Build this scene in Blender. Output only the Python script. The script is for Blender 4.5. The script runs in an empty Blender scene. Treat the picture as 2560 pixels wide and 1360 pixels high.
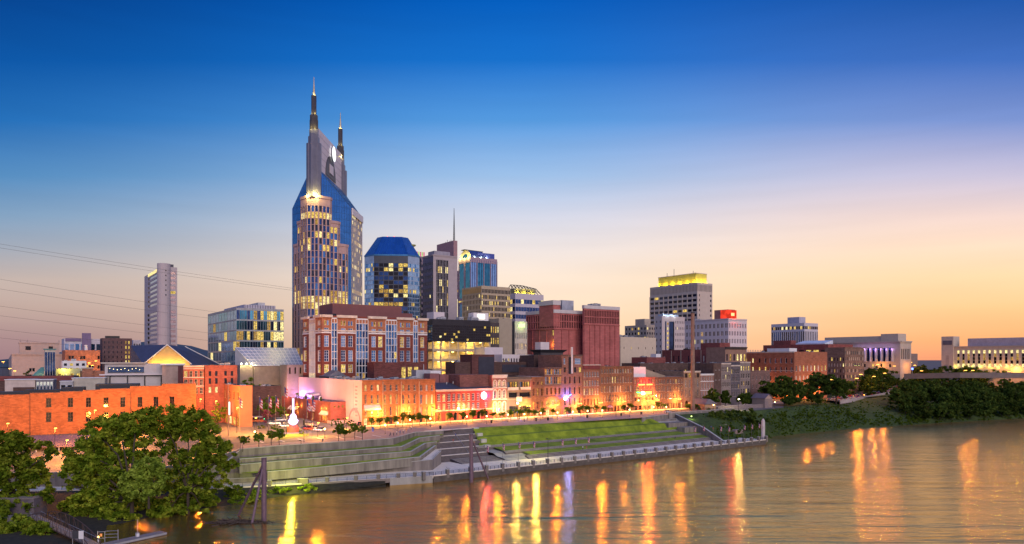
import bpy, bmesh, math, random
import numpy as np
from mathutils import Vector, Matrix
random.seed(7)
C = bpy.context.scene
COL = C.collection
R = math.radians

# ------------------------------------------------------------------ camera, sky, sun, exposure
HC, FPX = 40.0, 1800.0            # eye height above the river and focal length in photo pixels
cam = bpy.data.cameras.new("camera"); cam_o = bpy.data.objects.new("camera", cam); COL.objects.link(cam_o)
cam_o.location = (0, 0, HC); cam_o.rotation_euler = (R(90), 0, 0)
cam.sensor_width = 36; cam.lens = 36*FPX/2560; cam.shift_y = 220/2560
cam.clip_start = 1; cam.clip_end = 20000
C.camera = cam_o
C.view_settings.view_transform = 'Standard'; C.view_settings.look = 'None'
C.view_settings.exposure = 0.0; C.view_settings.gamma = 1.0
cy = C.cycles
cy.use_denoising = True
try: cy.denoiser = 'OPENIMAGEDENOISE'
except Exception: pass
cy.max_bounces = 6; cy.diffuse_bounces = 2; cy.glossy_bounces = 3; cy.transmission_bounces = 3; cy.transparent_max_bounces = 6
cy.sample_clamp_indirect = 4.0; cy.sample_clamp_direct = 0
cy.use_light_tree = True
cy.caustics_reflective = False; cy.caustics_refractive = False

def lin(c):
    return tuple(((x/255)/12.92 if x/255 <= .04045 else ((x/255+.055)/1.055)**2.4) for x in c)

W = bpy.data.worlds.new("World"); C.world = W; W.use_nodes = True
nt = W.node_tree; nt.nodes.clear()
N = nt.nodes.new; Lk = nt.links.new
def wmath(op, a, b=None, clamp=False):
    n = N('ShaderNodeMath'); n.operation = op; n.use_clamp = clamp
    for i, x in enumerate((a, b)):
        if x is None: continue
        if isinstance(x, (int, float)): n.inputs[i].default_value = x
        else: Lk(x, n.inputs[i])
    return n.outputs[0]
def wramp(fac, stops, interp='LINEAR'):
    n = N('ShaderNodeValToRGB'); cr = n.color_ramp; cr.interpolation = interp
    while len(cr.elements) > 1: cr.elements.remove(cr.elements[-1])
    for i, (p, c) in enumerate(stops):
        e = cr.elements[0] if i == 0 else cr.elements.new(p)
        e.position = p; e.color = (*lin(c), 1)
    Lk(fac, n.inputs[0]); return n.outputs[0]
def wmix(f, a, b):
    n = N('ShaderNodeMix'); n.data_type = 'RGBA'
    Lk(f, n.inputs[0]) if not isinstance(f, float) else setattr(n.inputs[0], 'default_value', f)
    Lk(a, n.inputs[6]); Lk(b, n.inputs[7]); return n.outputs[2]
tc = N('ShaderNodeTexCoord'); sep = N('ShaderNodeSeparateXYZ'); Lk(tc.outputs['Generated'], sep.inputs[0])
dx, dy, dz = sep.outputs
hor = wmath('SQRT', wmath('ADD', wmath('MULTIPLY', dx, dx), wmath('MULTIPLY', dy, dy)))
el = wmath('DIVIDE', dz, wmath('MAXIMUM', hor, 0.02))            # tan of elevation
ya = wmath('DIVIDE', dy, wmath('MAXIMUM', hor, 0.02))
elf = wmath('DIVIDE', wmath('DIVIDE', el, wmath('MAXIMUM', ya, .78)), 0.55, True)                             # 0 horizon .. 1 top of picture and above
sa = wmath('DIVIDE', dx, wmath('MAXIMUM', hor, 0.02))
def EL(py): return min(1.0, max(0.0, (900-py)/1800/0.55))
SKY_L = [(0, (158,124,130)), (EL(850), (166,134,136)), (EL(770), (188,163,154)), (EL(700), (194,176,168)), (EL(620), (158,165,178)), (EL(540), (128,158,188)), (EL(440), (84,138,188)), (EL(300), (34,108,180)), (EL(150), (8,84,162)), (EL(0), (2,68,144))]
SKY_M = [(0, (250,206,160)), (EL(850), (252,216,176)), (EL(770), (250,222,194)), (EL(690), (246,226,208)), (EL(620), (232,222,220)), (EL(540), (206,210,226)), (EL(440), (154,188,227)), (EL(300), (82,150,218)), (EL(150), (20,110,200)), (EL(0), (0,90,184))]
SKY_R = [(0, (242,150,108)), (EL(850), (252,176,116)), (EL(770), (255,202,142)), (EL(690), (255,216,168)), (EL(620), (254,220,190)), (EL(540), (240,212,202)), (EL(440), (200,192,214)), (EL(300), (122,146,206)), (EL(150), (62,108,188)), (EL(0), (30,86,168))]
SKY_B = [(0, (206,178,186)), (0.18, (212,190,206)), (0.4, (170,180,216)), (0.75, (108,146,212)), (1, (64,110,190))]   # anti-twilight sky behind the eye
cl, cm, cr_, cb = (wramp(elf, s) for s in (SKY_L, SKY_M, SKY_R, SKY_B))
def sm(x, lo, hi):
    n = N('ShaderNodeMapRange'); n.interpolation_type = 'SMOOTHSTEP'
    n.inputs[1].default_value = lo; n.inputs[2].default_value = hi; Lk(x, n.inputs[0]); return n.outputs[0]
skyc = wmix(sm(sa, -0.62, 0.02), cl, cm)
skyc = wmix(sm(sa, -0.02, 0.62), skyc, cr_)
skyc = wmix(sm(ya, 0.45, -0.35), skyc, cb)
# faint streaks of high cloud near the horizon
nz = N('ShaderNodeTexNoise'); mp = N('ShaderNodeMapping'); mp.inputs[3].default_value = (1.5, 1.5, 22)
Lk(tc.outputs['Generated'], mp.inputs[0]); Lk(mp.outputs[0], nz.inputs[0]); nz.inputs['Scale'].default_value = 2.2; nz.inputs['Detail'].default_value = 5
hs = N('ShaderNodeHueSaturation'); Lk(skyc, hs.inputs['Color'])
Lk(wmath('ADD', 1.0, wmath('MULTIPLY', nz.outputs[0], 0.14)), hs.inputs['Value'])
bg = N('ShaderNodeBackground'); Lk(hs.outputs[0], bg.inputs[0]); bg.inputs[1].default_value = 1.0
# a little Nishita twilight on top of the graded sky
st = N('ShaderNodeTexSky'); st.sky_type = 'NISHITA'; st.sun_disc = False; st.sun_elevation = R(1.0); st.sun_rotation = R(62)
bg2 = N('ShaderNodeBackground'); Lk(st.outputs[0], bg2.inputs[0]); bg2.inputs[1].default_value = 0.004
ad = N('ShaderNodeAddShader'); Lk(bg.outputs[0], ad.inputs[0]); Lk(bg2.outputs[0], ad.inputs[1])
wo = N('ShaderNodeOutputWorld'); Lk(ad.outputs[0], wo.inputs[0])
W.cycles.sampling_method = 'MANUAL'; W.cycles.sample_map_resolution = 512

sd = bpy.data.lights.new("fill_sun", 'SUN'); sd.energy = 2.1; sd.angle = R(50); sd.color = (1, .81, .68)   # broad soft fill, added behind the eye to brighten the facades
so = bpy.data.objects.new("fill_sun", sd); COL.objects.link(so)
so.rotation_euler = Vector((-.38, .80, -.46)).to_track_quat('-Z', 'Y').to_euler()

# ------------------------------------------------------------------ points
def P(px, py, Y): return Vector(((px-1280)/FPX*Y, Y, HC+(900-py)/FPX*Y))
def G(px, py, z): return P(px, py, (HC-z)*FPX/(py-900))
TH = R(35)
U2 = Vector((math.cos(TH), math.sin(TH))); V2 = Vector((-math.sin(TH), math.cos(TH)))
GZ = 12.0
def smooth(x): x = max(0, min(1, x)); return x*x*(3-2*x)
def hz(x, y):
    return GZ + 21*smooth((y-560)/260)*smooth((x/max(y, 1)-.33)/.12)
def ray_t(cx, cy, d, px):
    k = (px-1280)/FPX
    return (k*cy-cx)/(d[0]-k*d[1])
F0 = Vector((-63.5, 305.0))
def on_line(px):          # point of the First Avenue frontage seen at this column
    return F0+U2*ray_t(F0.x, F0.y, U2, px)

# ------------------------------------------------------------------ materials
MATS = {}
def newmat(name):
    m = bpy.data.materials.new(name); m.use_nodes = True; m.node_tree.nodes.clear(); MATS[name] = m
    return m, m.node_tree.nodes.new, m.node_tree.links.new
def M(name, col, rough=.8, metal=0., var=.22, scale=.35, bump=0., bscale=6, col2=None, stretch=(1, 1, 1), spec=.4, emit=None, rnd=0.0):
    if name in MATS: return MATS[name]
    m, n, l = newmat(name)
    o = n('ShaderNodeOutputMaterial'); b = n('ShaderNodeBsdfPrincipled'); l(b.outputs[0], o.inputs[0])
    tcn = n('ShaderNodeTexCoord'); mpn = n('ShaderNodeMapping'); mpn.inputs[3].default_value = stretch
    l(tcn.outputs['Object'], mpn.inputs[0])
    a = n('ShaderNodeTexNoise'); a.inputs['Scale'].default_value = scale; a.inputs['Detail'].default_value = 8; a.inputs['Roughness'].default_value = .68
    l(mpn.outputs[0], a.inputs[0])
    r = n('ShaderNodeValToRGB'); e = r.color_ramp.elements
    c2 = col2 or tuple(min(1, c*(1+var)) for c in col)
    e[0].position = .3; e[0].color = (*[c*(1-var) for c in col], 1); e[1].position = .72; e[1].color = (*c2, 1)
    l(a.outputs[0], r.inputs[0]); src = r.outputs[0]
    if rnd:
        oi = n('ShaderNodeObjectInfo'); h = n('ShaderNodeHueSaturation'); mr = n('ShaderNodeMapRange')
        mr.inputs[3].default_value = 1-rnd; mr.inputs[4].default_value = 1+rnd
        l(oi.outputs['Random'], mr.inputs[0]); l(mr.outputs[0], h.inputs['Value']); l(src, h.inputs['Color']); src = h.outputs[0]
    l(src, b.inputs['Base Color'])
    b.inputs['Roughness'].default_value = rough; b.inputs['Metallic'].default_value = metal; b.inputs['Specular IOR Level'].default_value = spec
    if bump:
        bn = n('ShaderNodeBump'); nn = n('ShaderNodeTexNoise'); nn.inputs['Scale'].default_value = bscale; nn.inputs['Detail'].default_value = 4
        l(tcn.outputs['Object'], nn.inputs[0]); l(nn.outputs[0], bn.inputs['Height']); bn.inputs['Strength'].default_value = bump; l(bn.outputs[0], b.inputs['Normal'])
    if emit:
        b.inputs['Emission Color'].default_value = (*emit[0], 1); b.inputs['Emission Strength'].default_value = emit[1]
    return m
def BRICK(name, col, mortar=.75, var=.3, row=.42, scale=.25):
    """brick courses plus large blotches; col is the brick's own colour"""
    if name in MATS: return MATS[name]
    m, n, l = newmat(name)
    o = n('ShaderNodeOutputMaterial'); b = n('ShaderNodeBsdfPrincipled'); l(b.outputs[0], o.inputs[0])
    tcn = n('ShaderNodeTexCoord'); sp = n('ShaderNodeSeparateXYZ'); l(tcn.outputs['Object'], sp.inputs[0])
    ad = n('ShaderNodeMath'); ad.operation = 'ADD'; l(sp.outputs[0], ad.inputs[0]); l(sp.outputs[1], ad.inputs[1])
    cb = n('ShaderNodeCombineXYZ'); l(ad.outputs[0], cb.inputs[0]); l(sp.outputs[2], cb.inputs[1])
    bt = n('ShaderNodeTexBrick'); bt.inputs['Scale'].default_value = 1; bt.inputs['Brick Width'].default_value = row*2.4; bt.inputs['Row Height'].default_value = row
    bt.inputs['Mortar Size'].default_value = row*.09; bt.inputs['Color1'].default_value = (*[c*(1-var) for c in col], 1); bt.inputs['Color2'].default_value = (*[min(1, c*(1+var)) for c in col], 1)
    bt.inputs['Mortar'].default_value = (*[c*mortar+.02 for c in col], 1); l(cb.outputs[0], bt.inputs[0])
    a = n('ShaderNodeTexNoise'); a.inputs['Scale'].default_value = scale; a.inputs['Detail'].default_value = 9; a.inputs['Roughness'].default_value = .7
    l(tcn.outputs['Object'], a.inputs[0])
    h = n('ShaderNodeHueSaturation'); mr = n('ShaderNodeMapRange'); mr.inputs[1].default_value = .3; mr.inputs[2].default_value = .7; mr.inputs[3].default_value = .72; mr.inputs[4].default_value = 1.28
    l(a.outputs[0], mr.inputs[0]); l(mr.outputs[0], h.inputs['Value']); l(bt.outputs[0], h.inputs['Color']); l(h.outputs[0], b.inputs['Base Color'])
    b.inputs['Roughness'].default_value = .88; b.inputs['Specular IOR Level'].default_value = .25
    return m
def GLASS(name, col, rough=.06, metal=.85, wob=.03, rnd=.25):
    if name in MATS: return MATS[name]
    m, n, l = newmat(name)
    o = n('ShaderNodeOutputMaterial'); b = n('ShaderNodeBsdfPrincipled'); l(b.outputs[0], o.inputs[0])
    tcn = n('ShaderNodeTexCoord'); nn = n('ShaderNodeTexNoise'); nn.inputs['Scale'].default_value = .22; nn.inputs['Detail'].default_value = 3
    l(tcn.outputs['Object'], nn.inputs[0])
    bn = n('ShaderNodeBump'); bn.inputs['Strength'].default_value = wob*4; bn.inputs['Distance'].default_value = .3; l(nn.outputs[0], bn.inputs['Height']); l(bn.outputs[0], b.inputs['Normal'])
    # pane to pane differences: blinds, coatings
    v = n('ShaderNodeTexVoronoi'); v.inputs['Scale'].default_value = .35; l(tcn.outputs['Object'], v.inputs[0])
    h = n('ShaderNodeHueSaturation'); h.inputs['Color'].default_value = (*col, 1)
    mr = n('ShaderNodeMapRange'); mr.inputs[3].default_value = 1-rnd; mr.inputs[4].default_value = 1+rnd
    sx = n('ShaderNodeSeparateColor'); l(v.outputs['Color'], sx.inputs[0]); l(sx.outputs[0], mr.inputs[0]); l(mr.outputs[0], h.inputs['Value'])
    l(h.outputs[0], b.inputs['Base Color'])
    b.inputs['Roughness'].default_value = rough; b.inputs['Metallic'].default_value = metal
    return m
def LIT(name, col, strength, lo=.35, scale=.9, nolight=True):
    """a lit room behind glass, or a glowing lamp or sign"""
    if name in MATS: return MATS[name]
    m, n, l = newmat(name)
    o = n('ShaderNodeOutputMaterial'); e = n('ShaderNodeEmission'); l(e.outputs[0], o.inputs[0])
    tcn = n('ShaderNodeTexCoord'); nn = n('ShaderNodeTexNoise'); nn.inputs['Scale'].default_value = scale; nn.inputs['Detail'].default_value = 3
    l(tcn.outputs['Object'], nn.inputs[0])
    mr = n('ShaderNodeMapRange'); mr.inputs[1].default_value = .35; mr.inputs[2].default_value = .65; mr.inputs[3].default_value = strength*lo; mr.inputs[4].default_value = strength
    l(nn.outputs[0], mr.inputs[0]); l(mr.outputs[0], e.inputs[1]); e.inputs[0].default_value = (*col, 1)
    if nolight: m.cycles.emission_sampling = 'NONE'
    return m
def LEAF(name, a, b_, c):
    if name in MATS: return MATS[name]
    m, n, l = newmat(name)
    o = n('ShaderNodeOutputMaterial'); d = n('ShaderNodeBsdfDiffuse'); t = n('ShaderNodeBsdfTranslucent'); mx = n('ShaderNodeMixShader'); mx.inputs[0].default_value = .3
    tcn = n('ShaderNodeTexCoord'); nn = n('ShaderNodeTexNoise'); nn.inputs['Scale'].default_value = .45; nn.inputs['Detail'].default_value = 6
    l(tcn.outputs['Object'], nn.inputs[0]); r = n('ShaderNodeValToRGB'); e = r.color_ramp.elements
    e[0].position = .34; e[0].color = (*a, 1); e[1].position = .66; e[1].color = (*c, 1); k = e.new(.5); k.color = (*b_, 1)
    l(nn.outputs[0], r.inputs[0])
    oi = n('ShaderNodeObjectInfo'); h = n('ShaderNodeHueSaturation'); mr = n('ShaderNodeMapRange'); mr.inputs[3].default_value = .75; mr.inputs[4].default_value = 1.3
    l(oi.outputs['Random'], mr.inputs[0]); l(mr.outputs[0], h.inputs['Value']); l(r.outputs[0], h.inputs['Color'])
    l(h.outputs[0], d.inputs[0]); l(h.outputs[0], t.inputs[0]); l(d.outputs[0], mx.inputs[1]); l(t.outputs[0], mx.inputs[2]); l(mx.outputs[0], o.inputs[0])
    return m

# ------------------------------------------------------------------ mesh builder
class MB:
    def __init__(s): s.v = []; s.f = []; s.m = []; s.mats = []; s.smooth = False
    def mi(s, mat):
        if mat not in s.mats: s.mats.append(mat)
        return s.mats.index(mat)
    def face(s, pts, mat):
        i = len(s.v); s.v.extend(tuple(p) for p in pts); s.f.append(tuple(range(i, i+len(pts)))); s.m.append(s.mi(mat))
    def hexa(s, p, mat):       # 8 points: bottom ring 0-3 (ccw from above), top ring 4-7
        i = len(s.v); s.v.extend(tuple(q) for q in p); k = s.mi(mat)
        for f in ((0, 3, 2, 1), (4, 5, 6, 7), (0, 1, 5, 4), (1, 2, 6, 5), (2, 3, 7, 6), (3, 0, 4, 7)):
            s.f.append(tuple(i+j for j in f)); s.m.append(k)
    def box(s, x0, x1, y0, y1, z0, z1, mat):
        s.hexa([(x0, y0, z0), (x1, y0, z0), (x1, y1, z0), (x0, y1, z0), (x0, y0, z1), (x1, y0, z1), (x1, y1, z1), (x0, y1, z1)], mat)
    def boxf(s, fr, a0, a1, b0, b1, z0, z1, mat):
        q = [fr.pt(a, b, z) for z in (z0, z1) for a, b in ((a0, b1), (a1, b1), (a1, b0), (a0, b0))]
        s.hexa(q, mat)
    def prism(s, poly, z0, z1, mat, top=None, bot=False):
        n = len(poly); i = len(s.v)
        s.v.extend((p[0], p[1], z0) for p in poly); s.v.extend((p[0], p[1], z1) for p in poly); k = s.mi(mat)
        for j in range(n):
            s.f.append((i+j, i+(j+1) % n, i+n+(j+1) % n, i+n+j)); s.m.append(k)
        s.f.append(tuple(i+n+j for j in range(n))); s.m.append(s.mi(top) if top else k)
        if bot: s.f.append(tuple(i+n-1-j for j in range(n))); s.m.append(k)
    def tube(s, p, q, r, mat, n=8, r2=None, cap=True):
        p, q = Vector(p), Vector(q); r2 = r if r2 is None else r2
        d = (q-p); d.normalize(); a = d.orthogonal().normalized(); b = d.cross(a); i = len(s.v); k = s.mi(mat)
        for c, rr in ((p, r), (q, r2)):
            for j in range(n):
                t = 2*math.pi*j/n; s.v.append(tuple(c+(a*math.cos(t)+b*math.sin(t))*rr))
        for j in range(n):
            s.f.append((i+j, i+(j+1) % n, i+n+(j+1) % n, i+n+j)); s.m.append(k)
        if cap:
            s.f.append(tuple(i+n-1-j for j in range(n))); s.m.append(k); s.f.append(tuple(i+n+j for j in range(n))); s.m.append(k)
    def path(s, pts, r, mat, n=6):
        for a, b in zip(pts, pts[1:]): s.tube(a, b, r, mat, n)
    def lathe(s, c, prof, mat, n=12):
        i = len(s.v); k = s.mi(mat); c = Vector(c)
        for r, z in prof:
            for j in range(n):
                t = 2*math.pi*j/n; s.v.append((c.x+r*math.cos(t), c.y+r*math.sin(t), c.z+z))
        for a in range(len(prof)-1):
            for j in range(n):
                s.f.append((i+a*n+j, i+a*n+(j+1) % n, i+(a+1)*n+(j+1) % n, i+(a+1)*n+j)); s.m.append(k)
        s.f.append(tuple(i+n-1-j for j in range(n))); s.m.append(k)
        e = i+(len(prof)-1)*n; s.f.append(tuple(e+j for j in range(n))); s.m.append(k)
    def sphere(s, c, r, mat, n=10, sz=1.0):
        s.lathe(c, [(max(.001, r*math.sin(math.pi*k/6)), -sz*r*math.cos(math.pi*k/6)) for k in range(7)], mat, n)
    def loft(s, rows, mat):
        i = len(s.v); k = s.mi(mat); n = len(rows[0])
        for r in rows: s.v.extend(tuple(p) for p in r)
        for a in range(len(rows)-1):
            for j in range(n-1):
                s.f.append((i+a*n+j, i+a*n+j+1, i+(a+1)*n+j+1, i+(a+1)*n+j)); s.m.append(k)
    def mesh(s, name):
        me = bpy.data.meshes.new(name); me.from_pydata(s.v, [], s.f)
        for m in s.mats: me.materials.append(m)
        me.polygons.foreach_set('material_index', s.m)
        if s.smooth: me.polygons.foreach_set('use_smooth', [True]*len(s.f))
        me.update(); return me
    def build(s, name, parent=None, label=None):
        o = bpy.data.objects.new(name, s.mesh(name)); COL.objects.link(o)
        if parent is not None: o.parent = parent
        if label: o['label'] = label
        return o
def tag(o, label, cat, group=None, kind=None):
    if label: o['label'] = label
    if cat: o['category'] = cat
    if group: o['group'] = group
    if kind: o['kind'] = kind
    return o
def thing(name, label, cat, loc=(0, 0, 0), rz=0, group=None):
    o = bpy.data.objects.new(name, None); COL.objects.link(o); o.location = loc; o.rotation_euler = (0, 0, rz)
    o.empty_display_size = .5
    return tag(o, label, cat, group)
def structure(name, mb):
    o = mb.build(name); o['kind'] = 'structure'; return o
def copy_tree(o, parent=None):
    c = o.copy(); COL.objects.link(c)
    if parent is not None: c.parent = parent
    for ch in list(o.children): copy_tree(ch, c)
    return c
def lamp(name, loc, col, power, rad=.25, parent=None, spot=None, aim=None):
    d = bpy.data.lights.new(name, 'SPOT' if spot else 'POINT'); d.energy = power*GAIN; d.color = col; d.shadow_soft_size = rad
    if spot: d.spot_size = R(spot); d.spot_blend = .6
    o = bpy.data.objects.new(name, d); COL.objects.link(o); o.location = loc
    if aim is not None: o.rotation_euler = Vector(aim).to_track_quat('-Z', 'Y').to_euler()
    if parent is not None: o.parent = parent
    return o
SODIUM = (1, .36, .05)
GAIN = 2.6            # all point and spot lamps, added ones too

# ------------------------------------------------------------------ facades and buildings
class Fr:
    """a vertical facade plane from p to q; b points outward"""
    def __init__(s, p, q):
        s.p = Vector(p); d = Vector(q)-s.p; s.L = d.length; s.t = d/s.L; s.n = Vector((s.t.y, -s.t.x))
    def pt(s, a, b, z):
        v = s.p+s.t*a+s.n*b; return (v.x, v.y, z)
def arch_pts(a0, a1, z0, z1, n=6):
    r = (a1-a0)/2; c = (a0+a1)/2; zs = z1-r
    return zs, [(c-r*math.cos(math.pi*k/n), zs+r*math.sin(math.pi*k/n)) for k in range(n+1)]
def wall_grid(mb, fr, z0, z1, wins, mat, depth=.3, a0=0, a1=None, reveal=None):
    a1 = fr.L if a1 is None else a1
    rev = reveal or mat
    zs = sorted({z0, z1} | {w[2] for w in wins} | {w[3] for w in wins})
    zs = [z for z in zs if z0-1e-6 <= z <= z1+1e-6]
    for lo, hi in zip(zs, zs[1:]):
        if hi-lo < 1e-5: continue
        mid = (lo+hi)/2; act = sorted((w[0], w[1]) for w in wins if w[2] < mid < w[3]); a = a0
        for x0, x1 in act:
            if x0-a > 1e-5: mb.face([fr.pt(a, 0, lo), fr.pt(x0, 0, lo), fr.pt(x0, 0, hi), fr.pt(a, 0, hi)], mat)
            a = x1
        if a1-a > 1e-5: mb.face([fr.pt(a, 0, lo), fr.pt(a1, 0, lo), fr.pt(a1, 0, hi), fr.pt(a, 0, hi)], mat)
    for w in wins:
        x0, x1, w0, w1 = w[:4]; d = -depth
        if len(w) > 4 and w[4]:
            sp, ar = arch_pts(x0, x1, w0, w1); h = len(ar)//2
            for k in range(h): mb.face([fr.pt(x0, 0, w1), fr.pt(ar[k][0], 0, ar[k][1]), fr.pt(ar[k+1][0], 0, ar[k+1][1])], mat)
            for k in range(h, len(ar)-1): mb.face([fr.pt(x1, 0, w1), fr.pt(ar[k][0], 0, ar[k][1]), fr.pt(ar[k+1][0], 0, ar[k+1][1])], mat)
            mb.face([fr.pt(x0, 0, w1), fr.pt(ar[h][0], 0, ar[h][1]), fr.pt(x1, 0, w1)], mat)
            loop = [(x0, w0)]+[p for p in ar]+[(x1, w0)]
        else: loop = [(x0, w0), (x0, w1), (x1, w1), (x1, w0)]
        m = len(loop)
        for k in range(m):
            p, q = loop[k], loop[(k+1) % m]
            mb.face([fr.pt(p[0], 0, p[1]), fr.pt(p[0], d, p[1]), fr.pt(q[0], d, q[1]), fr.pt(q[0], 0, q[1])], rev)
class Bld:
    """a building with a corner nearest the eye: right face along local x, left face along local y; or any ccw polygon"""
    def __init__(s, name, label, cat, xc, Y, ytop, xr=None, xl=None, w=None, d=None, zb=GZ, th=TH, poly=None, ht=None, group=None, C0=None):
        p = Vector(((xc-1280)/FPX*Y, Y)) if C0 is None else Vector(C0)
        Y = p.y
        u = Vector((math.cos(th), math.sin(th))); v = Vector((-u.y, u.x))
        s.W = ray_t(p.x, p.y, u, xr) if xr is not None else w
        s.D = ray_t(p.x, p.y, v, xl) if xl is not None else d
        s.h = (HC+(900-ytop)/FPX*Y-zb) if ht is None else ht
        s.Y = Y; s.zb = zb; s.th = th; s.C = p
        s.root = thing(name, label, cat, (p.x, p.y, zb), th, group)
        s.poly = poly or [(0, 0), (s.W, 0), (s.W, s.D), (0, s.D)]
        n = len(s.poly); s.fr = [Fr(s.poly[i], s.poly[(i+1) % n]) for i in range(n)]
        s.Rf = s.fr[0]; s.Lf = s.fr[-1]
        s.wins = []; s.holes = {}; s.k = Y/FPX          # metres per photo pixel at the corner
    def zpx(s, py, Y=None): return HC+(900-py)/FPX*(Y or s.Y)-s.zb      # local height of a row at the corner
    def part(s, name, mb, label=None): return mb.build(name, s.root, label)
    def win(s, fr, a0, a1, z0, z1, pane, frame=None, mull=(0, 0), arch=False, fw=.12, depth=.3):
        s.holes.setdefault(s.fr.index(fr), []).append((a0, a1, z0, z1, arch))
        s.wins.append((fr, a0, a1, z0, z1, pane, frame, mull, arch, fw, depth))
    def grid(s, fr, cols, rows, z0, z1, ww=.6, wh=.6, a0=0, a1=None, panes=None, lit=.1, litrow=None, frame=None, mull=(0, 0), arch=False, depth=.3, zoff=0., fw=.12, skip=None):
        a1 = fr.L if a1 is None else a1
        cw = (a1-a0)/cols; rh = (z1-z0)/rows
        panes = panes or [glass_dark]
        for j in range(rows):
            pl = (litrow or {}).get(j, lit)
            for i in range(cols):
                if skip and skip(i, j): continue
                pane = random.choice(LITS) if random.random() < pl else random.choice(panes)
                m = a0+(i+.5)*cw; zc = z0+(j+.5+zoff)*rh
                s.win(fr, m-cw*ww/2, m+cw*ww/2, zc-rh*wh/2, zc+rh*wh/2, pane, frame, mull, arch, fw, depth)
    def walls(s, mat, depth=.3, mats=None, name='wall', z0=0, top=None, reveal=None):
        mb = MB()
        for i, fr in enumerate(s.fr):
            wall_grid(mb, fr, z0, top or s.h, s.holes.get(i, []), (mats or {}).get(i, mat), depth, reveal=reveal)
        return s.part(name, mb)
    def roof(s, mat, par=.7, pm=None, t=.35, top=None):
        """flat roof below a parapet"""
        h = top or s.h; mb = MB(); n = len(s.poly)
        c = Vector((sum(p[0] for p in s.poly)/n, sum(p[1] for p in s.poly)/n))
        inn = []
        for p in s.poly:
            d = c-Vector(p); inn.append(Vector(p)+d.normalized()*t*1.5)
        for i in range(n):
            p, q, a, b = s.poly[i], s.poly[(i+1) % n], inn[i], inn[(i+1) % n]
            mb.face([(*p, h), (*q, h), (b.x, b.y, h), (a.x, a.y, h)], pm or mat)
            mb.face([(a.x, a.y, h), (b.x, b.y, h), (b.x, b.y, h-par), (a.x, a.y, h-par)], pm or mat)
        mb.face([(a.x, a.y, h-par) for a in inn], mat)
        s.rz = h-par
        return s.part('roof', mb)
    def cornice(s, fr, z0, z1, out, mat, name='cornice', a0=0, a1=None, steps=2):
        mb = MB(); a1 = fr.L if a1 is None else a1
        for k in range(steps):
            mb.boxf(fr, a0, a1, -.05, out*(k+1)/steps, z0+(z1-z0)*k/steps, z0+(z1-z0)*(k+1)/steps, mat)
        return s.part(name, mb)
    def fins(s, fr, n, z0, z1, w, out, mat, a0=0, a1=None, ends=True, name='mullion'):
        mb = MB(); a1 = fr.L if a1 is None else a1
        for i in range(n+1):
            if not ends and i in (0, n): continue
            a = a0+(a1-a0)*i/n; mb.boxf(fr, a-w/2, a+w/2, .003, out, z0, z1, mat)
        return s.part(name, mb)
    def bands(s, fr, zs, hh, out, mat, a0=0, a1=None, name='band'):
        mb = MB(); a1 = fr.L if a1 is None else a1
        for z in zs: mb.boxf(fr, a0, a1, .002, out, z-hh/2, z+hh/2, mat)
        return s.part(name, mb)
    def hvac(s, n, mat, z=None, size=(1.5, 3), x=None, y=None, seed=0):
        rg = random.Random(seed); z = s.rz if z is None else z
        for k in range(n):
            w, d, h = rg.uniform(*size), rg.uniform(*size), rg.uniform(size[0]*.5, size[1]*.55)
            x0 = rg.uniform(*(x or (1, max(1.2, s.W-w-1)))); y0 = rg.uniform(*(y or (1, max(1.2, s.D-d-1))))
            mb = MB(); mb.box(x0, x0+w, y0, y0+d, z+.15, z+h, mat); mb.box(x0+.1, x0+w-.1, y0+.1, y0+d-.1, z-.02, z+.148, dark_metal)
            mb.lathe((x0+w/2, y0+d/2, z+h), [(w*.3, 0.0), (w*.3, .25), (w*.26, .26)], dark_metal, 10)
            for q in range(3): mb.box(x0+w*.1, x0+w*.9, y0-.04, y0-.004, z+h*(.25+.2*q), z+h*(.33+.2*q), dark_metal)
            s.part('rooftop_unit', mb)
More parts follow.
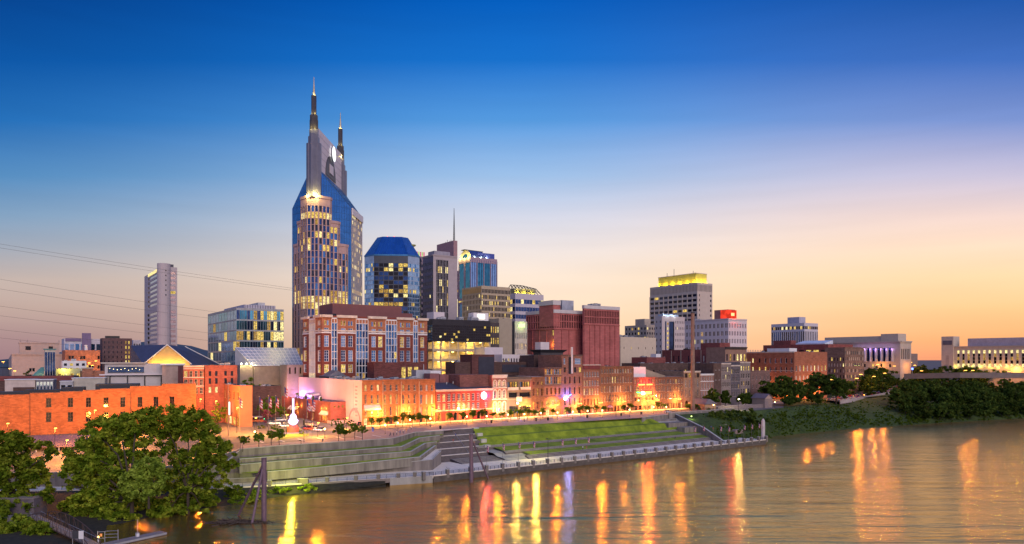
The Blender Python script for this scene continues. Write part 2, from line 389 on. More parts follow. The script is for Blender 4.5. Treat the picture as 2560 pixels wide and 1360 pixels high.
    def finish(s, split=100, panes=False):
        s.wins.sort(key=lambda w: -(w[2]-w[1])*(w[4]-w[3])*(1+.5*abs(w[0].n.y)))
        rest = MB()
        for i, (fr, a0, a1, z0, z1, pane, frame, mull, arch, fw, dp) in enumerate(s.wins):
            mb = MB() if i < split else rest; d = -dp+.004
            pm = MB() if (panes and frame is not None and i < split) else mb
            if arch:
                sp, ar = arch_pts(a0, a1, z0, z1); pm.face([fr.pt(a0, d, z0), fr.pt(a1, d, z0)]+[fr.pt(x, d, z) for x, z in reversed(ar)], pane)
            else: pm.face([fr.pt(a0, d, z0), fr.pt(a1, d, z0), fr.pt(a1, d, z1), fr.pt(a0, d, z1)], pane)
            if frame is not None:
                o = d+.07; zt = z1 if not arch else z1-(a1-a0)/2
                mb.boxf(fr, a0, a0+fw, d+.004, o, z0, zt, frame); mb.boxf(fr, a1-fw, a1, d+.004, o, z0, zt, frame)
                mb.boxf(fr, a0-.08, a1+.08, d+.003, dp*.35, z0-.14, z0-.002, frame)
                if not arch: mb.boxf(fr, a0+fw, a1-fw, d+.004, o, z1-fw, z1, frame)
                else:
                    for k in range(len(ar)-1):
                        c = ((a0+a1)/2, sp); q = [(c[0]+(x-c[0])*f, c[1]+(z-c[1])*f) for x, z in (ar[k], ar[k+1]) for f in (1, .84)]
                        mb.face([fr.pt(q[0][0], o, q[0][1]), fr.pt(q[2][0], o, q[2][1]), fr.pt(q[3][0], o, q[3][1]), fr.pt(q[1][0], o, q[1][1])], frame)
                for k in range(1, mull[0]+1):
                    a = a0+(a1-a0)*k/(mull[0]+1); mb.boxf(fr, a-fw*.35, a+fw*.35, d+.004, o-.01, z0, z1-(.05 if arch else fw), frame)
                for k in range(1, mull[1]+1):
                    z = z0+(z1-z0)*k/(mull[1]+1); mb.boxf(fr, a0+fw, a1-fw, d+.004, o-.014, z-fw*.35, z+fw*.35, frame)
            if i < split:
                w = mb.build('window', s.root) if mb.f else pm.build('window', s.root)
                if pm is not mb and mb.f: pm.build('pane', w)
        if rest.f:
            o = rest.build('window', s.root); o['kind'] = 'stuff'
        return s.root

# shared materials
glass_dark = GLASS('dark_glass', (.035, .042, .07), .08, .6)
glass_night = GLASS('night_glass', (.008, .009, .016), .1, .2)
glass_blue = GLASS('blue_glass', (.075, .22, .47), .07, .92, .012, .12)
glass_sky = GLASS('pale_blue_glass', (.26, .42, .66), .07, .92, .012, .14)
glass_teal = GLASS('teal_glass', (.06, .27, .40), .06, .9, .012, .2)
glass_navy = GLASS('navy_glass', (.04, .085, .22), .08, .85)
glass_black = GLASS('black_glass', (.016, .014, .02), .07, .5)
lit_a = LIT('warm_lit_room', (1, .68, .16), 1.25, .22, 1.3)
lit_b = LIT('dim_lit_room', (1, .58, .14), .7, .2, 1.3)
lit_c = LIT('bright_lit_room', (1, .82, .34), 1.7, .3, 1.3)
lit_o = LIT('orange_lit_room', (1, .42, .07), .9)
LITS = [lit_a, lit_b, lit_a, lit_c]
dark_metal = M('dark_metal', (.035, .035, .042), .45, .6)
black_paint = M('black_paint', (.015, .015, .018), .5)
grey_metal = M('grey_metal', (.30, .32, .37), .4, .6)
galv = M('galvanised_metal', (.42, .44, .50), .42, .5)
white_paint = M('white_paint', (.72, .70, .72), .6, var=.12)
cream = M('cream_stone', (.55, .47, .40), .8, var=.14)
concrete = M('concrete', (.34, .32, .29), .85, var=.3, scale=.25, stretch=(1, 1, .35))
roofing = M('grey_roofing', (.13, .13, .16), .8, var=.35, scale=.2)
roof_dark = M('dark_roofing', (.045, .045, .058), .75, var=.35, scale=.2)
# ------------------------------------------------------------------ water, land, street
rg = random.Random(3)
def water_mat():
    m, n, l = newmat('river_water')
    o = n('ShaderNodeOutputMaterial'); b = n('ShaderNodeBsdfPrincipled'); l(b.outputs[0], o.inputs[0])
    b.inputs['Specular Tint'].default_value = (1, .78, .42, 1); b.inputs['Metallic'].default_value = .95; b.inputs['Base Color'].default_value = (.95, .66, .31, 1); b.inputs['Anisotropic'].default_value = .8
    tv = n('ShaderNodeCombineXYZ'); tv.inputs[1].default_value = 1; l(tv.outputs[0], b.inputs['Tangent']); b.inputs['IOR'].default_value = WATER_IOR; b.inputs['Roughness'].default_value = WATER_ROUGH
    tcn = n('ShaderNodeTexCoord'); h = None
    for sc, st, rot, det, wgt in ((.008, (1, 7, 1), 24, 5, 1.9), (.035, (1, 6, 1), 27, 5, 1.0), (.16, (1, 5, 1), 20, 5, .2), (.6, (1, 5, 1), 16, 4, .05)):
        mpn = n('ShaderNodeMapping'); mpn.inputs[3].default_value = st; mpn.inputs[2].default_value = (0, 0, R(rot)); l(tcn.outputs['Object'], mpn.inputs[0])
        a = n('ShaderNodeTexNoise'); a.inputs['Scale'].default_value = sc; a.inputs['Detail'].default_value = det; a.inputs['Distortion'].default_value = .8; l(mpn.outputs[0], a.inputs[0])
        mu = n('ShaderNodeMath'); mu.operation = 'MULTIPLY'; mu.inputs[1].default_value = wgt; l(a.outputs[0], mu.inputs[0])
        if h is None: h = mu.outputs[0]
        else:
            s = n('ShaderNodeMath'); l(h, s.inputs[0]); l(mu.outputs[0], s.inputs[1]); h = s.outputs[0]
    bn = n('ShaderNodeBump'); bn.inputs['Strength'].default_value = 1; bn.inputs['Distance'].default_value = WATER_BUMP; l(h, bn.inputs['Height']); l(bn.outputs[0], b.inputs['Normal'])
    return m
WATER_IOR, WATER_ROUGH, WATER_BUMP = 1.6, .17, .4
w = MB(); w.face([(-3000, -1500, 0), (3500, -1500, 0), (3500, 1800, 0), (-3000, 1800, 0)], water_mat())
structure('water', w)

earth = M('bank_earth', (.03, .026, .016), .95, var=.5, scale=.8, bump=.6, bscale=2)
grass_m = M('lawn_grass', (.11, .19, .012), .95, var=.45, scale=.16, bump=.5, bscale=9, col2=(.30, .37, .025))
vine_m = M('bank_vines', (.03, .058, .010), .95, var=.5, scale=.5, bump=1.0, bscale=2.5, col2=(.07, .11, .016))
asphalt = M('asphalt', (.15, .135, .13), .85, var=.25, scale=.3)
paving = M('plaza_brick_paving', (.33, .24, .21), .8, var=.2, scale=.8)
deck_m = M('promenade_concrete', (.80, .69, .56), .8, var=.16, scale=.5)
curb_m = M('kerb_stone', (.42, .40, .38), .8)
step_m = M('dark_step_stone', (.12, .10, .105), .85, var=.3, scale=.8)
paint_w = M('road_marking_white', (.7, .7, .68), .7)

EDGE = [(-700, 150, 5), (-300, 200, 5.5), (-152, 214.5, 6.0), (-112, 215, 6.2), (-92, 219, 9.5), (-84.8, 225, GZ), (-42.3, 254.2, GZ), (-37.3, 275, GZ), (-27.5, 281.8, GZ),
        (-17.6, 296, GZ), (5.9, 311, GZ), (34.5, 329.5, GZ), (62.9, 347.6, GZ), (85, 373, GZ), (118.5, 387.7, GZ), (138.9, 403, GZ), (160, 423.5, GZ), (208, 476, GZ), (236, 500, 13), (304, 560, 13), (398, 566, 14), (620, 640, 15), (1500, 900, 16)]
gm = MB(); ground_m = M('city_ground', (.13, .115, .115), .9, var=.3, scale=.06)
rows = []
for s_ in (1, 1.02, 1.05, 1.1, 1.17, 1.26, 1.36, 1.5, 1.7, 2.0, 2.6, 4, 7, 14, 40):
    row = []
    for x, y, z in EDGE:
        X, Y = x*s_, y*s_; f = smooth((Y-y)/48)
        row.append((X, Y, z+(hz(X, Y)-z)*f))
    rows.append(row)
gm.loft(rows, ground_m); structure('ground', gm)

# natural left bank between the river walk wall and the water
SH_L = [(-84, 118), (-88.5, 149), (-96, 173), (-90, 184), (-80, 195.5), (-68, 210.5), (-56, 218.5), (-40, 227)]
IN_L = [(-190, 150), (-175, 178), (-150, 208.5), (-131, 209.3), (-104, 210.7), (-84, 213), (-66, 220), (-40, 230)]
bk = MB(); rows = []
def dense(pts, k):
    out = []
    for a, b in zip(pts, pts[1:]):
        for j in range(k): out.append(tuple(a[i]+(b[i]-a[i])*j/k for i in range(len(a))))
    out.append(pts[-1]); return out
a_, b_ = dense(SH_L, 6), dense(IN_L, 6)
for f in (-.12, 0, .06, .15, .3, .5, .75, 1.0):
    rows.append([(p[0]+(q[0]-p[0])*f+rg.uniform(-.5, .5)*(0 < f < 1), p[1]+(q[1]-p[1])*f+rg.uniform(-.5, .5)*(0 < f < 1),
                  (-1.2 if f < 0 else 2.1*f**.6-.12)+(rg.uniform(-.22, .22) if 0 < f < 1 else 0)) for p, q in zip(a_, b_)])
bk.loft(rows, earth); structure('river_bank', bk)

# right embankment
SH_R = [(98, 330), (118, 352), (137, 377), (168, 398), (204.7, 422), (270, 455), (353, 494), (470, 540), (650, 600), (1500, 850)]
IN_R = [(84, 371), (118.5, 387.7), (140, 405), (172, 436), (208, 476), (304, 560), (398, 566), (520, 604), (700, 665), (1500, 900)]
ZI = [12, 12, 12, 12, 12, 13, 14, 14.5, 15, 16]
bk = MB(); rows = []
a_, b_ = dense(SH_R, 9), dense([(p[0], p[1], z) for p, z in zip(IN_R, ZI)], 9)
prof = [(-.06, -1.5), (0, -.15), (.03, .25), (.1, .16*12), (.2, .3*12), (.32, .45*12), (.46, .6*12), (.6, .74*12), (.75, .87*12), (.88, .95*12), (1, 12)]
for f, z in prof:
    rows.append([(p[0]+(q[0]-p[0])*f, p[1]+(q[1]-p[1])*f, z*q[2]/12+(rg.uniform(-.5, .5) if .05 < f < .95 else 0)) for p, q in zip(a_, b_)])
bk.loft(rows, vine_m); o = structure('embankment', bk)

# distant wooded hills
hl = MB(); hill_m = M('distant_hill', (.05, .085, .12), 1, var=.2, scale=.01); rows = []
for f, up in ((0, 0), (.5, .6), (1, 1), (1.8, .3)):
    rows.append([(-2600+i*55, 2500+f*500, 14+up*(95*math.exp(-((i*55-1050)/420)**2)+36*math.exp(-((i*55-2600)/900)**2)+rg.uniform(0, 9))) for i in range(140)])
hl.loft(rows, hill_m); structure('hills', hl)

# street, kerbs, pavements
def strip(mb, base, d0, d1, n0, n1, z, mat, dirv=U2):
    nv = Vector((-dirv.y, dirv.x)); p = [base+dirv*a+nv*b for a, b in ((d0, n0), (d1, n0), (d1, n1), (d0, n1))]
    mb.face([(q.x, q.y, z) for q in p], mat)
def slab(mb, base, d0, d1, n0, n1, z0, z1, mat, dirv=U2):
    nv = Vector((-dirv.y, dirv.x)); p = [base+dirv*a+nv*b for a, b in ((d0, n0), (d1, n0), (d1, n1), (d0, n1))]
    mb.hexa([(q.x, q.y, z0) for q in p]+[(q.x, q.y, z1) for q in p], mat)
pv = MB()
pz = MB()
for a, b in zip(EDGE[5:13], EDGE[6:14]):
    pass
pts = [EDGE[i] for i in range(5, 14)]
back = [F0+U2*ray_t(F0.x, F0.y, U2, 1280+FPX*p[0]/p[1])-V2*16 for p in pts]
back[0] = Vector((-98, 262)); back[1] = Vector((-62, 279))
pz.loft([[(p[0], p[1]+.05, GZ+.03) for p in pts], [(q.x, q.y, GZ+.03) for q in back]], paving)
structure('plaza', pz)
sr = MB(); strip(sr, F0, -16, 300, -14.5, -4.2, GZ+.05, asphalt); structure('street', sr)
km = MB(); slab(km, F0, -4, 290, -4.0, 3, GZ-.1, GZ+.14, deck_m); slab(km, F0, -4, 290, -4.2, -4.0, GZ-.1, GZ+.15, curb_m); structure('pavement', km)
lm = MB()
for k in range(48): strip(lm, F0, -12+k*6.2, -9.2+k*6.2, -9.5, -9.3, GZ+.058, paint_w)
strip(lm, F0, -14, 290, -14.2, -14.0, GZ+.058, paint_w)
structure('road_marking', lm)
# Broadway and the parking lot at left
bw = MB(); q = [G(560, 1100, GZ), G(700, 1122, GZ), G(860, 1090, GZ), G(600, 1030, GZ+.0)]
bw.face([(p.x, p.y, GZ+.06) for p in (P(610, 1100, 236), P(905, 1085, 262), P(905, 1070, 296), P(640, 1040, 372), P(560, 1045, 330))], asphalt)
structure('road', bw)
lm2 = MB()
for k in range(7):
    c = Vector((-84+k*6, 243+k*3.2)); strip(lm2, c, 0, .5, 0, 7, GZ+.07, paint_w, Vector((.8, .6)))
structure('crossing_marking', lm2)
lot = MB(); lot.loft([[(-300, 205, 5.62), (-152, 217, 6.25), (-112, 217.5, 6.55)], [(-300, 262, GZ-.2), (-178, 262, GZ-.1), (-128, 262, GZ-.1)]], M('lot_asphalt', (.2, .16, .15), .85, var=.3, scale=.4))
gv = lot; structure('parking_lot', lot)
GREEN = MB(); GREEN.face([(p.x, p.y, GZ+.09) for p in (G(690, 1102, GZ), G(770, 1090, GZ), G(775, 1084, GZ), G(700, 1086, GZ))], grass_m)
structure('grass_verge', GREEN)

# bank frame: s along the river edge, n inland
BO = Vector((-25.6, 235.0)); BD = Vector((.8073, .5902)); BN = Vector((-.5902, .8073))
def B(s, n, z): v = BO+BD*s+BN*n; return (v.x, v.y, z)
DZ = 2.3
pm_ = MB()
pm_.hexa([B(0, 0, 1.3), B(181, 0, 1.3), B(176, 17, 1.3), B(0, 32, 1.3), B(0, 0, DZ), B(181, 0, DZ), B(176, 17, DZ), B(0, 32, DZ)], deck_m)
pm_.hexa([(-131, 209, 1.4), (-86, 212, 1.4), (-88, 219, 1.4), (-133, 216, 1.4), (-131, 209, DZ), (-86, 212, DZ), (-88, 219, DZ), (-133, 216, DZ)], deck_m)
pm_.hexa([(-86, 212, 1.4), (-25.7, 235, 1.4), (-44.4, 260, 1.4), (-88, 219, 1.4), (-86, 212, DZ), (-25.7, 235, DZ), (-44.4, 260, DZ), (-88, 219, DZ)], deck_m)
pm_.hexa([(-260, 196, 1.4), (-131, 209, 1.4), (-133, 216, 1.4), (-260, 205, 1.4), (-260, 196, DZ), (-131, 209, DZ), (-133, 216, DZ), (-260, 205, DZ)], deck_m)
structure('promenade', pm_)

def wall_poly(name, label, pts, t=.45, mat=None, cap=True, cat='wall', group=None, capm=None):
    """retaining wall along a polyline of (x, y, ztop, zbottom); thickness goes inland (left of travel)"""
    mb = MB(); n = len(pts); off = []
    for i in range(n):
        a = Vector(pts[max(0, i-1)][:2]); b = Vector(pts[min(n-1, i+1)][:2]); d = (b-a).normalized(); off.append(Vector((-d.y, d.x))*t)
    for i in range(n-1):
        p, q = pts[i], pts[i+1]; a, b = off[i], off[i+1]
        mb.hexa([(p[0], p[1], p[3]), (q[0], q[1], q[3]), (q[0]+b.x, q[1]+b.y, q[3]), (p[0]+a.x, p[1]+a.y, p[3]), (p[0], p[1], p[2]), (q[0], q[1], q[2]), (q[0]+b.x, q[1]+b.y, q[2]), (p[0]+a.x, p[1]+a.y, p[2])], mat or concrete)
    o = mb.build(name); tag(o, label, cat, group)
    if cap:
        c = MB()
        for i in range(n-1):
            p, q = pts[i], pts[i+1]; a, b = off[i], off[i+1]
            z = [(p[0]-a.x*.25, p[1]-a.y*.25), (q[0]-b.x*.25, q[1]-b.y*.25), (q[0]+b.x*1.25, q[1]+b.y*1.25), (p[0]+a.x*1.25, p[1]+a.y*1.25)]; zz = [p[2], q[2], q[2], p[2]]
            c.hexa([(*w, h+.003) for w, h in zip(z, zz)]+[(*w, h+.16) for w, h in zip(z, zz)], capm or curb_m)
        c.build('coping', o)
    return o
WA = [((596, 1122.5), 222.8, 2.6), ((700, 1113.5), 231.5, 2.6), ((983, 1095), 253, 2.6), ((1038, 1080), 274, 2.4), ((1109, 1076), 280, 2.2)]
WB = [((599, 1147), 220.4, 2.2), ((700, 1139), 228.2, 2.2), ((1005, 1115.7), 249, 2.2), ((1051, 1094), 269.5, 2.1), ((1100, 1088), 276, 2.)]
WC = [((599, 1161), 218.4, 2.0), ((700, 1152), 226, 2.0), ((1028, 1128), 247.5, 2.0), ((1064, 1107.5), 266.5, 2.0), ((1092, 1104), 272, 2.)]
WD = [((668.5, 1178.6), 221, 1.9), ((800, 1167.5), 230.5, 2.0), ((1050, 1141.7), 246, 2.3), ((1089, 1113), 266.5, 1.9)]
TW = []
conc = [M('terrace_concrete_%d' % i, c, .88, var=.5, scale=.42, stretch=(1, 1, .12)) for i, c in enumerate(((.21, .18, .165), (.22, .19, .17), (.22, .195, .165), (.22, .195, .16)))]
for i, (ws, lab) in enumerate(zip((WA, WB, WC, WD), ('topmost and longest grey concrete terrace wall along the plaza', 'second concrete terrace wall down, with a grass strip above and below', 'third concrete terrace wall down, below the middle grass strip', 'lowest concrete terrace wall, stained and beside the sloping ramp'))):
    pts = []
    for (px, py), Y, hgt in ws:
        v = P(px, py, Y); pts.append((v.x, v.y, v.z-.16, v.z-hgt-.8))
    TW.append(pts); wall_poly('terrace_wall', lab, pts, mat=conc[i], group='terrace walls left of the stairs')
tg = MB()
def between(front, backw, zfront_off, zback_off):
    """grass strip between the top of a lower wall and the foot of the wall behind"""
    f = dense(front, 4); n = len(f); b = dense(backw, 4)
    while len(b) < n: b.append(b[-1])
    b = b[:n]
    tg.loft([[(p[0]-.1, p[1]+.3, p[2]+zfront_off) for p in f], [(q[0]+.1, q[1]+.05, p[2]+zback_off) for p, q in zip(f, b)]], grass_m)
between(TW[1], TW[0], -.1, .18); between(TW[2], TW[1], -.1, .18)
f3 = [TW[3][0], TW[3][1], TW[3][2], TW[3][3]]
b3 = [TW[2][0], TW[2][1], TW[2][2], TW[2][4]]
f3 = [(-78, 219.5, f3[0][2])]+[p[:3] for p in f3[1:]]
between(f3, [p[:3] for p in b3], -.1, .18)
tgo = tg.build('terrace_grass'); tag(tgo, 'narrow strips of short green grass on the concrete terraces', 'grass', kind='stuff')
# ramp beside the lowest wall and its outer wall
ro = [P(772, 1186, 234.5), P(900, 1170, 240.3), P(1081, 1150, 246.5), P(1103, 1128, 262)]
ri = [Vector((-62, 236.5, ro[0].z)), Vector((-48, 241.3, ro[1].z)), Vector((TW[3][2][0]+.4, TW[3][2][1]-.2, ro[2].z)), Vector((TW[3][3][0], TW[3][3][1], ro[3].z+.2))]
rm = MB(); rm.loft([[tuple(p) for p in ro], [tuple(p) for p in ri]], deck_m); structure('ramp', rm)
wall_poly('ramp_wall', 'concrete side wall under the sloping ramp, tallest at its right end', [(p.x, p.y, p.z+.1, DZ-.2) for p in ro], t=.35, mat=conc[0])
def railing(name, label, pts, h=1.1, step=3.0, nr=4, mat=None, r=.035, cat='railing', group=None):
    mat = mat or dark_metal; o = thing(name, label, cat, tuple(pts[0]), 0, group); p0 = Vector(pts[0]); n = 0
    pp = [Vector(p)-p0 for p in pts]; rm_ = MB()
    for a, b in zip(pp, pp[1:]):
        L = (b-a).length; k = max(1, int(round(L/step)))
        for j in range(nr): rm_.tube(a+Vector((0, 0, h*(j+1)/nr)), b+Vector((0, 0, h*(j+1)/nr)), r*(1.3 if j == nr-1 else .8), mat, 5)
        for j in range(k):
            q = a+(b-a)*(j/k); mb = MB(); mb.tube(q-Vector((0, 0, .1)), q+Vector((0, 0, h+.02)), r*1.25, mat, 5); mb.build('post', o)
    mb = MB(); mb.tube(pp[-1]-Vector((0, 0, .1)), pp[-1]+Vector((0, 0, h)), r*1.25, mat, 5); mb.build('post', o)
    rm_.build('rail', o); return o
railing('ramp_railing', 'thin metal railing along the outer edge of the concrete ramp', [p+Vector((-.1, .15, .25)) for p in ro], 1.0, 2.5, 3, M('pale_rail', (.4, .36, .32), .5), .03)
# lower-left landing block of the terraces
wall_poly('low_wall', 'short yellowish concrete wall at the foot of the terraces by the trees', [(*B2, 3.6, 1.5) for B2 in ((P(552, 1180, 219).x, 219), (P(640, 1180, 222.5).x, 222.5))], mat=conc[3])
wall_poly('end_wall', 'sloping concrete end wall closing the left ends of the terraces', [(P(563, 1150, 219.5).x, 219.5, 8.5, 2), (P(600, 1140, 223).x, 223, 12, 2)], mat=conc[2])
lw = MB(); a, b = P(565, 1160, 220), P(597, 1125, 224)

tb = MB(); tb.loft([[(-92, 217.6, 2.1), (-64, 236.5, 2.1), (-47, 243.5, 2.1), (-30, 262, 2.1)], [(-86, 224.8, 8), (-64, 240, 8), (-42.6, 253.6, 8), (-28, 280, 8)]], concrete); structure('terrace_base', tb)
gsl = MB(); gsl.loft([[(x*s_, y*s_, (z+(hz(x*s_, y*s_)-z)*smooth((y*s_-y)/48))+.25) for x, y, z in EDGE[16:22]] for s_ in (1.0, 1.03, 1.06, 1.1, 1.15, 1.2)], vine_m); structure('grass_slope', gsl)

wall_poly('lot_wall', 'dark retaining wall between the left parking lot and the river walk', [(-300, 199.6, 6.0, 1), (-152, 214.2, 6.4, 1), (-112, 214.8, 6.7, 1), (-92.2, 218.8, 9.8, 1), (-85.3, 224.4, 12, 1)], t=.5, mat=conc[0])
wall_poly('low_wall', 'concrete wall between the upper right lawn corner and the big retaining wall', [(62.9, 347.4, GZ+.2, 4), (84.8, 372.6, GZ+.3, 4)], t=.6, mat=conc[1])
wall_poly('side_wall', 'sloping concrete wall along the left edge of the green right bank', [(97.6, 330, 2.6, -1), (92.5, 345, 7.4, 1), (83.6, 370.6, 12.6, 1)], t=.6, mat=conc[0])
# ------------------------------------------------------------------ lawn amphitheatre, steps, river edge
def bstrip(mb, s0, s1, n0, n1, z0, z1, mat, k=24, bumpf=None, sb0=None, sb1=None):
    """sheet from line n0 (s0..s1) to line n1 (sb0..sb1)"""
    sb0 = s0 if sb0 is None else sb0; sb1 = s1 if sb1 is None else sb1
    rows = []
    for j in range(9 if bumpf else 2):
        f = j/(8 if bumpf else 1)
        rows.append([B(s0+(sb0-s0)*f+((s1+(sb1-s1)*f)-(s0+(sb0-s0)*f))*i/k, n0+(n1-n0)*f, z0+(z1-z0)*f+(bumpf(f, i/k) if bumpf else 0)) for i in range(k+1)])
    mb.loft(rows, mat)
LW = MB()
bstrip(LW, 38.5, 168, 31, 42.3, 6.2, GZ+.02, grass_m, 40, lambda f, g: .95*math.sin(f*math.pi*6)*math.sin(math.pi*min(1, max(0, f))) if 0 < f < 1 else 0, 43, 138)
bstrip(LW, 44, 166, 22, 29.4, 4.8, 5.5, grass_m); bstrip(LW, 51.5, 160, 15.2, 20.4, 3.5, 4.1, grass_m)
# the lawn folds over to the street between its upper edge and the plaza
rows = [[B(43+95*i/12, 42.3, GZ+.02) for i in range(13)], [(p[0], p[1], GZ+.034) for p in [tuple(Vector((-17.6, 296.6))+(Vector((62.9, 348.2))-Vector((-17.6, 296.6)))*(i/12)) for i in range(13)]]]
LW.loft(rows, grass_m)
lo = LW.build('lawn'); tag(lo, 'mown green grass on the sloping riverside lawn and its lower strips', 'grass', kind='stuff')
us = MB(); us.loft([[B(39+i*9.5, n, z) for i in range(15)] for n, z in ((12.9, 2.1), (15.4, 3.0), (19.5, 3.3), (22, 4.3), (28, 4.6), (31, 4.9), (42.3, 10.3))], concrete); structure('lawn_base', us)
def tier(s0, s1, n0, n1, z0, z1, label, steps=3):
    mb = MB(); o = None
    for k in range(steps):
        a, b = n0+(n1-n0)*k/steps, n1; zlo, zhi = z0-.6, z0+(z1-z0)*(k+1)/steps
        mb.hexa([B(s0, a, zlo), B(s1, a, zlo), B(s1, b+.3*k/steps, zlo), B(s0, b+.3*k/steps, zlo), B(s0, a, zhi-.06*0), B(s1, a, zhi), B(s1, b+.3*k/steps, zhi), B(s0, b+.3*k/steps, zhi)], step_m)
    o = mb.build('seating_tier'); tag(o, label, 'stone steps', 'long stone seating tiers in the lawn')
    c = MB()
    for k in range(steps):
        a = n0+(n1-n0)*k/steps; zhi = z0+(z1-z0)*(k+1)/steps
        c.hexa([B(s0, a-.05, zhi+.003), B(s1, a-.05, zhi+.003), B(s1, a+.2, zhi+.003), B(s0, a+.2, zhi+.003), B(s0, a-.05, zhi+.07), B(s1, a-.05, zhi+.07), B(s1, a+.2, zhi+.07), B(s0, a+.2, zhi+.07)], curb_m)
    c.build('nosing', o)
tier(36.6, 168, 29.2, 31, 5.5, 6.2, 'topmost dark stone seating tier below the sloping lawn')
tier(43.5, 162, 20.3, 22, 4.1, 4.8, 'middle dark stone seating tier between two grass strips')
tier(49, 159, 13, 15.2, DZ, 3.5, 'lowest dark stone seating tier beside the pale promenade')
# grand stair between terraces and lawn
gs = MB(); st_o = thing('staircase', 'broad dark stone staircase with pale landings between terraces and lawn', 'staircase', B(20, 26, DZ), 0)
base = Vector(B(20, 26, DZ))
def Bl(s, n, z): return tuple(Vector(B(s, n, z))-base)
nf = 5; n_ = 24.0; z_ = DZ
for f in range(nf):
    mb = MB(); sl, sr_ = 16.5+f*1.3, 39+f*.9
    for k in range(7):
        zt = z_+(k+1)*(GZ-DZ)/nf/7; n0 = n_+k*.36
        mb.hexa([Bl(sl, n0, 1.5), Bl(sr_, n0, 1.5), Bl(sr_, n_+4.4, 1.5), Bl(sl, n_+4.4, 1.5), Bl(sl, n0, zt), Bl(sr_, n0, zt), Bl(sr_, n_+4.4, zt), Bl(sl, n_+4.4, zt)], step_m)
    mb.build('flight', st_o)
    lb = MB(); lb.hexa([Bl(sl-.4, n_+2.5, zt+.004), Bl(sr_+.4, n_+2.5, zt+.004), Bl(sr_+.4, n_+4.3, zt+.004), Bl(sl-.4, n_+4.3, zt+.004), Bl(sl-.4, n_+2.5, zt+.1), Bl(sr_+.4, n_+2.5, zt+.1), Bl(sr_+.4, n_+4.3, zt+.1), Bl(sl-.4, n_+4.3, zt+.1)], deck_m)
    lb.build('landing', st_o)
    if f: 
        pb = MB(); x0 = sr_+.5; pb.hexa([Bl(x0, n_+1.6, z_-1), Bl(x0+2.6, n_+1.6, z_-1), Bl(x0+2.6, n_+4.2, z_-1), Bl(x0, n_+4.2, z_-1), Bl(x0, n_+1.6, zt+.35), Bl(x0+2.6, n_+1.6, zt+.35), Bl(x0+2.6, n_+4.2, zt+.35), Bl(x0, n_+4.2, zt+.35)], curb_m)
        pb.build('side_block', st_o)
    n_ += 4.1; z_ = zt
hr = MB(); hr.path([Bl(31, 25, DZ+1), Bl(33, 43.6, GZ+1)], .05, grey_metal); 
for k in range(7):
    q = Vector(Bl(31+k/3, 25+18.6*k/6, DZ+(GZ-DZ)*k/6)); hr.tube(q-Vector((0, 0, .6)), q+Vector((0, 0, 1)), .045, grey_metal, 5)
hr.build('handrail', st_o)
# dark steps between promenade and stair
tier(21, 49, 16, 24, DZ, DZ+.95, 'wide low flight of dark steps at the foot of the grand staircase', 5)
# right hand terraces, stepped blocks
for k, (a, b, yb, h, lab) in enumerate(((1640, 1690, 356, 1.3, 'low concrete wall at the upper right corner of the lawn'), (1672, 1790, 350, 1.9, 'long low grey concrete terrace wall under the big retaining wall'), (1712, 1818, 345, 1.8, 'grey concrete terrace wall one step above the right steps'))):
    z = (10.2, 9.2, 7.6)[k]; A, Bq = P(a, 1040, yb), P(b, 1040, yb+(b-a)*.17)
    wall_poly('terrace_wall', lab, [(A.x, A.y, z, 2), (Bq.x, Bq.y, z, 2)], t=5 if k else 2, mat=conc[k], cap=False, group='terrace walls right of the lawn')
A, Bq, Cq = P(1672, 1028, 366), P(1782, 1033, 386), P(1836, 1024, 398)
wall_poly('retaining_wall', 'tall grey concrete retaining wall at the end of the street above the lawn', [(A.x, A.y, 13.0, 5), (Bq.x, Bq.y, 13.2, 5), (Cq.x, Cq.y, 13.4, 8)], mat=conc[0])
tier(162, 186, 24, 29, 4.6, 6.9, 'short flight of dark steps right of the lawn, near the obelisk', 5)
tier(163, 181, 15.5, 21, DZ, 4.6, 'lower block of dark steps at the right end of the promenade', 5)
bx = MB(); p = Vector(B(184, 14, 0)); bx.hexa([B(178, 15, 1.5), B(184, 15, 1.5), B(184, 19, 1.5), B(178, 19, 1.5), B(178, 15, 5.6), B(184, 15, 5.6), B(184, 19, 5.6), B(178, 19, 5.6)], M('weathered_brown_wall', (.3, .22, .19), .9))
tag(bx.build('utility_block'), 'brownish concrete block against the green bank near the obelisk', 'wall')
# river edge wall, piers, rail
EDGE_PX = [1003, 1177, 1217.5, 1257.5, 1297, 1334, 1370, 1405, 1438, 1470.5, 1500, 1531, 1560, 1588, 1615, 1641, 1666, 1690.5, 1714, 1737, 1759, 1781, 1802, 1822.5, 1842, 1861, 1880, 1898, 1917]
def bank_s(px):
    return ray_t(BO.x, BO.y, BD, px)
wall_poly('river_wall', 'dark concrete river edge wall under the pale promenade', [(*B(0, -.02, 0)[:2], DZ-.3, -2), (*B(181, -.02, 0)[:2], DZ-.3, -2)], t=.6, mat=M('wet_concrete', (.10, .085, .075), .8, var=.4, scale=.4), cap=False)
fe = thing('railing', 'promenade railing with square concrete piers along the water', 'railing', B(0, .3, DZ))
fb = Vector(B(0, .3, DZ)); pier_m = M('pier_concrete', (.20, .17, .15), .85)
rl = MB(); ss = [bank_s(px) for px in EDGE_PX[1:]]; ss = [ss[0]-9*k for k in (2, 1)]+ss
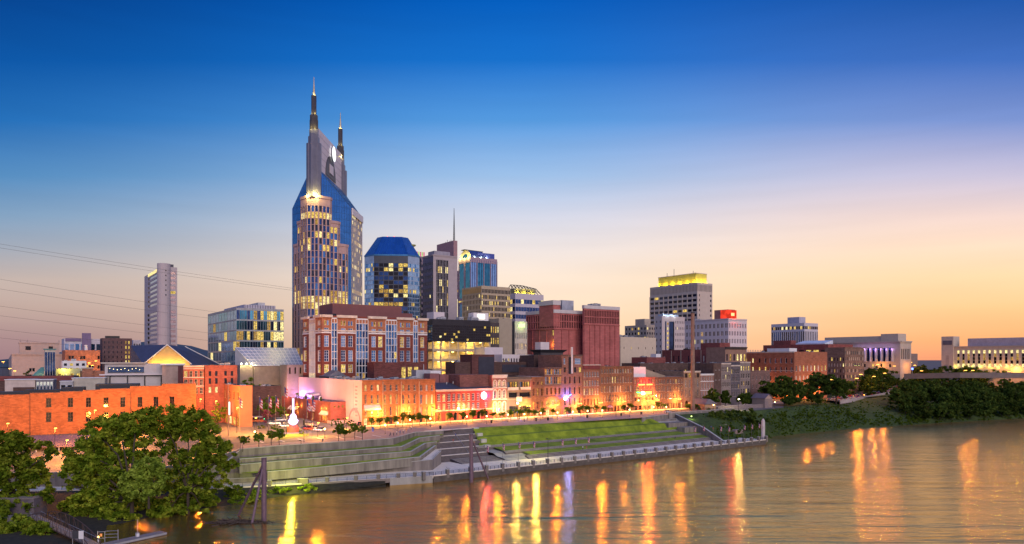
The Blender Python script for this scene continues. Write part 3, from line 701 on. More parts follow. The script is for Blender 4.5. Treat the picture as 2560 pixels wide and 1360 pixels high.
for i, s_ in enumerate(ss):
    mb = MB(); q = [Vector(B(s_+a, .3+b, DZ))-fb for a, b in ((-.5, -.5), (.5, -.5), (.5, .5), (-.5, .5))]
    mb.hexa([tuple(p-Vector((0, 0, 1.2))) for p in q]+[tuple(p+Vector((0, 0, 1.45))) for p in q], pier_m)
    c = Vector(B(s_, .3, DZ))-fb; mb.hexa([tuple(c+(p-c)*1.12+Vector((0, 0, 1.453))) for p in q]+[tuple(c+(p-c)*1.12+Vector((0, 0, 1.62))) for p in q], curb_m)
    mb.build('pier', fe)
    if i+1 < len(ss):
        for h in (.35, .7, 1.05): rl.tube(Vector(B(s_, .3, DZ+h))-fb, Vector(B(ss[i+1], .3, DZ+h))-fb, .045, dark_metal, 5)
        for k in range(1, 4):
            t = s_+(ss[i+1]-s_)*k/4; rl.tube(Vector(B(t, .3, DZ-.05))-fb, Vector(B(t, .3, DZ+1.08))-fb, .06, dark_metal, 5)
rl.build('rail', fe)
# left river walk: wall, piers, rail, low bridge girder
lwp = [Vector((-131, 209, DZ)), Vector((-86, 212, DZ)), Vector((-66, 219.6, DZ)), Vector((-46, 227.2, DZ)), Vector((-25.7, 235, DZ))]
wall_poly('river_walk_wall', 'weathered concrete wall below the river walk behind the trees', [(-260, 195.9, DZ-.3, -.5), (-131, 208.9, DZ-.3, -.5), (-86, 211.9, DZ-.3, -.5), (-62, 221.0, DZ-.3, -1.5)], t=.5, mat=conc[0], cap=False)
gd = MB(); a, b = Vector((-62, 220.9)), Vector((-25.9, 234.7)); d = (b-a).normalized(); nn = Vector((-d.y, d.x))
def gq(t, n, z): v = a+d*t+nn*n; return (v.x, v.y, z)
Lg = (b-a).length
gd.hexa([gq(0, -.12, 1.0), gq(Lg-14, -.12, .9), gq(Lg-14, .6, .9), gq(0, .6, 1.0), gq(0, -.12, DZ-.05), gq(Lg-14, -.12, DZ-.05), gq(Lg-14, .6, DZ-.05), gq(0, .6, DZ-.05)], M('girder_concrete', (.23, .19, .17), .85))
gd.hexa([gq(Lg-14, -.2, -1), gq(Lg, -.2, -1), gq(Lg, .6, -1), gq(Lg-14, .6, -1), gq(Lg-14, -.2, DZ-.05), gq(Lg, -.2, DZ-.05), gq(Lg, .6, DZ-.05), gq(Lg-14, .6, DZ-.05)], concrete)
tag(gd.build('walkway_girder'), 'brown concrete girder carrying the river walk over dark water', 'girder')
wr = railing('railing', 'dark railing along the left river walk between the trees and the ramp', [p+Vector((.1, .3, 0)) for p in lwp], 1.15, 3.2, 4, dark_metal, .045)
for px in (674, 758, 818, 890, 946, 996, 1037):
    t = (px-560)/(1084-560); v = Vector((-86, 212.3))+Vector((60.3, 23))*((px-1280)*1+0)*0
    k = (px-1280)/FPX; dd = Vector((60.3, 23)).normalized(); tt = ray_t(-86, 212.3, dd, px); v = Vector((-86, 212.3))+dd*tt
    w = 1.6 if px == 758 else .55
    mb = MB(); mb.box(v.x-w, v.x+w, v.y-.45, v.y+.45, .6, DZ+1.35, pier_m); mb.box(v.x-w-.08, v.x+w+.08, v.y-.5, v.y+.5, DZ+1.353, DZ+1.5, curb_m)
    tag(mb.build('concrete_pier'), {674: 'small square concrete pier in the rail left of the tall lamp', 758: 'widest concrete pier on the left river walk, below the thin lamp pole', 818: 'concrete rail pier just right of the widest pier', 890: 'concrete rail pier standing under the middle of the ramp', 946: 'concrete rail pier with a white cap beside the dark gap', 996: 'concrete rail pier near the tall end of the ramp wall', 1037: 'rightmost concrete rail pier before the pale promenade begins'}[px], 'pier')
# obelisk
ob = MB(); v = Vector(B(bank_s(1917), 2, DZ)); k = v.y/FPX
ob.lathe((v.x, v.y, DZ), [(1.0, 0), (1.0, .5), (.9, .52), (.95, 6.5), (.85, 8.6), (.4, 9.6), (.05, 9.8)], M('obelisk_stone', (.52, .46, .46), .7), 6)
tag(ob.build('obelisk'), 'slim pale stone obelisk at the far right end of the promenade', 'obelisk')

# ------------------------------------------------------------------ mooring dolphins, driftwood, gangway, dock
purple_steel = M('purple_grey_steel', (.17, .11, .15), .5, .2, var=.3, scale=.8)
def dolphin(label, top, bot, r, legs):
    o = thing('mooring_post', label, 'mooring post', (bot.x, bot.y, -1)); q = Vector((bot.x, bot.y, -1))
    mb = MB(); mb.tube((0, 0, 0), Vector((bot.x, bot.y, top.z))-q, r, purple_steel, 14); mb.lathe(Vector((0, 0, top.z+1)), [(r*1.12, 0), (r*1.12, .15), (.01, .2)], purple_steel, 14); mb.build('pile', o)
    for e in legs:
        mb = MB(); mb.tube(Vector((bot.x, bot.y, top.z-1.0))-q, e-q, r*.5, purple_steel, 10); mb.build('brace', o)
b1 = P(660, 1302, 72000/402); dolphin('left tripod mooring post of purple grey steel, standing in driftwood', P(660, 1146, b1.y), b1, .62, [P(592, 1288, 72000/388)-Vector((0, 0, 1)), P(628, 1309, 72000/409)-Vector((0, 0, 1))])
b2 = P(1178, 1206, 72000/306); dolphin('slender steel mooring post with one slanting brace before the promenade', P(1178, 1086, b2.y), b2, .62, [P(1223, 1196, 72000/296)-Vector((0, 0, 1)), P(1183, 1196, 72000/296)-Vector((0, 0, 1))])
bark = M('driftwood_bark', (.075, .055, .045), .95, var=.5, scale=2)
def debris(label, c, spread_, n, seed, L=(1.5, 6)):
    r_ = random.Random(seed); mb = MB()
    for k in range(n):
        x, y = r_.gauss(0, spread_[0]), r_.gauss(0, spread_[1]); a = r_.gauss(.1, .7); l = r_.uniform(*L); e = r_.gauss(0, .12); z = r_.uniform(0, .75)*math.exp(-(x/spread_[0])**2*.5)
        d = Vector((math.cos(a), math.sin(a), e))*l/2; c0 = Vector((x, y, z)); mb.tube(c0-d, c0+d, r_.uniform(.05, .16), bark, 5, .04)
    for k in range(5):
        c0 = Vector((r_.gauss(0, spread_[0]*.5), 0, .4)); mb.path([c0, c0+Vector((r_.uniform(-2, 2), 0, r_.uniform(1, 2))), c0+Vector((r_.uniform(-4, 4), .3, r_.uniform(1.5, 3)))], .05, bark, 5)
    o = mb.build('driftwood_pile'); o.location = c; tag(o, label, 'driftwood', kind='stuff'); return o
v = P(592, 1309, 72000/409); debris('tangled dark driftwood heaped against the left mooring post', (v.x, v.y+1, -.05), (3.6, 1.0), 150, 5)
v = P(1140, 1188, 72000/288+2); debris('small heap of drift branches against the promenade wall', (v.x, v.y-2.5, -.02), (2.6, .5), 60, 9, (1, 3))
# gangway
rust = M('brown_truss_steel', (.12, .075, .065), .6, .4); plank = M('gangway_planks', (.30, .22, .17), .85, var=.3, scale=2, stretch=(1, 6, 1))
g0, g1 = P(88, 1291, 172), P(236, 1362, 153); L = (g1-g0).length; gang = thing('gangway', 'brown steel footbridge with arched trusses sloping down to the dock', 'footbridge', tuple(g0), math.atan2(g1.y-g0.y, g1.x-g0.x))
dz_ = g1.z-g0.z; Lh = math.hypot(g1.x-g0.x, g1.y-g0.y)
def gp(t, yv, z): return Vector((Lh*t, yv, dz_*t+z))
mb = MB(); mb.loft([[gp(0, -1.15, 0), gp(1, -1.15, 0)], [gp(0, 1.15, 0), gp(1, 1.15, 0)]], plank); mb.loft([[gp(0, 1.15, -.12), gp(1, 1.15, -.12)], [gp(0, -1.15, -.12), gp(1, -1.15, -.12)]], plank); mb.build('deck', gang)
for yv in (-1.3, 1.3):
    mb = MB(); n = 14; top = [gp(i/n, yv, .35+2.7*math.sin(math.pi*i/n)**.8) for i in range(n+1)]; bot = [gp(i/n, yv, -.15) for i in range(n+1)]
    mb.path(top, .09, rust); mb.path(bot, .09, rust)
    for i in range(n+1): mb.tube(bot[i], top[i], .05, rust, 5)
    for i in range(n): mb.tube(bot[i] if i % 2 else top[i], top[i+1] if i % 2 else bot[i+1], .045, rust, 5)
    mb.build('truss', gang)
    mb = MB(); mb.path([gp(0, yv*.9, 1.05), gp(1, yv*.9, 1.05)], .04, galv); mb.build('handrail', gang)
ld = MB(); a, b = P(-60, 1296, 171), P(92, 1290, 172.4)
ld.hexa([(a.x, a.y-1.4, .8), (b.x, b.y-1.4, .8), (b.x, b.y+1.6, .8), (a.x, a.y+1.6, .8), (a.x, a.y-1.4, g0.z), (b.x, b.y-1.4, g0.z), (b.x, b.y+1.6, g0.z), (a.x, a.y+1.6, g0.z)], conc[0]); structure('landing', ld)
wb = MB(); v = P(50, 1283, 176); wb.box(v.x-14, v.x+3.4, v.y, v.y+5, -.3, v.z+3.4, M('abutment_concrete', (.13, .11, .13), .9, var=.4, scale=.4)); wb.box(v.x-14.1, v.x+3.5, v.y-.1, v.y+5.1, v.z+3.403, v.z+3.6, pier_m)
tag(wb.build('abutment'), 'purple grey concrete abutment block behind the left tree and the gangway', 'wall')
dock_w = M('dock_planks', (.22, .19, .19), .8, var=.3, scale=1.5, stretch=(5, 1, 1))
dk = thing('dock', 'low floating plank dock with a pale edge, bottom left on the dark water', 'dock', tuple(G(330, 1346, .55)), math.atan2(*(lambda p: (p.y, p.x))(G(400, 1331, .55)-G(255, 1362, .55))))
mb = MB(); mb.box(-9.5, 7.2, -1.5, 1.5, -.5, 0, dock_w); mb.build('deck', dk)
mb = MB(); mb.box(-9.5, 7.25, -1.56, -1.502, -.35, .06, galv); mb.box(7.202, 7.26, -1.5, 1.5, -.35, .06, galv); mb.build('edge', dk)
mb = MB(); mb.tube((1.6, .6, -1), (1.6, .6, 3.6), .07, galv, 8); mb.tube((1.6, .6, 3.6), (1.6, .6, 3.75), .1, galv, 8); mb.build('mast', dk)
mb = MB(); mb.box(1.35, 1.85, .3, .9, .003, .75, white_paint); mb.box(1.3, 1.9, .25, .95, .752, .85, galv); mb.build('service_box', dk)
gt = thing('gate', 'small grey metal gate frame where the gangway meets the dock', 'gate', tuple(G(262, 1352, .6)))
mb = MB()
for x, h in ((-1.4, 2.2), (0, 2.0), (2.6, 2.3)): mb.tube((x, x*.2, -.9), (x, x*.2, h), .07, galv, 6)
mb.build('post', gt); mb = MB()
for h in (.6, 2.0): mb.tube((-1.4, -.28, h), (0, 0, h), .04, galv, 5)
for h in (.7, 1.4, 2.1): mb.tube((0, 0, h), (2.6, .52, h), .035, galv, 5)
mb.build('rail', gt); mb = MB(); mb.box(-.95, -.45, -.24, -.2, 1.0, 1.6, M('notice_orange', (.75, .35, .12), .6)); mb.build('notice', gt)
sg = thing('sign_board', 'blank white board on two posts beside the foot of the gangway', 'sign', tuple(P(195, 1345, 152)))
mb = MB(); mb.box(-1.2, .1, -.03, .03, -.1, 1.5, M('sign_back_dark', (.05, .05, .06), .6)); mb.box(.14, 1.15, -.03, .03, -.2, 1.5, white_paint); mb.build('panel', sg)
mb = MB(); mb.tube((-1.2, .1, -3.2), (-1.2, .1, 1.6), .05, galv, 6); mb.tube((1.1, .1, -3.2), (1.1, .1, 1.6), .05, galv, 6); mb.build('post', sg)
bol = thing('bollard_light', 'short white bollard with a warm light on the dock end', 'light', tuple(G(246, 1357, .55)))
mb = MB(); mb.tube((0, 0, -.2), (0, 0, 1.1), .12, white_paint, 8); mb.build('post', bol); mb = MB(); mb.lathe((0, 0, 1.102), [(.15, 0), (.15, .3), (.05, .36)], LIT('bollard_glow', (1, .6, .15), 9, .8), 8); mb.build('lamp_head', bol)
lamp('bollard_lamp', (0, 0, 1.7), (1, .6, .2), 14, .15, bol)
# ------------------------------------------------------------------ skyline towers
granite = M('pink_granite', (.46, .30, .28), .55, var=.16, scale=.5)
spire_m = M('spire_grey_panel', (.16, .16, .21), .4, .35, var=.15)
spire_dark = M('spire_dark_panel', (.055, .05, .06), .45, .4)
pale_panel = M('pale_panel', (.62, .55, .58), .5, .1, var=.08)
def unit(v): return Vector(v).normalized()
def crown_tower():
    nc = Vector((-121.5, 440.0)); rd, ld = unit((.719, .695)), unit((-.695, .719)); nr, nl = Vector((rd.y, -rd.x)), Vector((-.719, -.695))
    S, ch = 27.0, 28.4; rg_ = unit((.0175, 1))
    R1 = nc+rd*S; R2 = R1+rg_*ch; Lc1 = nc+ld*S; Lc2 = Lc1+rg_*ch; FC = R2+ld*S
    ez, rz = 136.5-GZ, 160.5-GZ
    pl = [nc, R1, R2, FC, Lc2, Lc1]; pl = [(p.x-nc.x, p.y-nc.y) for p in pl]
    b = Bld('office_tower', 'tallest blue glass skyscraper with pink granite corner bays and twin spires', 'skyscraper', 0, 440, 0, poly=pl, ht=ez, th=0, C0=nc, w=1, d=1)
    loc = lambda v: Vector((v.x-nc.x, v.y-nc.y))
    f_r, f_fin, f_l = b.fr[0], b.fr[1], b.fr[5]
    # curtain wall of the two main faces: mullion grid over blue glass, up to the raking gable
    mb = MB(); pr, q1, q2, pf, l2, l1 = [Vector(p) for p in pl]
    mb.face([(*pr, 0), (*q1, 0), (*q1, ez), (*pr, rz)], glass_blue); mb.face([(*l1, 0), (*pr, 0), (*pr, rz), (*l1, ez)], glass_blue)
    mb.face([(*q2, 0), (*pf, 0), (*pf, rz), (*q2, ez)], glass_blue); mb.face([(*pf, 0), (*l2, 0), (*l2, ez), (*pf, rz)], glass_blue)
    mb.face([(*l2, 0), (*l1, 0), (*l1, ez), (*l2, ez)], glass_blue)
    b.part('glass_wall', mb)
    mb = MB(); mb.face([(*pr, rz), (*q1, ez), (*q2, ez), (*pf, rz)], glass_sky); mb.face([(*pf, rz), (*l2, ez), (*l1, ez), (*pr, rz)], glass_sky)
    b.part('roof', mb, 'sloping pale glass roof between the spires')
    mb = MB(); mul = M('blue_mullion', (.05, .13, .3), .4, .5)
    for fr, h0, h1 in ((f_r, rz, ez), (f_l, ez, rz)):
        for i in range(1, 15):
            a = fr.L*i/15; mb.boxf(fr, a-.09, a+.09, .003, .12, 60, h0+(h1-h0)*i/15, mul)
        for j in range(24):
            z = 62+j*3.9
            lo = 0; hi = fr.L
            if z > ez:
                f = (rz-z)/(rz-ez)
                if f <= 0: continue
                lo, hi = (0, fr.L*f) if fr is f_r else (fr.L*(1-f), fr.L)
            mb.boxf(fr, lo, hi, .003, .1, z-.07, z+.07, mul)
    for i in range(13):
        t = i/12; mb.tube((*(q1+(q2-q1)*t), ez+.05), (*(pr+(pf-pr)*t), rz+.05), .1, mul, 4)
    b.part('mullion', mb)
    # white finned flank
    fm = M('white_fin', (.62, .58, .62), .5, .1, var=.08); mb = MB(); n = 9
    for i in range(n+1): mb.boxf(f_fin, f_fin.L*i/n-.42, f_fin.L*i/n+.42, .004, .3, 0, ez-4, fm)
    mb.boxf(f_fin, -.4, f_fin.L+.4, .006, .9, ez-4, ez+.3, fm); b.part('fin', mb)
    for j in range(30):
        for i in range(n):
            a = f_fin.L*i/n
            if random.random() < (.85 if j % 4 == 1 else .3): b.win(f_fin, a+.45, a+f_fin.L/n-.45, 3+j*4-.0, 3+j*4+2.4, random.choice(LITS), depth=-.02)
    # stepped granite corner bays
    for k, (a, e, zt, cutk) in enumerate(((12, 3.2, 140-GZ, .42), (18, 2.3, 126-GZ, .36), (24, 1.4, 112.5-GZ, .3), (27.6, .6, 40-GZ, .25))):
        A = nc+rd*a; A1 = A+nr*e; Cc = nc+nr*e+nl*e; D0 = nc+ld*a; D1 = D0+nl*e; m = a*cutk
        pp = [A1, A, D0, D1, Cc+ld*m*.8, Cc+rd*m*.8]; m1 = A1-rd*2.2
        pp = [loc(v) for v in (D1, D1-ld*2.0, Cc+ld*m, Cc+rd*m, A1-rd*2.0, A1, A, D0)]
        pp = [loc(v) for v in (D0, D0+nl*e*.45, D1-ld*2.2, Cc+ld*m, Cc+rd*m, A1-rd*2.2, A+nr*e*.45, A)]
        sub = Bld.__new__(Bld); sub.root = b.root; sub.poly = [(v.x, v.y) for v in pp]; sub.h = zt; sub.wins = []; sub.holes = {}; sub.W = 1; sub.D = 1
        sub.fr = [Fr(pp[i], pp[(i+1) % 8]) for i in range(8)]
        base = {0: 0, 1: 4, 2: 4, 3: 4}[k]; ztop = zt-2.2; rows = int((ztop-base)/3.95)
        litrow = {15: .95, 16: .95, 7: .4, 26: .5, 24: .3} if k < 3 else {}
        if k == 0: litrow.update({rows-2: .9})
        if k in (1, 2): litrow.update({rows-3: .6, rows-4: .35})
        for i in (0, 1, 2, 3, 4, 5, 6):
            L = sub.fr[i].L
            if i in (0, 6) and k == 3: continue
            nc_ = max(1, int(round(L/2.7)))
            if k in (1, 2, 3) and i in (2, 3, 4):
                zb = {1: base, 2: base, 3: base}[k]
            sub.grid(sub.fr[i], nc_, rows, base, base+rows*3.95, .7, .93, .15, L-.15, [glass_navy, glass_navy, glass_dark, glass_blue], .045, litrow, depth=.35, skip=lambda i_, j: j % 9 == 5 and False)
        sub.part('granite_bay', (lambda mbb: mbb)(MB())) if False else None
        mbb = MB()
        for i, fr in enumerate(sub.fr): wall_grid(mbb, fr, 0, zt, sub.holes.get(i, []), granite, .35)
        mbb.face([(v.x, v.y, zt-.01) for v in pp], granite); sub.part('granite_bay', mbb)
        mbb = MB()
        for fr in sub.fr[:7]: mbb.boxf(fr, -.1, fr.L+.1, .004, .35, zt-1.1, zt+.5, granite)
        sub.part('cornice', mbb)
        b.wins += sub.wins
    # central blue strip up the front bay
    # ridge wall between the spires and the two spires
    def wl(v, z): return (v.x-nc.x, v.y-nc.y, z)
    px_ = Vector((rg_.y, -rg_.x)); zt = 183.5-GZ; w = 1.6
    s0, s1 = nc+rg_*4, FC-rg_*4
    mb = MB(); mb.hexa([wl(v, rz-6) for v in (s0-px_*w, s0+px_*w, s1+px_*w, s1-px_*w)]+[wl(v, zt) for v in (s0-px_*w, s0+px_*w, s1+px_*w, s1-px_*w)], pale_panel)
    b.part('ridge_wall', mb, 'pale panelled wall between the spires')
    mb = MB(); fr = Fr(loc(s0+px_*(w+.02)), loc(s1+px_*(w+.02)))
    for j in range(5): mb.boxf(fr, 0, fr.L, 0.0, .06, rz+2+j*4.2, rz+2.12+j*4.2, spire_m)
    b.part('panel_joint', mb)
    # round lit emblem over a dark arched recess
    mb = MB(); ca = fr.L*.5
    pts = [(ca-11+0*i, 0) for i in range(1)]; n = 16; zc = rz-1.5
    arc = [(ca-12*math.cos(math.pi*k/n), zc+14.5*math.sin(math.pi*k/n)) for k in range(n+1)]
    mb.face([fr.pt(a, .35, z) for a, z in reversed(arc)][::-1], spire_dark)
    for k in range(n): mb.face([fr.pt(arc[k][0], 0, arc[k][1]), fr.pt(arc[k+1][0], 0, arc[k+1][1]), fr.pt(arc[k+1][0], .35, arc[k+1][1]), fr.pt(arc[k][0], .35, arc[k][1])], spire_dark)
    b.part('arched_recess', mb)
    mb = MB(); mb.boxf(fr, ca-3.5, ca+5, .36, .7, zc+3, zc+9, pale_panel); b.part('recess_panel', mb)
    mb = MB(); em = LIT('white_emblem_light', (.95, .97, 1), 1.5, .9)
    c = Vector(fr.pt(ca+2.6, .9, rz+15.5)); nn = Vector((fr.n.x, fr.n.y, 0)); tt = Vector((fr.t.x, fr.t.y, 0)); rr = 5.0
    ring = [c+tt*rr*.95*math.cos(2*math.pi*k/24)+Vector((0, 0, rr*1.02*math.sin(2*math.pi*k/24))) for k in range(24)]
    mb.face([p+nn*.8 for p in ring], em)
    for k in range(24): mb.face([ring[k], ring[(k+1) % 24], ring[(k+1) % 24]+nn*.8, ring[k]+nn*.8], spire_m)
    for k in (-2.4, 0, 2.4): mb.tube(c-nn*1.2+tt*.2*k+Vector((0, 0, k)), c+tt*.2*k+Vector((0, 0, k)), .2, spire_m, 6)
    b.part('emblem', mb, 'white glowing round emblem')
    for ctr, sc in ((nc+rg_*1.5, 1), (FC-rg_*1.5, 1)):
        near = ctr is not None and ctr.y < 460
        sgn = -1 if near else 1
        sp = thing('spire', None, None, (ctr.x-nc.x, ctr.y-nc.y, 0)); sp.parent = b.root
        def sh(w, d, z0, z1, mat, name='shaft', ch_=.3):
            mb = MB(); c_ = min(w, d)*ch_
            pp = [(-w/2+c_, -d/2), (w/2-c_, -d/2), (w/2, -d/2+c_), (w/2, d/2-c_), (w/2-c_, d/2), (-w/2+c_, d/2), (-w/2, d/2-c_), (-w/2, -d/2+c_)]
            mb.prism(pp, z0, z1, mat); return mb.build(name, sp)
        zb = 139.5-GZ if near else 150-GZ
        sh(8.8, 5, zb, 172.6-GZ, spire_m); sh(6.2, 7, zb, 176.6-GZ, spire_m); sh(3.6, 8.2, zb, 178-GZ, spire_m); sh(5.2, 4.6, 176-GZ, 181-GZ, spire_m)
        sh(4.4, 4.4, 180-GZ, 190-GZ, spire_dark); sh(5.0, 1.8, 180-GZ, 187-GZ, spire_dark, 'shaft', .2); sh(2.8, 2.8, 190-GZ, 202-GZ, spire_dark, 'shaft', .2)
        mb = MB(); mb.lathe((0, 0, 202-GZ), [(.95, 0), (.6, 4), (.3, 8), (.2, 11.5)], M('spire_needle', (.35, .31, .25), .4, .4), 8); mb.build('needle', sp)
        # real uplights standing on the ledges
        for dx_, dy_, z, pw in ((-3.6, -4.4, zb+1.2, 1300), (3.6, -4.4, zb+1.2, 1300), (1.4, -5.4, zb+1.5, 1000), (-2, -3.2, 181.8-GZ, 260), (2, -3.2, 181.8-GZ, 260), (-1.6, -1.9, 190.8-GZ, 150), (1.6, -1.9, 190.8-GZ, 180), (0, -1.5, 202.5-GZ, 130), (1.3, 0, 202.5-GZ, 40)):
            lamp('uplight', (dx_, dy_, z), (1, .78, .22), pw, .3, sp)
    b.finish()
    return b
crown_tower()

# octagonal dark glass tower with a blue mansard
def oct_tower():
    Y = 520; k = Y/FPX; cx, cy_ = (984-1280)/FPX*(Y+21), Y+21
    r = 21.5; pl = []
    for i in range(4):
        for s_ in (-12.2, 12.2):
            a = math.radians(-86+90*i); pl.append((20*math.cos(a)-s_*math.sin(a), 20*math.sin(a)+s_*math.cos(a)))
    zt = HC+(900-641)*k*1.02-GZ; zr = HC+(900-593)*(Y+12)/FPX-GZ
    b = Bld('office_tower', 'octagonal dark glass tower with a blue mansard roof, right of the tallest tower', 'skyscraper', 0, 0, 0, poly=pl, ht=zt, th=0, C0=(cx, cy_), w=1, d=1)
    for i, fr in enumerate(b.fr):
        dark = i in (1, 3) if False else (i % 2 == 0)
        b.grid(fr, 7, 30, 4, zt-6, .86, .80, 0, None, [glass_black, glass_night, glass_navy] if dark else [glass_sky, glass_blue, glass_sky], .10 if dark else .02, {j: (.75 if dark else .25) for j in (28, 23, 20, 17, 13, 8)}, depth=.15)
    b.walls(M('octagon_dark_frame', (.06, .07, .10), .4, .5), .15, mats={i: M('octagon_pale_frame', (.34, .46, .62), .35, .6) for i in (1, 3, 5, 7)})
    mb = MB(); inn = [(x*.56, y*.56) for x, y in pl]; bl = M('blue_mansard', (.045, .16, .36), .3, .7)
    for i in range(8):
        j = (i+1) % 8; mb.face([(*pl[i], zt), (*pl[j], zt), (*inn[j], zr), (*inn[i], zr)], glass_blue if i % 2 == 0 else glass_sky)
    mb.face([(*p, zr) for p in inn], bl); b.part('mansard_roof', mb, 'blue glass mansard roof')
    mb = MB()
    for i in range(8):
        j = (i+1) % 8
        for t in [q/8 for q in range(9)]:
            p = Vector((*pl[i], zt))*(1-t)+Vector((*pl[j], zt))*t; q = Vector((*inn[i], zr))*(1-t)+Vector((*inn[j], zr))*t; mb.tube(p, q, .1, bl, 4)
    b.part('roof_rib', mb)
    mb = MB()
    for i in (0, 1, 2, 7):
        fr = b.fr[i]; mb.boxf(fr, 0, fr.L, .002, .35, zt-.9, zt+.2, bl)
    b.part('cornice', mb)
    mb = MB(); mb.lathe((14.5, -5.5, zt+8), [(.05, 0), (2.6, .3), (3.1, 1.2), (3.0, 1.3)], M('dish_green', (.42, .45, .18), .5), 16); mb.tube((11, -5, zt+5), (14.5, -5.5, zt+8), .3, galv); b.part('dish', mb)
    mb = MB()
    for x in (-3, 2): mb.lathe((x, -9.6, zr-1), [(.35, 0), (.35, 1.4), (.1, 1.6)], LIT('red_beacon', (1, .08, .06), 4, .8), 8)
    b.part('beacon', mb); b.finish(); return b
oct_tower()

# grey slab with vertical dark stripes and a blank service core with mast
stone_g = M('grey_tan_stone', (.40, .34, .36), .75, var=.1)
b = Bld('office_tower', 'grey slab tower with a dark vertically striped window panel', 'skyscraper', 1083, 560, 640, xr=1143, xl=1057)
fr = b.Rf; a0, a1 = fr.L*.12, fr.L*.62
b.grid(fr, 8, 20, 4, b.h-2.5, .9, .97, a0, a1, [glass_night, glass_black], .1, {18: .3, 16: .5, 13: .55, 10: .4, 5: .2}, depth=.6)
b.grid(b.Lf, 5, 20, 4, b.h-3, .55, .5, 0, None, [glass_black, glass_night], .02, None, depth=.25)
b.walls(stone_g, .5, mats={3: M('purple_grey_panel', (.13, .12, .19), .5, .2)}); b.roof(roofing, .6)
b.cornice(fr, b.h, b.h+1.4, .5, stone_g); b.cornice(b.Lf, b.h, b.h+1.4, .5, stone_g)
mb = MB(); mb.box(2, b.W*.75, 2, b.D*.7, b.rz, b.h+4.6, M('plant_room_grey', (.3, .28, .34), .7)); b.part('plant_room', mb)
b.fins(fr, 8, 3, b.h-2, .26, .3, M('pale_rib', (.36, .34, .38), .6), a0, a1); b.finish()
b = Bld('office_tower', 'blank reddish service core tower with a thin mast on its roof', 'skyscraper', 1134, 585, 601, xr=1143.5, xl=1092)
b.walls(M('mauve_panel', (.34, .20, .22), .75, var=.12)); b.roof(roofing, .4)
mb = MB(); z = b.h
for i in range(4):
    a = math.pi/2*i; mb.tube((2.2+.8*math.cos(a), 3+.8*math.sin(a), z-.4), (2.2+.12*math.cos(a), 3+.12*math.sin(a), z+27), .13, dark_metal, 5, .07)
for i in range(18):
    t = i/18; w = .8*(1-t)+.12*t
    for q in range(4):
        a, a2 = math.pi/2*q, math.pi/2*(q+1); mb.tube((2.2+w*math.cos(a), 3+w*math.sin(a), z+27*t), (2.2+w*math.cos(a2), 3+w*math.sin(a2), z+27*(t+1/18)), .06, dark_metal, 4)
b.part('mast', mb)
mb = MB(); mb.tube((2.2, 3, z), (2.2, 3, z+b.zpx(518)-b.h), .13, dark_metal, 6, .05); b.part('antenna', mb)
mb = MB()
for x, y, h in ((1, 6, 1.5), (1, 12, 2.2), (2, 17, 1.2), (1.5, 9, 1)): mb.tube((x, y, z-.4), (x, y, z+h), .18, dark_metal, 5)
b.part('antenna', mb); b.finish()
mb = MB(); mb.box(b.W-.9, b.W+.1, -.35, -.01, 0, b.h*.62, LIT('edge_light_strip', (1, .82, .5), 1.1, .8)); b.part('light_strip', mb)

# pink banded glass tower with a vaulted top
b = Bld('office_tower', 'pink framed blue glass tower with a yellow lit vaulted roof', 'skyscraper', 1176, 640, 642, xr=1243, xl=1146)
pf = M('mauve_frame', (.34, .24, .30), .6, var=.1)
b.grid(b.Rf, 4, 3, 8, b.h-2, .84, .86, 0, None, [glass_sky, glass_teal], 0, depth=.4, skip=lambda i, j: False)
b.grid(b.Lf, 2, 3, 8, b.h-2, .8, .86, 0, None, [glass_teal, glass_blue], 0, depth=.4)
b.walls(pf, .4); b.fins(b.Rf, 12, 8, b.h-2, .3, .12, glass_navy); b.roof(roofing, .5)
mb = MB()
for z in (b.h*.62, b.h*.64): pass
for i in range(10):
    a = b.Rf.L*(i+.1)/10; mb.boxf(b.Rf, a, a+b.Rf.L*.07, .01, .05, b.h*.66, b.h*.66+1.5, lit_c)
for i in range(4):
    a = b.Lf.L*(i+.1)/4; mb.boxf(b.Lf, a, a+b.Lf.L*.18, .01, .05, b.h*.67, b.h*.67+1.4, lit_a)
b.part('lit_window_band', mb)
mb = MB(); z = b.h-.4; n = 10; ym = b.D*.5
for i in range(n):   # barrel vault running along the right face
    t0, t1 = math.pi*i/n, math.pi*(i+1)/n
    p = [(x, ym-(b.D*.46)*math.cos(t), z+7.6*math.sin(t)) for t in (t0, t1) for x in (1, b.W*.55)]
    mb.face([p[0], p[1], p[3], p[2]], M('vault_blue_roof', (.05, .08, .25), .5, .3))
b.part('vault_roof', mb)
mb = MB(); arc = [(1.0, ym-(b.D*.46)*math.cos(math.pi*i/n), z+7.5*math.sin(math.pi*i/n)) for i in range(n+1)]
mb.face(arc[::-1], M('vault_gable_cream', (.62, .55, .36), .8)); b.part('gable', mb)
mb = MB(); arc = [(.9, ym-(b.D*.22)*math.cos(math.pi*i/n), z+4.2*math.sin(math.pi*i/n)) for i in range(n+1)]; mb.face(arc[::-1], glass_teal); b.part('arched_window', mb)
mb = MB(); mb.box(b.W*.3, b.W*.93, 1.5, b.D*.8, z, z+5.2, M('ultramarine_panel', (.04, .06, .32), .5)); b.part('penthouse', mb)
mb = MB(); mb.hexa([(-1, ym-2, z+7.5), (b.W*.62, ym-3.5, z+6.8), (b.W*.62, ym+4, z+6.8), (-1, ym+4, z+7.5), (-1, ym-2, z+8.1), (b.W*.62, ym-3.5, z+7.4), (b.W*.62, ym+4, z+7.4), (-1, ym+4, z+8.1)], roof_dark); b.part('ridge_roof', mb)
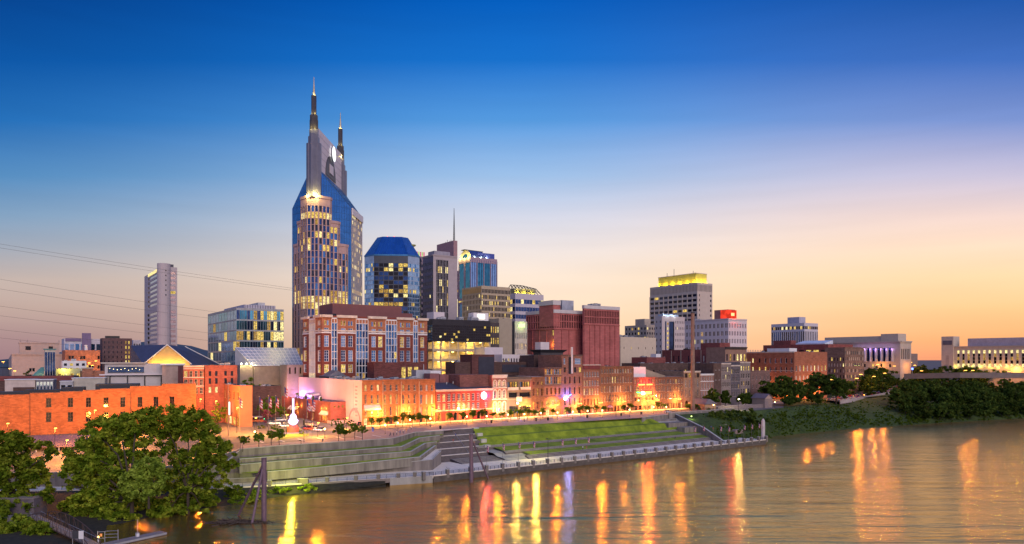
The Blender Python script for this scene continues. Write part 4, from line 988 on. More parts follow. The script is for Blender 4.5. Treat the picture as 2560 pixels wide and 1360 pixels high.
for y in (3, b.D*.5, b.D-3): lamp('uplight', (-1.6, y, z+.6), (1, .8, .2), 900, .4, b.root)
for x in (5, 12, 18): lamp('uplight', (x, .6, z+.7), (1, .85, .3), 700, .3, b.root)
b.finish()

# beige gridded block
b = Bld('office_tower', 'beige gridded office block with small dark windows in a fine lattice', 'skyscraper', 1204, 500, 714, xr=1275, xl=1156)
lat = M('beige_lattice', (.46, .37, .27), .75, var=.1)
b.grid(b.Rf, 20, 18, 4, b.h-1.5, .74, .66, 0, None, [glass_dark, glass_night], .05, {16: .2, 15: .35, 13: .3}, depth=.4)
b.grid(b.Lf, 13, 18, 4, b.h-5, .74, .66, 0, None, [glass_dark, glass_night], .05, {7: .5, 6: .3}, depth=.4)
b.walls(lat, .4); b.fins(b.Rf, 20, 3, b.h, .22, .2, lat); b.fins(b.Lf, 13, 3, b.h, .22, .2, lat); b.roof(roofing, .6)
mb = MB(); mb.boxf(b.Lf, 0, b.Lf.L, .004, .12, b.h-4.6, b.h-1, M('ochre_panel', (.52, .32, .11), .7)); b.part('frieze', mb)
b.finish()
# small dark building peeking between towers
b = Bld('office_tower', 'narrow dark block with red signs squeezed between the octagon tower and grey slab', 'skyscraper', 1040, 640, 640, xr=1064, xl=1034)
b.grid(b.Rf, 4, 22, 3, b.h-6, .7, .55, 0, None, [glass_dark], .12, depth=.2); b.walls(M('plum_wall', (.20, .15, .20), .7)); b.roof(roofing, .5)
mb = MB()
for i in range(5): mb.boxf(b.Rf, .6+i*1.7, 1.6+i*1.7, .02, .3, b.h+.1, b.h+4.0, (LIT('magenta_light', (1, .12, .3), .9, .6), LIT('lime_light', (.6, .9, .2), .9, .6))[i % 2])
b.part('light_panel', mb); b.finish()
b = Bld('office_tower', 'narrow grey banded block seen behind the thin mast tower', 'skyscraper', 1150, 690, 676, xr=1160, xl=1143)
b.grid(b.Rf, 2, 22, 3, b.h-2, .8, .5, 0, None, [glass_dark, glass_night], .25, depth=.2); b.grid(b.Lf, 3, 22, 3, b.h-2, .8, .5, 0, None, [glass_dark, glass_night], .25, depth=.2); b.walls(M('grey_mauve', (.25, .20, .24), .8)); b.roof(roofing, .4); b.finish()

# striped block with truss crown
b = Bld('office_tower', 'white and dark striped block topped by an open truss roof with yellow light', 'skyscraper', 1288, 580, 733, xr=1359, xl=1266)
stripe = M('white_stripe', (.50, .45, .50), .6, var=.08)
for fr in (b.Rf, b.Lf):
    for j in range(12):
        z = 6+j*(b.h-8)/12
        n = 10 if fr is b.Rf else 3
        for i in range(n):
            b.win(fr, fr.L*i/n+.06, fr.L*(i+1)/n-.06, z, z+(b.h-8)/12*.56, random.choice(LITS) if random.random() < (.12 if fr is b.Rf else .5) else glass_navy, depth=.3)
b.walls(stripe, .3); b.roof(roofing, .4)
mb = MB(); z = b.h
for i in range(9):
    x = b.W*i/8; top = 7.5-3.6*max(0, i/8-.45)
    mb.tube((x*.96, 1, z-.3), (x*.9+1, 8, z+top), .28, dark_metal, 5); mb.tube((x*.9+1, 8, z+top), (x*.96, 16, z-.3), .28, dark_metal, 5)
    if i < 8: mb.tube((x*.9+1, 8, z+top), (b.W*(i+1)/8*.96, 1, z), .2, dark_metal, 5); mb.tube((x*.9+1, 8, z+top), (b.W*(i+1)/8*.9+1, 8, z+7.5-3.6*max(0, (i+1)/8-.45)), .28, dark_metal, 5)
b.part('roof_truss', mb)
mb = MB(); mb.box(2, b.W*.8, 4, 12, z-.38, z+4.4, M('crown_ochre', (.42, .38, .18), .8)); b.part('plant_room', mb)
for x in (4, 12, 20): lamp('uplight', (x, 2, z+.8), (1, .8, .12), 420, .3, b.root)
b.finish()

# dark glass slab over a lit parking garage
b = Bld('parking_garage', 'dark glass office slab above an open yellow lit parking garage', 'building', 1081, 400, 797, xr=1226, xl=1066)
zg = b.zpx(853); gar = M('garage_concrete', (.46, .38, .28), .8)
b.grid(b.Rf, 26, 6, zg+.4, b.h-3.2, .9, .8, 0, None, [glass_black, glass_black, glass_night], .02, {2: .28, 0: .12, 1: .1}, depth=.12)
b.grid(b.Lf, 3, 6, zg+.4, b.h-3.2, .9, .8, 0, None, [glass_sky, glass_blue], .03, None, depth=.12)
mb = MB()
for i, fr in enumerate(b.fr): wall_grid(mb, fr, zg, b.h, b.holes.get(i, []), M('black_panel', (.03, .028, .036), .35, .3), .12)
b.part('wall', mb)
nl = 7; lv = zg/nl; mb = MB()
for j in range(nl+1):
    z = j*lv; mb.box(.4, b.W-.4, .4, b.D-.4, z-.25, z, gar)
    if j < nl: mb.boxf(b.Rf, 0, b.Rf.L, -.3, 0, z, z+1.15, gar); mb.boxf(b.Lf, 0, b.Lf.L, -.3, 0, z, z+1.15, gar)
mb.box(.5, b.W-.5, b.D-1.2, b.D-.7, 0, zg, gar); mb.box(b.W-1, b.W-.5, .5, b.D-1.3, 0, zg, gar)
b.part('parking_deck', mb)
for i in range(8):
    mb = MB(); x = b.W*i/7; x = min(max(x, .35), b.W-.35); mb.box(x-.35, x+.35, -.12, .5, 0, zg-.1, gar); b.part('column', mb)
lm_ = LIT('garage_lamp', (1, .68, .16), 14, .9, nolight=True)
for j in range(nl):
    for i in range(4):
        mb = MB(); x = b.W*(.12+.24*i); mb.box(x-.5, x+.5, 1.2, 1.7, (j+1)*lv-.55, (j+1)*lv-.26, lm_); b.part('light_fixture', mb)
    for i in range(2): lamp('deck_lamp', (b.W*(.22+.5*i), 2.4, (j+1)*lv-.9), (1, .66, .13), 950, .3, b.root)
b.roof(roofing, .5); b.hvac(7, galv, size=(2.5, 5), seed=4)
mb = MB(); mb.box(b.W*.72, b.W*.99, 1.5, 7, b.rz, b.h+4.6, white_paint); b.part('penthouse', mb)
mb = MB(); mb.box(b.W*.79, b.W*.92, 1.2, 1.49, b.h+1, b.h+3.8, LIT('white_sign_light', (1, .93, .75), 2.2, .9)); b.part('lit_sign', mb)
mb = MB(); mb.box(3, 10, 4, 12, b.rz, b.h+4.2, pale_panel); b.part('stair_head', mb)
b.finish()
# small ones between
b = Bld('hotel', 'small dark brown block with rows of narrow yellow windows', 'building', 1226, 440, 806, xr=1248, d=14)
b.grid(b.Rf, 4, 7, 2, b.h-1, .5, .55, 0, None, [lit_a, lit_b], .8, depth=.2); b.walls(M('dark_umber', (.07, .055, .06), .8)); b.roof(roof_dark, .4); b.finish()
b = Bld('office_tower', 'blank beige box tower without windows beside the white hotel', 'building', 1247, 455, 796, xr=1280, d=22)
b.walls(M('tan_panel', (.36, .30, .23), .8, var=.08)); b.roof(roofing, .5); b.hvac(2, galv, seed=8)
mb = MB()
for j in range(8): mb.boxf(b.Rf, 0, b.Rf.L, .003, .05, 4+j*4, 4.1+j*4, M('tan_joint', (.25, .2, .16), .9))
b.part('panel_joint', mb); b.finish()
b = Bld('hotel', 'pale hotel block with small windows and a green lit sign', 'building', 1287, 470, 803, xr=1318, xl=1279)
b.grid(b.Rf, 6, 6, 6, b.h-6, .35, .55, 0, None, [glass_dark], .25, depth=.25); b.walls(M('pale_stucco', (.50, .45, .42), .85), mats={3: M('slate_side', (.10, .10, .13), .8)}); b.roof(roofing, .4)
mb = MB(); mb.boxf(b.Rf, b.Rf.L*.3, b.Rf.L*.78, .02, .4, b.h-4, b.h-1.4, LIT('green_sign_light', (.62, 1, .35), 2.2, .8)); b.part('lit_sign', mb)
lamp('sign_lamp', (b.W*.5, -2.5, b.h-2.6), (.6, 1, .2), 300, .3, b.root); b.finish()

# red telephone exchange: two masses
redb = BRICK('red_brown_brick', (.42, .125, .115), .8, .12, 1.2, .08); redd = M('red_dark_slot', (.10, .03, .03), .8)
trim_w = M('white_metal_band', (.55, .5, .5), .6, var=.1)
def exchange(name, label, xc, Y, yt, xr, xl, pil, pil2, seed):
    b = Bld(name, label, 'building', xc, Y, yt, xr=xr, xl=xl)
    zt = b.h-2.4; zm = b.h-12.5
    for fr, n in ((b.Rf, pil), (b.Lf, pil2)):
        if fr.L < 6: continue
        m = n*3
        for i in range(m):
            a = fr.L*(i+.5)/m
            for j in range(2): b.win(fr, a-fr.L/m*.32, a+fr.L/m*.32, zm+.8+j*4.6, zm+4.7+j*4.6, redd, depth=.5)
    b.walls(redb, .5); b.roof(roofing, .7, pm=trim_w)
    mb = MB()
    for fr in (b.Rf, b.Lf): mb.boxf(fr, -.1, fr.L+.1, .004, .3, b.h-2.1, b.h+.12, trim_w)
    b.part('parapet_band', mb)
    for fr, n in ((b.Rf, pil), (b.Lf, pil2)):
        mb = MB()
        for i in range(1, n):
            a = fr.L*i/n; mb.boxf(fr, a-.22, a-.06, .003, .45, 0, zm, redb); mb.boxf(fr, a+.06, a+.22, .003, .45, 0, zm, redb); mb.boxf(fr, a-.05, a+.05, .002, .05, 0, zm, redd)
        mb.boxf(fr, 0, fr.L, .0035, .5, zm-.3, zm+.1, redb); b.part('pilaster', mb)
    b.hvac(3, galv, size=(3, 5), seed=seed); b.finish(); return b
b = exchange('telephone_exchange', 'windowless red brick block with a white parapet band and rooftop plant, left of the pair', 1385, 470, 774, 1458, 1315, 4, 4, 3)
mb = MB(); y0, y1 = b.D*.02, b.D*.5; zz = b.h-.02; mb.box(-.35, 5.5, .3, y1, b.h-11, b.h+3.2, redb); b.part('stair_tower', mb)
mb = MB(); mb.box(-.7, 5.8, 0, y1+.3, b.h+3.2, b.h+6.2, trim_w); b.part('tower_cap', mb)
mb = MB()
for j in range(6): mb.boxf(b.Lf, b.Lf.L-1.2, b.Lf.L-.3, .02, .1, 14+j*6, 17.4+j*6, (lit_o, lit_a)[j % 2])
b.part('lit_stair_window', mb)
for j in range(3): lamp('stair_lamp', (-1.5, .8, 16+j*11), (1, .45, .08), 320, .3, b.root)
mb = MB(); mb.box(b.W*.4, b.W*.8, 4, 12, b.rz, b.h+7, galv); b.part('cooling_tower', mb)
exchange('telephone_exchange', 'windowless red brick block with seven tall panels, right of the pair', 1461, 474, 763, 1549, 1456, 7, 2, 6)

# tower with yellow lit crown
b = Bld('office_tower', 'broad beige tower with a glowing yellow crown box on its roof', 'skyscraper', 1743, 640, 706, xr=1781, xl=1625)
bt = M('beige_concrete', (.52, .43, .37), .8, var=.08)
b.grid(b.Lf, 10, 19, 4, b.h-9, .9, .52, 0, None, [glass_dark, glass_night, glass_dark], .05, {17: .1, 16: .15, 5: .22, 2: .2}, depth=.5)
b.grid(b.Rf, 1, 19, 4, b.h-9, .16, .5, 0, b.Rf.L*.3, [glass_dark], 0, depth=.3)
b.grid(b.Rf, 1, 19, 4, b.h-9, .5, .5, b.Rf.L*.01, b.Rf.L*.24, [white_paint], 0, depth=.2) if False else None
b.grid(b.Rf, 1, 19, 4, b.h-9, .5, .5, b.Rf.L*.8, b.Rf.L*.99, [glass_dark], 0, depth=.3)
b.grid(b.Lf, 34, 1, b.h-8.2, b.h-1.2, .45, .85, 0, None, [glass_night], 0, depth=.5); b.grid(b.Rf, 12, 1, b.h-8.2, b.h-1.2, .45, .85, 0, None, [glass_night], 0, depth=.5)
b.walls(bt, .5); b.fins(b.Lf, 10, 2, b.h-9, .7, .35, bt); b.roof(roofing, .5)
mb = MB(); mb.box(3, b.W-3, 4, b.D*.86, b.rz, b.h+8.6, M('crown_wall_yellow', (.55, .48, .10), .8)); b.part('crown', mb)
mb = MB(); mb.box(2.7, b.W-2.7, 3.7, b.D*.86+.3, b.h+8.603, b.h+9.2, bt); b.part('crown_cap', mb)
for i in range(6): lamp('uplight', (1.2, 5+b.D*.8*i/5.2, b.h+.8), (1, .72, .06), 560, .4, b.root)
for i in range(3): lamp('uplight', (4+(b.W-8)*i/2, 2.2, b.h+.8), (1, .76, .1), 560, .4, b.root)
mb = MB()
for y, h in ((b.D*.6, 7), (b.D*.2, 3), (b.D*.75, 4)): mb.tube((8, y, b.h+9), (8, y, b.h+9+h), .22, dark_metal, 5)
b.part('antenna', mb); b.finish()
# ------------------------------------------------------------------ right half of the skyline
b = Bld('warehouse', 'cream windowless block with tiny vents beside the red exchange', 'building', 1551, 500, 842, xr=1640, d=26)
b.grid(b.Rf, 5, 3, 3, b.h-1, .07, .12, 0, None, [glass_night, lit_a, glass_night], 0, depth=.2); b.walls(M('cream_block', (.56, .46, .36), .85, var=.08)); b.roof(roofing, .6); b.hvac(6, galv, size=(2, 4), seed=12); b.finish()
b = Bld('apartment_block', 'small beige block with a stepped top between the cream block and the beige tower', 'building', 1616, 600, 812, xr=1640, xl=1562)
b.grid(b.Lf, 7, 3, b.h-13, b.h-1, .5, .5, 0, None, [glass_dark], .4, depth=.25); b.grid(b.Rf, 4, 3, b.h-13, b.h-1, .5, .5, 0, None, [glass_dark], .1, depth=.25)
b.walls(M('sand_brick', (.42, .35, .29), .85)); b.roof(roofing, .5)
mb = MB(); mb.box(1, 8, 3, 14, b.rz, b.h+5.2, M('sand_brick', (0, 0, 0))); b.part('stair_head', mb); b.finish()
b = Bld('apartment_block', 'pale slab block with a lit glass stair strip down its middle', 'building', 1655, 560, 790, xr=1712, xl=1637)
mb = MB()
b.grid(b.Rf, 6, 12, 3, b.h-2, .35, .42, b.Rf.L*.56, None, [glass_dark], .08, depth=.25); b.grid(b.Lf, 2, 12, 3, b.h-2, .3, .4, 0, None, [glass_dark], .05, depth=.25)
b.win(b.Rf, b.Rf.L*.13, b.Rf.L*.19, 6, b.h-4, glass_navy, depth=.5); b.win(b.Rf, b.Rf.L*.31, b.Rf.L*.52, 6, b.h-4, glass_navy, depth=.5)
b.grid(b.Rf, 1, 14, 6, b.h-4, .7, .5, b.Rf.L*.21, b.Rf.L*.30, [lit_a], 1, depth=.3)
b.walls(M('pale_lilac_stucco', (.46, .41, .42), .85, var=.08)); b.roof(roofing, .5)
mb = MB(); mb.box(3, b.W*.8, 2, 7, b.rz, b.h+1.6, M('sky_panel', (.35, .45, .6), .5)); b.part('penthouse', mb)
for x in (6, 14): lamp('roof_lamp', (x, -.6, b.h+1.2), (.8, .95, 1), 260, .3, b.root)
b.fins(b.Rf, 4, 6, b.h-4, .15, .2, dark_metal, b.Rf.L*.31, b.Rf.L*.52); b.finish()
b = Bld('office_block', 'white ten storey block of paired windows with a red lit sign on its roof', 'building', 1821, 590, 796, xr=1867, xl=1712)
wb_ = M('white_glazed_brick', (.60, .53, .55), .8, var=.08)
b.grid(b.Lf, 11, 9, 2, b.h-2.5, .55, .56, 0, None, [glass_dark, glass_night], .07, depth=.35, frame=None); b.grid(b.Rf, 7, 9, 2, b.h-2.5, .5, .56, 0, None, [glass_dark, glass_night], .07, depth=.35)
b.walls(wb_, .35); b.roof(roofing, .6)
mb = MB()
for fr in (b.Lf, b.Rf):
    n = 11 if fr is b.Lf else 7
    for i in range(n):
        a = fr.L*(i+.5)/n; mb.boxf(fr, a-.16, a+.16, -.34, .02, 2, b.h-2.5, wb_)
b.part('window_pier', mb); b.cornice(b.Lf, b.h-1.2, b.h, .5, wb_); b.cornice(b.Rf, b.h-1.2, b.h, .5, wb_)
mb = MB(); mb.box(-1+3, 11, 2, 16, b.rz, b.h+7.6, M('sign_house', (.33, .16, .14), .8)); b.part('penthouse', mb)
mb = MB(); mb.box(1.4, 12, 1.2, 1.9, b.h+.3, b.h+7.2, LIT('red_roof_sign', (1, .06, .03), 1.3, .5, .25)); mb.box(1.2, 1.39, 1.2, 9, b.h+.3, b.h+7.2, LIT('red_roof_sign', (0, 0, 0), 1)); b.part('lit_sign', mb, 'red glowing rooftop sign')
mb = MB(); mb.box(5, 9, 1.0, 1.19, b.h+2.4, b.h+4.8, LIT('sign_core', (1, .5, .2), 2.2, .8)); b.part('sign_emblem', mb)
lamp('sign_lamp', (6, -1.5, b.h+3.5), (1, .1, .04), 3000, .4, b.root); b.hvac(3, galv, seed=5, x=(1, 10), y=(22, 50), size=(3, 5)); b.finish()
b = Bld('office_tower', 'distant white fluted office tower with a plant box on its roof', 'skyscraper', 2011, 760, 807, xr=2045, xl=1928, zb=24)
wt = M('white_fluted', (.55, .5, .54), .7, var=.06)
b.grid(b.Lf, 16, 1, 3, b.h-9, .62, 1, 0, None, [glass_navy, glass_night], 0, depth=.6); b.grid(b.Rf, 8, 1, 3, b.h-9, .5, 1, 0, None, [glass_navy, glass_night], 0, depth=.6)
b.grid(b.Lf, 16, 1, b.h-7, b.h-3, .9, .8, 0, None, [glass_night], .35, depth=.5); b.grid(b.Rf, 8, 1, b.h-7, b.h-3, .9, .8, 0, None, [glass_night], .5, depth=.5)
b.walls(wt, .5); b.roof(roofing, .5); mb = MB(); mb.box(6, b.W*.7, 10, b.D*.6, b.rz, b.h+7, M('lilac_plant', (.42, .4, .5), .7)); b.part('plant_room', mb); b.finish()

# classical courthouses
lime = M('limestone', (.50, .42, .35), .8, var=.12)
b = Bld('courthouse', 'long limestone courthouse with a purple lit colonnade of tall windows', 'building', 2251, 640, 852, xr=2278, xl=2050, zb=14)
zc0, zc1 = b.zpx(903), b.zpx(869); n = 7; L = b.Lf.L; fa = lambda px: L-ray_t(b.C.x, b.C.y, V2, px)
a0, a1 = fa(2150), fa(2231)
for i in range(6):
    c = a0+(a1-a0)*(i+.5)/6; b.win(b.Lf, c-(a1-a0)/6*.24, c+(a1-a0)/6*.24, zc0, zc1, glass_navy, depth=.9)
for i in range(5): 
    c = b.Rf.L*(i+.8)/6; b.win(b.Rf, c-1.0, c+1.0, zc0+2, zc1-1, glass_dark, depth=.6)
for j, z in enumerate((zc0+3, zc0+9, zc1-5)): b.win(b.Lf, fa(2240), fa(2238), z, z+2.6, glass_dark, depth=.4)
for i in range(9):
    c = L*(.08+.1*i); b.win(b.Lf, c-.9, c+.9, zc0-5.5, zc0-2.5, glass_dark if i % 3 else lit_a, depth=.4)
b.walls(lime, .9); b.roof(roofing, .8)
b.cornice(b.Lf, b.h-1.8, b.h, 1.1, lime); b.cornice(b.Rf, b.h-1.8, b.h, 1.1, lime)
mb = MB(); mb.box(3, b.W-4, 4, b.D*.96, b.rz, b.h+4.8, lime); b.part('attic', mb); mb = MB(); mb.box(2, b.W-3, 3, b.D*.24, b.rz, b.h+6.6, lime); b.part('attic_block', mb)
for i in range(7):
    c = a0+(a1-a0)*i/6; q = b.Lf.pt(c, 0, 0); mb = MB(); mb.lathe((q[0]-.2, q[1], zc0-.3), [(1.2, 0), (1.1, .5), (1.0, 1), (.9, zc1-zc0-.5), (1.2, zc1-zc0)], M('column_stone', (.52, .46, .46), .7), 10); b.part('column', mb)
    lamp('column_lamp', (q[0]-2.2, q[1]+.1, zc1-1.2), (.55, .3, 1), 120, .3, b.root)
b.finish()
b = Bld('courthouse', 'wide pale courthouse with a row of tall yellow lit windows, far right', 'building', 2790, 520, 830, w=40, xl=2385, zb=22)
Yl = b.C.y+b.D*V2.y; zf = lambda py, Y_: HC+(900-py)/FPX*Y_-22
L = b.Lf.L; fa = lambda px: L-ray_t(b.C.x, b.C.y, V2, px)
ztop = zf(866, Yl); b.h = ztop; b.fr = [Fr(b.poly[i], b.poly[(i+1) % 4]) for i in range(4)]; b.Rf, b.Lf = b.fr[0], b.fr[3]
w0, w1 = zf(917, Yl), zf(876, Yl); pit = (fa(2560)-fa(2385))/13
for i in range(22):
    a = 1.2+pit*i+pit*.3
    if a > L-4: break
    hh = (w1-w0)/5
    for j in range(5):
        b.win(b.Lf, a, a+pit*.48, w0+j*hh+.12, w0+(j+1)*hh-.1, (lit_c if j in (0, 4) else random.choice([glass_dark, glass_night, lit_b, glass_dark])), depth=.7)
b.walls(lime, .7); b.roof(roofing, .8); b.cornice(b.Lf, b.h-1.2, b.h, .7, lime); mb = MB(); mb.box(-.3, b.W, -.3, b.D+9.8, -11, -.004, lime); b.part('plinth', mb)
mb = MB(); mb.box(4, 30, 6, b.D-9, b.rz, b.h+6.5, M('lilac_attic', (.40, .36, .42), .7)); b.part('attic', mb)
for i in range(9):
    q = b.Lf.pt(1.2+pit*(1.6*i+.1), 1.0, w0+.3); lamp('facade_lamp', q, (1, .8, .12), 120, .3, b.root)
mb = MB(); q = b.Lf
mb.box(-1.2, 10, b.D+.004, b.D+9.5, 0, b.h+8.5, lime); b.part('end_tower', mb)
mb = MB(); mb.box(-1.5, -1.202, b.D+1, b.D+8.3, b.h+1.4, b.h+5, M('louvre', (.12, .11, .14), .7)); b.part('louvre', mb)
mb = MB(); mb.box(-1.32, -1.203, b.D+3.4, b.D+6, b.h-17, b.h-7.5, M('niche_stone', (.38, .32, .28), .8)); b.part('niche', mb)
b.finish()
b = Bld('office_block', 'small plain brown block behind the courthouse on the right', 'building', 2277, 700, 884, xr=2294, d=12, zb=22); b.walls(M('brown_plain', (.24, .17, .15), .85)); b.roof(roofing, .4); b.finish()

rb2 = BRICK('orange_red_brick', (.32, .12, .07), .75, .18, .7); rb3 = BRICK('deep_red_brick', (.22, .065, .06), .8, .15, .8); bb = BRICK('brown_brick', (.19, .12, .095), .8, .2, .6)
b = Bld('office_block', 'large dark red office block with ribbon windows and a slanted white roof', 'building', 2070, 600, 860, xr=2132, xl=1908, zb=16)
for j, z in enumerate((b.zpx(880), b.zpx(893))):
    for i in range(9):
        b.win(b.Lf, b.Lf.L*(i+.1)/9, b.Lf.L*(i+.8)/9, z-1.6, z+1.8, lit_a if (j == 0 and i in (3, 4, 6, 7)) else glass_night, depth=.4)
for i in range(5): b.win(b.Rf, b.Rf.L*(i+.1)/5, b.Rf.L*(i+.85)/5, b.zpx(876)-2, b.zpx(876)+2, glass_sky if i != 1 else glass_night, depth=.4)
b.walls(rb3, .4); b.roof(roofing, .5)
mb = MB(); mb.hexa([(2, 4, b.h-.4), (14, 4, b.h-.4), (14, b.D*.5, b.h-.4), (2, b.D*.5, b.h-.4), (2, 4, b.h+1), (14, 4, b.h+3.5), (14, b.D*.5, b.h+3.5), (2, b.D*.5, b.h+1)], M('white_roof_slope', (.55, .6, .7), .5)); b.part('skylight', mb)
mb = MB(); mb.box(6, 14, b.D*.62, b.D*.9, b.rz, b.h+4, rb3); b.part('plant_room', mb); b.hvac(4, dark_metal, seed=21, x=(2, 10), y=(b.D*.6, b.D*.9), size=(2, 4), z=b.h+3.9) if False else None
b.finish()
b = Bld('brick_building', 'long brown brick building with four rows of small pale windows below the courthouse', 'building', 2112, 560, 868, xr=2160, xl=2062, zb=14)
b.grid(b.Rf, 10, 6, 6, b.h-2, .4, .55, 0, None, [glass_sky, cream], .15, depth=.25); b.grid(b.Lf, 7, 5, 6, b.h-7, .4, .55, 0, None, [glass_dark, cream], .2, depth=.25); b.walls(bb, .25); b.roof(roof_dark, .5); b.cornice(b.Rf, b.h-.6, b.h+.1, .4, bb); b.finish()
b = Bld('brick_building', 'red orange brick building with white framed windows, lit from below by street lamps', 'building', 1986, 500, 879, xr=2068, xl=1858, zb=12.5)
orl = {0: .5, 1: .4, 2: .12, 3: .25}
b.grid(b.Lf, 6, 4, 5, b.h-3, .30, .55, b.Lf.L*.4, None, [glass_dark, glass_sky], .25, frame=white_paint, depth=.25); b.grid(b.Lf, 3, 4, 5, b.h-3, .2, .5, 0, b.Lf.L*.4, [glass_dark], .6, depth=.25, arch=True)
b.grid(b.Rf, 9, 3, 4, b.h-8, .32, .55, 0, None, [glass_dark, cream], .3, depth=.25, arch=True, frame=white_paint)
b.walls(rb2, .25); b.roof(roof_dark, .6); b.bands(b.Lf, [b.h*.33, b.h*.6], .3, .12, cream); b.cornice(b.Lf, b.h-.8, b.h+.1, .45, cream)
mb = MB(); mb.box(3, 12, 6, 24, b.rz, b.h+2.5, white_paint); b.part('skylight', mb); b.hvac(6, galv, seed=31, size=(1.5, 3)); b.finish()
for x, y, z in ((-3, 6, 5), (-3, 22, 5), (-3, 40, 5), (8, -4, 5), (26, -4, 5)): lamp('wall_lamp', (x, y, z), SODIUM, 2600, .3, b.root)
b = Bld('brick_building', 'long dark red brick block with a pale roof edge behind the smokestack', 'building', 1806, 500, 873, xr=1826, xl=1655)
b.grid(b.Lf, 12, 3, 6, b.h-2, .28, .45, 0, None, [glass_dark, cream], .06, depth=.2, skip=lambda i, j: (i+j) % 3 == 0); b.walls(rb3, .25); b.roof(roofing, .6, pm=white_paint); b.hvac(4, dark_metal, seed=33)
mb = MB(); mb.box(1, 12, 3, 20, b.rz, b.h+4.6, rb3); b.part('plant_room', mb); b.fins(b.Lf, 6, 0, b.h-.5, .3, .15, cream); b.finish()
b = Bld('brick_building', 'narrow brown building with a heavy dark cornice beside the long red block', 'building', 1813, 480, 868, xr=1866, d=16)
b.grid(b.Rf, 6, 4, 4, b.h-3, .5, .62, 0, None, [glass_dark, glass_dark], .12, depth=.3, arch=True); b.walls(M('tan_brown', (.27, .16, .12), .85)); b.roof(roof_dark, .5); b.cornice(b.Rf, b.h-1.4, b.h+.3, 1.0, M('dark_cornice', (.06, .045, .045), .8), steps=3); b.finish()
mb = MB(); p = P(1868, 880, 640); q_ = thing('stadium_stand', 'pale lattice of a distant lit stand behind the brick blocks', 'building', (p.x, p.y, 14), TH)
for k in range(14): mb.box(k*2.4, k*2.4+.4, 0, .4, 0, p.z-14+2, cream)
for k in range(4): mb.box(-.01, 33.6, -.03, .43, 24+k*3.6-7, 24.3+k*3.6-7, cream)
mb.box(-.2, 33.8, 1, 8, 0, p.z-16, cream); mb.build('frame', q_)
# second row behind the frontage, right of centre
b = Bld('brick_building', 'long low brown brick block behind the frontage, with clutter on its roof', 'building', 1600, 440, 908, xr=1805, d=16)
b.grid(b.Rf, 16, 2, 5, b.h-2, .3, .5, 0, None, [glass_night], .03, depth=.2); b.walls(BRICK('umber_brick', (.11, .065, .055), .8, .2, .6), .2); b.roof(roof_dark, .6); b.hvac(16, galv, seed=41, size=(1, 2.4)); b.finish()
b = Bld('brick_building', 'plum coloured brick block with a step in its roof behind the neon saloon', 'building', 1617, 470, 893, xr=1664, d=14)
b.walls(rb3); b.roof(roof_dark, .5); b.hvac(3, galv, seed=43)
mb = MB(); mb.box(b.W*.55, b.W*.8, 1, 6, b.rz, b.h+2.2, white_paint); b.part('stair_head', mb); b.finish()
# ------------------------------------------------------------------ hotel and blocks behind the frontage
rbk = BRICK('hotel_brick', (.20, .05, .036), .75, .15, .6); obk = BRICK('hotel_upper_brick', (.38, .15, .085), .8, .12, .6)
b = Bld('hotel', 'eight storey red brick hotel with white glass bays and an orange top floor', 'hotel', 805, 350, 788, xr=1068, xl=757)
zt = b.zpx(824); zs = [b.zpx(y) for y in (930, 906, 868, 832, 800)]
def hotel_face(fr, xs, bays, Lpx):
    """xs: (kind, a0, a1) in fractions; kinds: w window column pair, g white glass bay"""
    for kind, f0, f1 in xs:
        a0, a1 = fr.L*f0, fr.L*f1
        if kind == 'g':
            bays.append((fr, a0, a1))
            n = max(2, int((a1-a0)/1.5)); lv = 12
            for j in range(lv):
                z0 = 4+j*(zt+3.4-4)/lv
                for i in range(n):
                    lit = (j == 4 and random.random() < .7) or (j < 2 and random.random() < .45) or random.random() < .05
                    b.win(fr, a0+(a1-a0)*i/n+.1, a0+(a1-a0)*(i+1)/n-.1, z0+.12, z0+(zt-.6)/lv-.05, random.choice(LITS) if lit else random.choice([glass_blue, glass_sky, glass_blue, glass_navy]), depth=.18)
        else:
            c, w = (a0+a1)/2, (a1-a0)
            for (y1, y0, k) in ((932, 911, 0), (903, 875, 1), (866, 838, 1), (828, 819, 2)):
                z0, z1 = b.zpx(y1), b.zpx(y0)
                lit = random.random() < (.75 if k == 0 else .1)
                b.win(fr, c-w/2, c+w/2, z0, z1, random.choice(LITS) if lit else random.choice([glass_blue, glass_navy, glass_sky]), white_paint, (1, 3 if k == 1 else 1), fw=.16, depth=.3)
            z0, z1 = b.zpx(812), b.zpx(800)
            for s_ in (-1, 1): b.win(fr, c+s_*w*.3-w*.22, c+s_*w*.3+w*.22, z0, z1, random.choice([glass_sky, lit_b, glass_blue]), cream, depth=.3)
bays = []
F = lambda x: ray_t(b.C.x, b.C.y, U2, x)/b.Rf.L
sx = lambda c: 500+c/4
RX = [('w', F(sx(1242)), F(sx(1288))), ('g', F(sx(1315)), F(sx(1370))), ('w', F(sx(1410)), F(sx(1455))), ('w', F(sx(1483)), F(sx(1527))), ('g', F(sx(1560)), F(sx(1680))), ('w', F(sx(1715)), F(sx(1757))), ('w', F(sx(1783)), F(sx(1823))),
      ('g', F(sx(1857)), F(sx(1967))), ('w', F(sx(2000)), F(sx(2040))), ('w', F(sx(2064)), F(sx(2101))), ('g', F(sx(2132)), F(sx(2177))), ('w', F(sx(2204)), F(sx(2240)))]
hotel_face(b.Rf, RX, bays, 0)
LX = [('w', .06, .2), ('g', .36, .66), ('w', .8, .92)]
hotel_face(b.Lf, LX, bays, 0)
b.walls(rbk, .3, top=b.h, reveal=white_paint); b.roof(roofing, .6)
mb = MB()
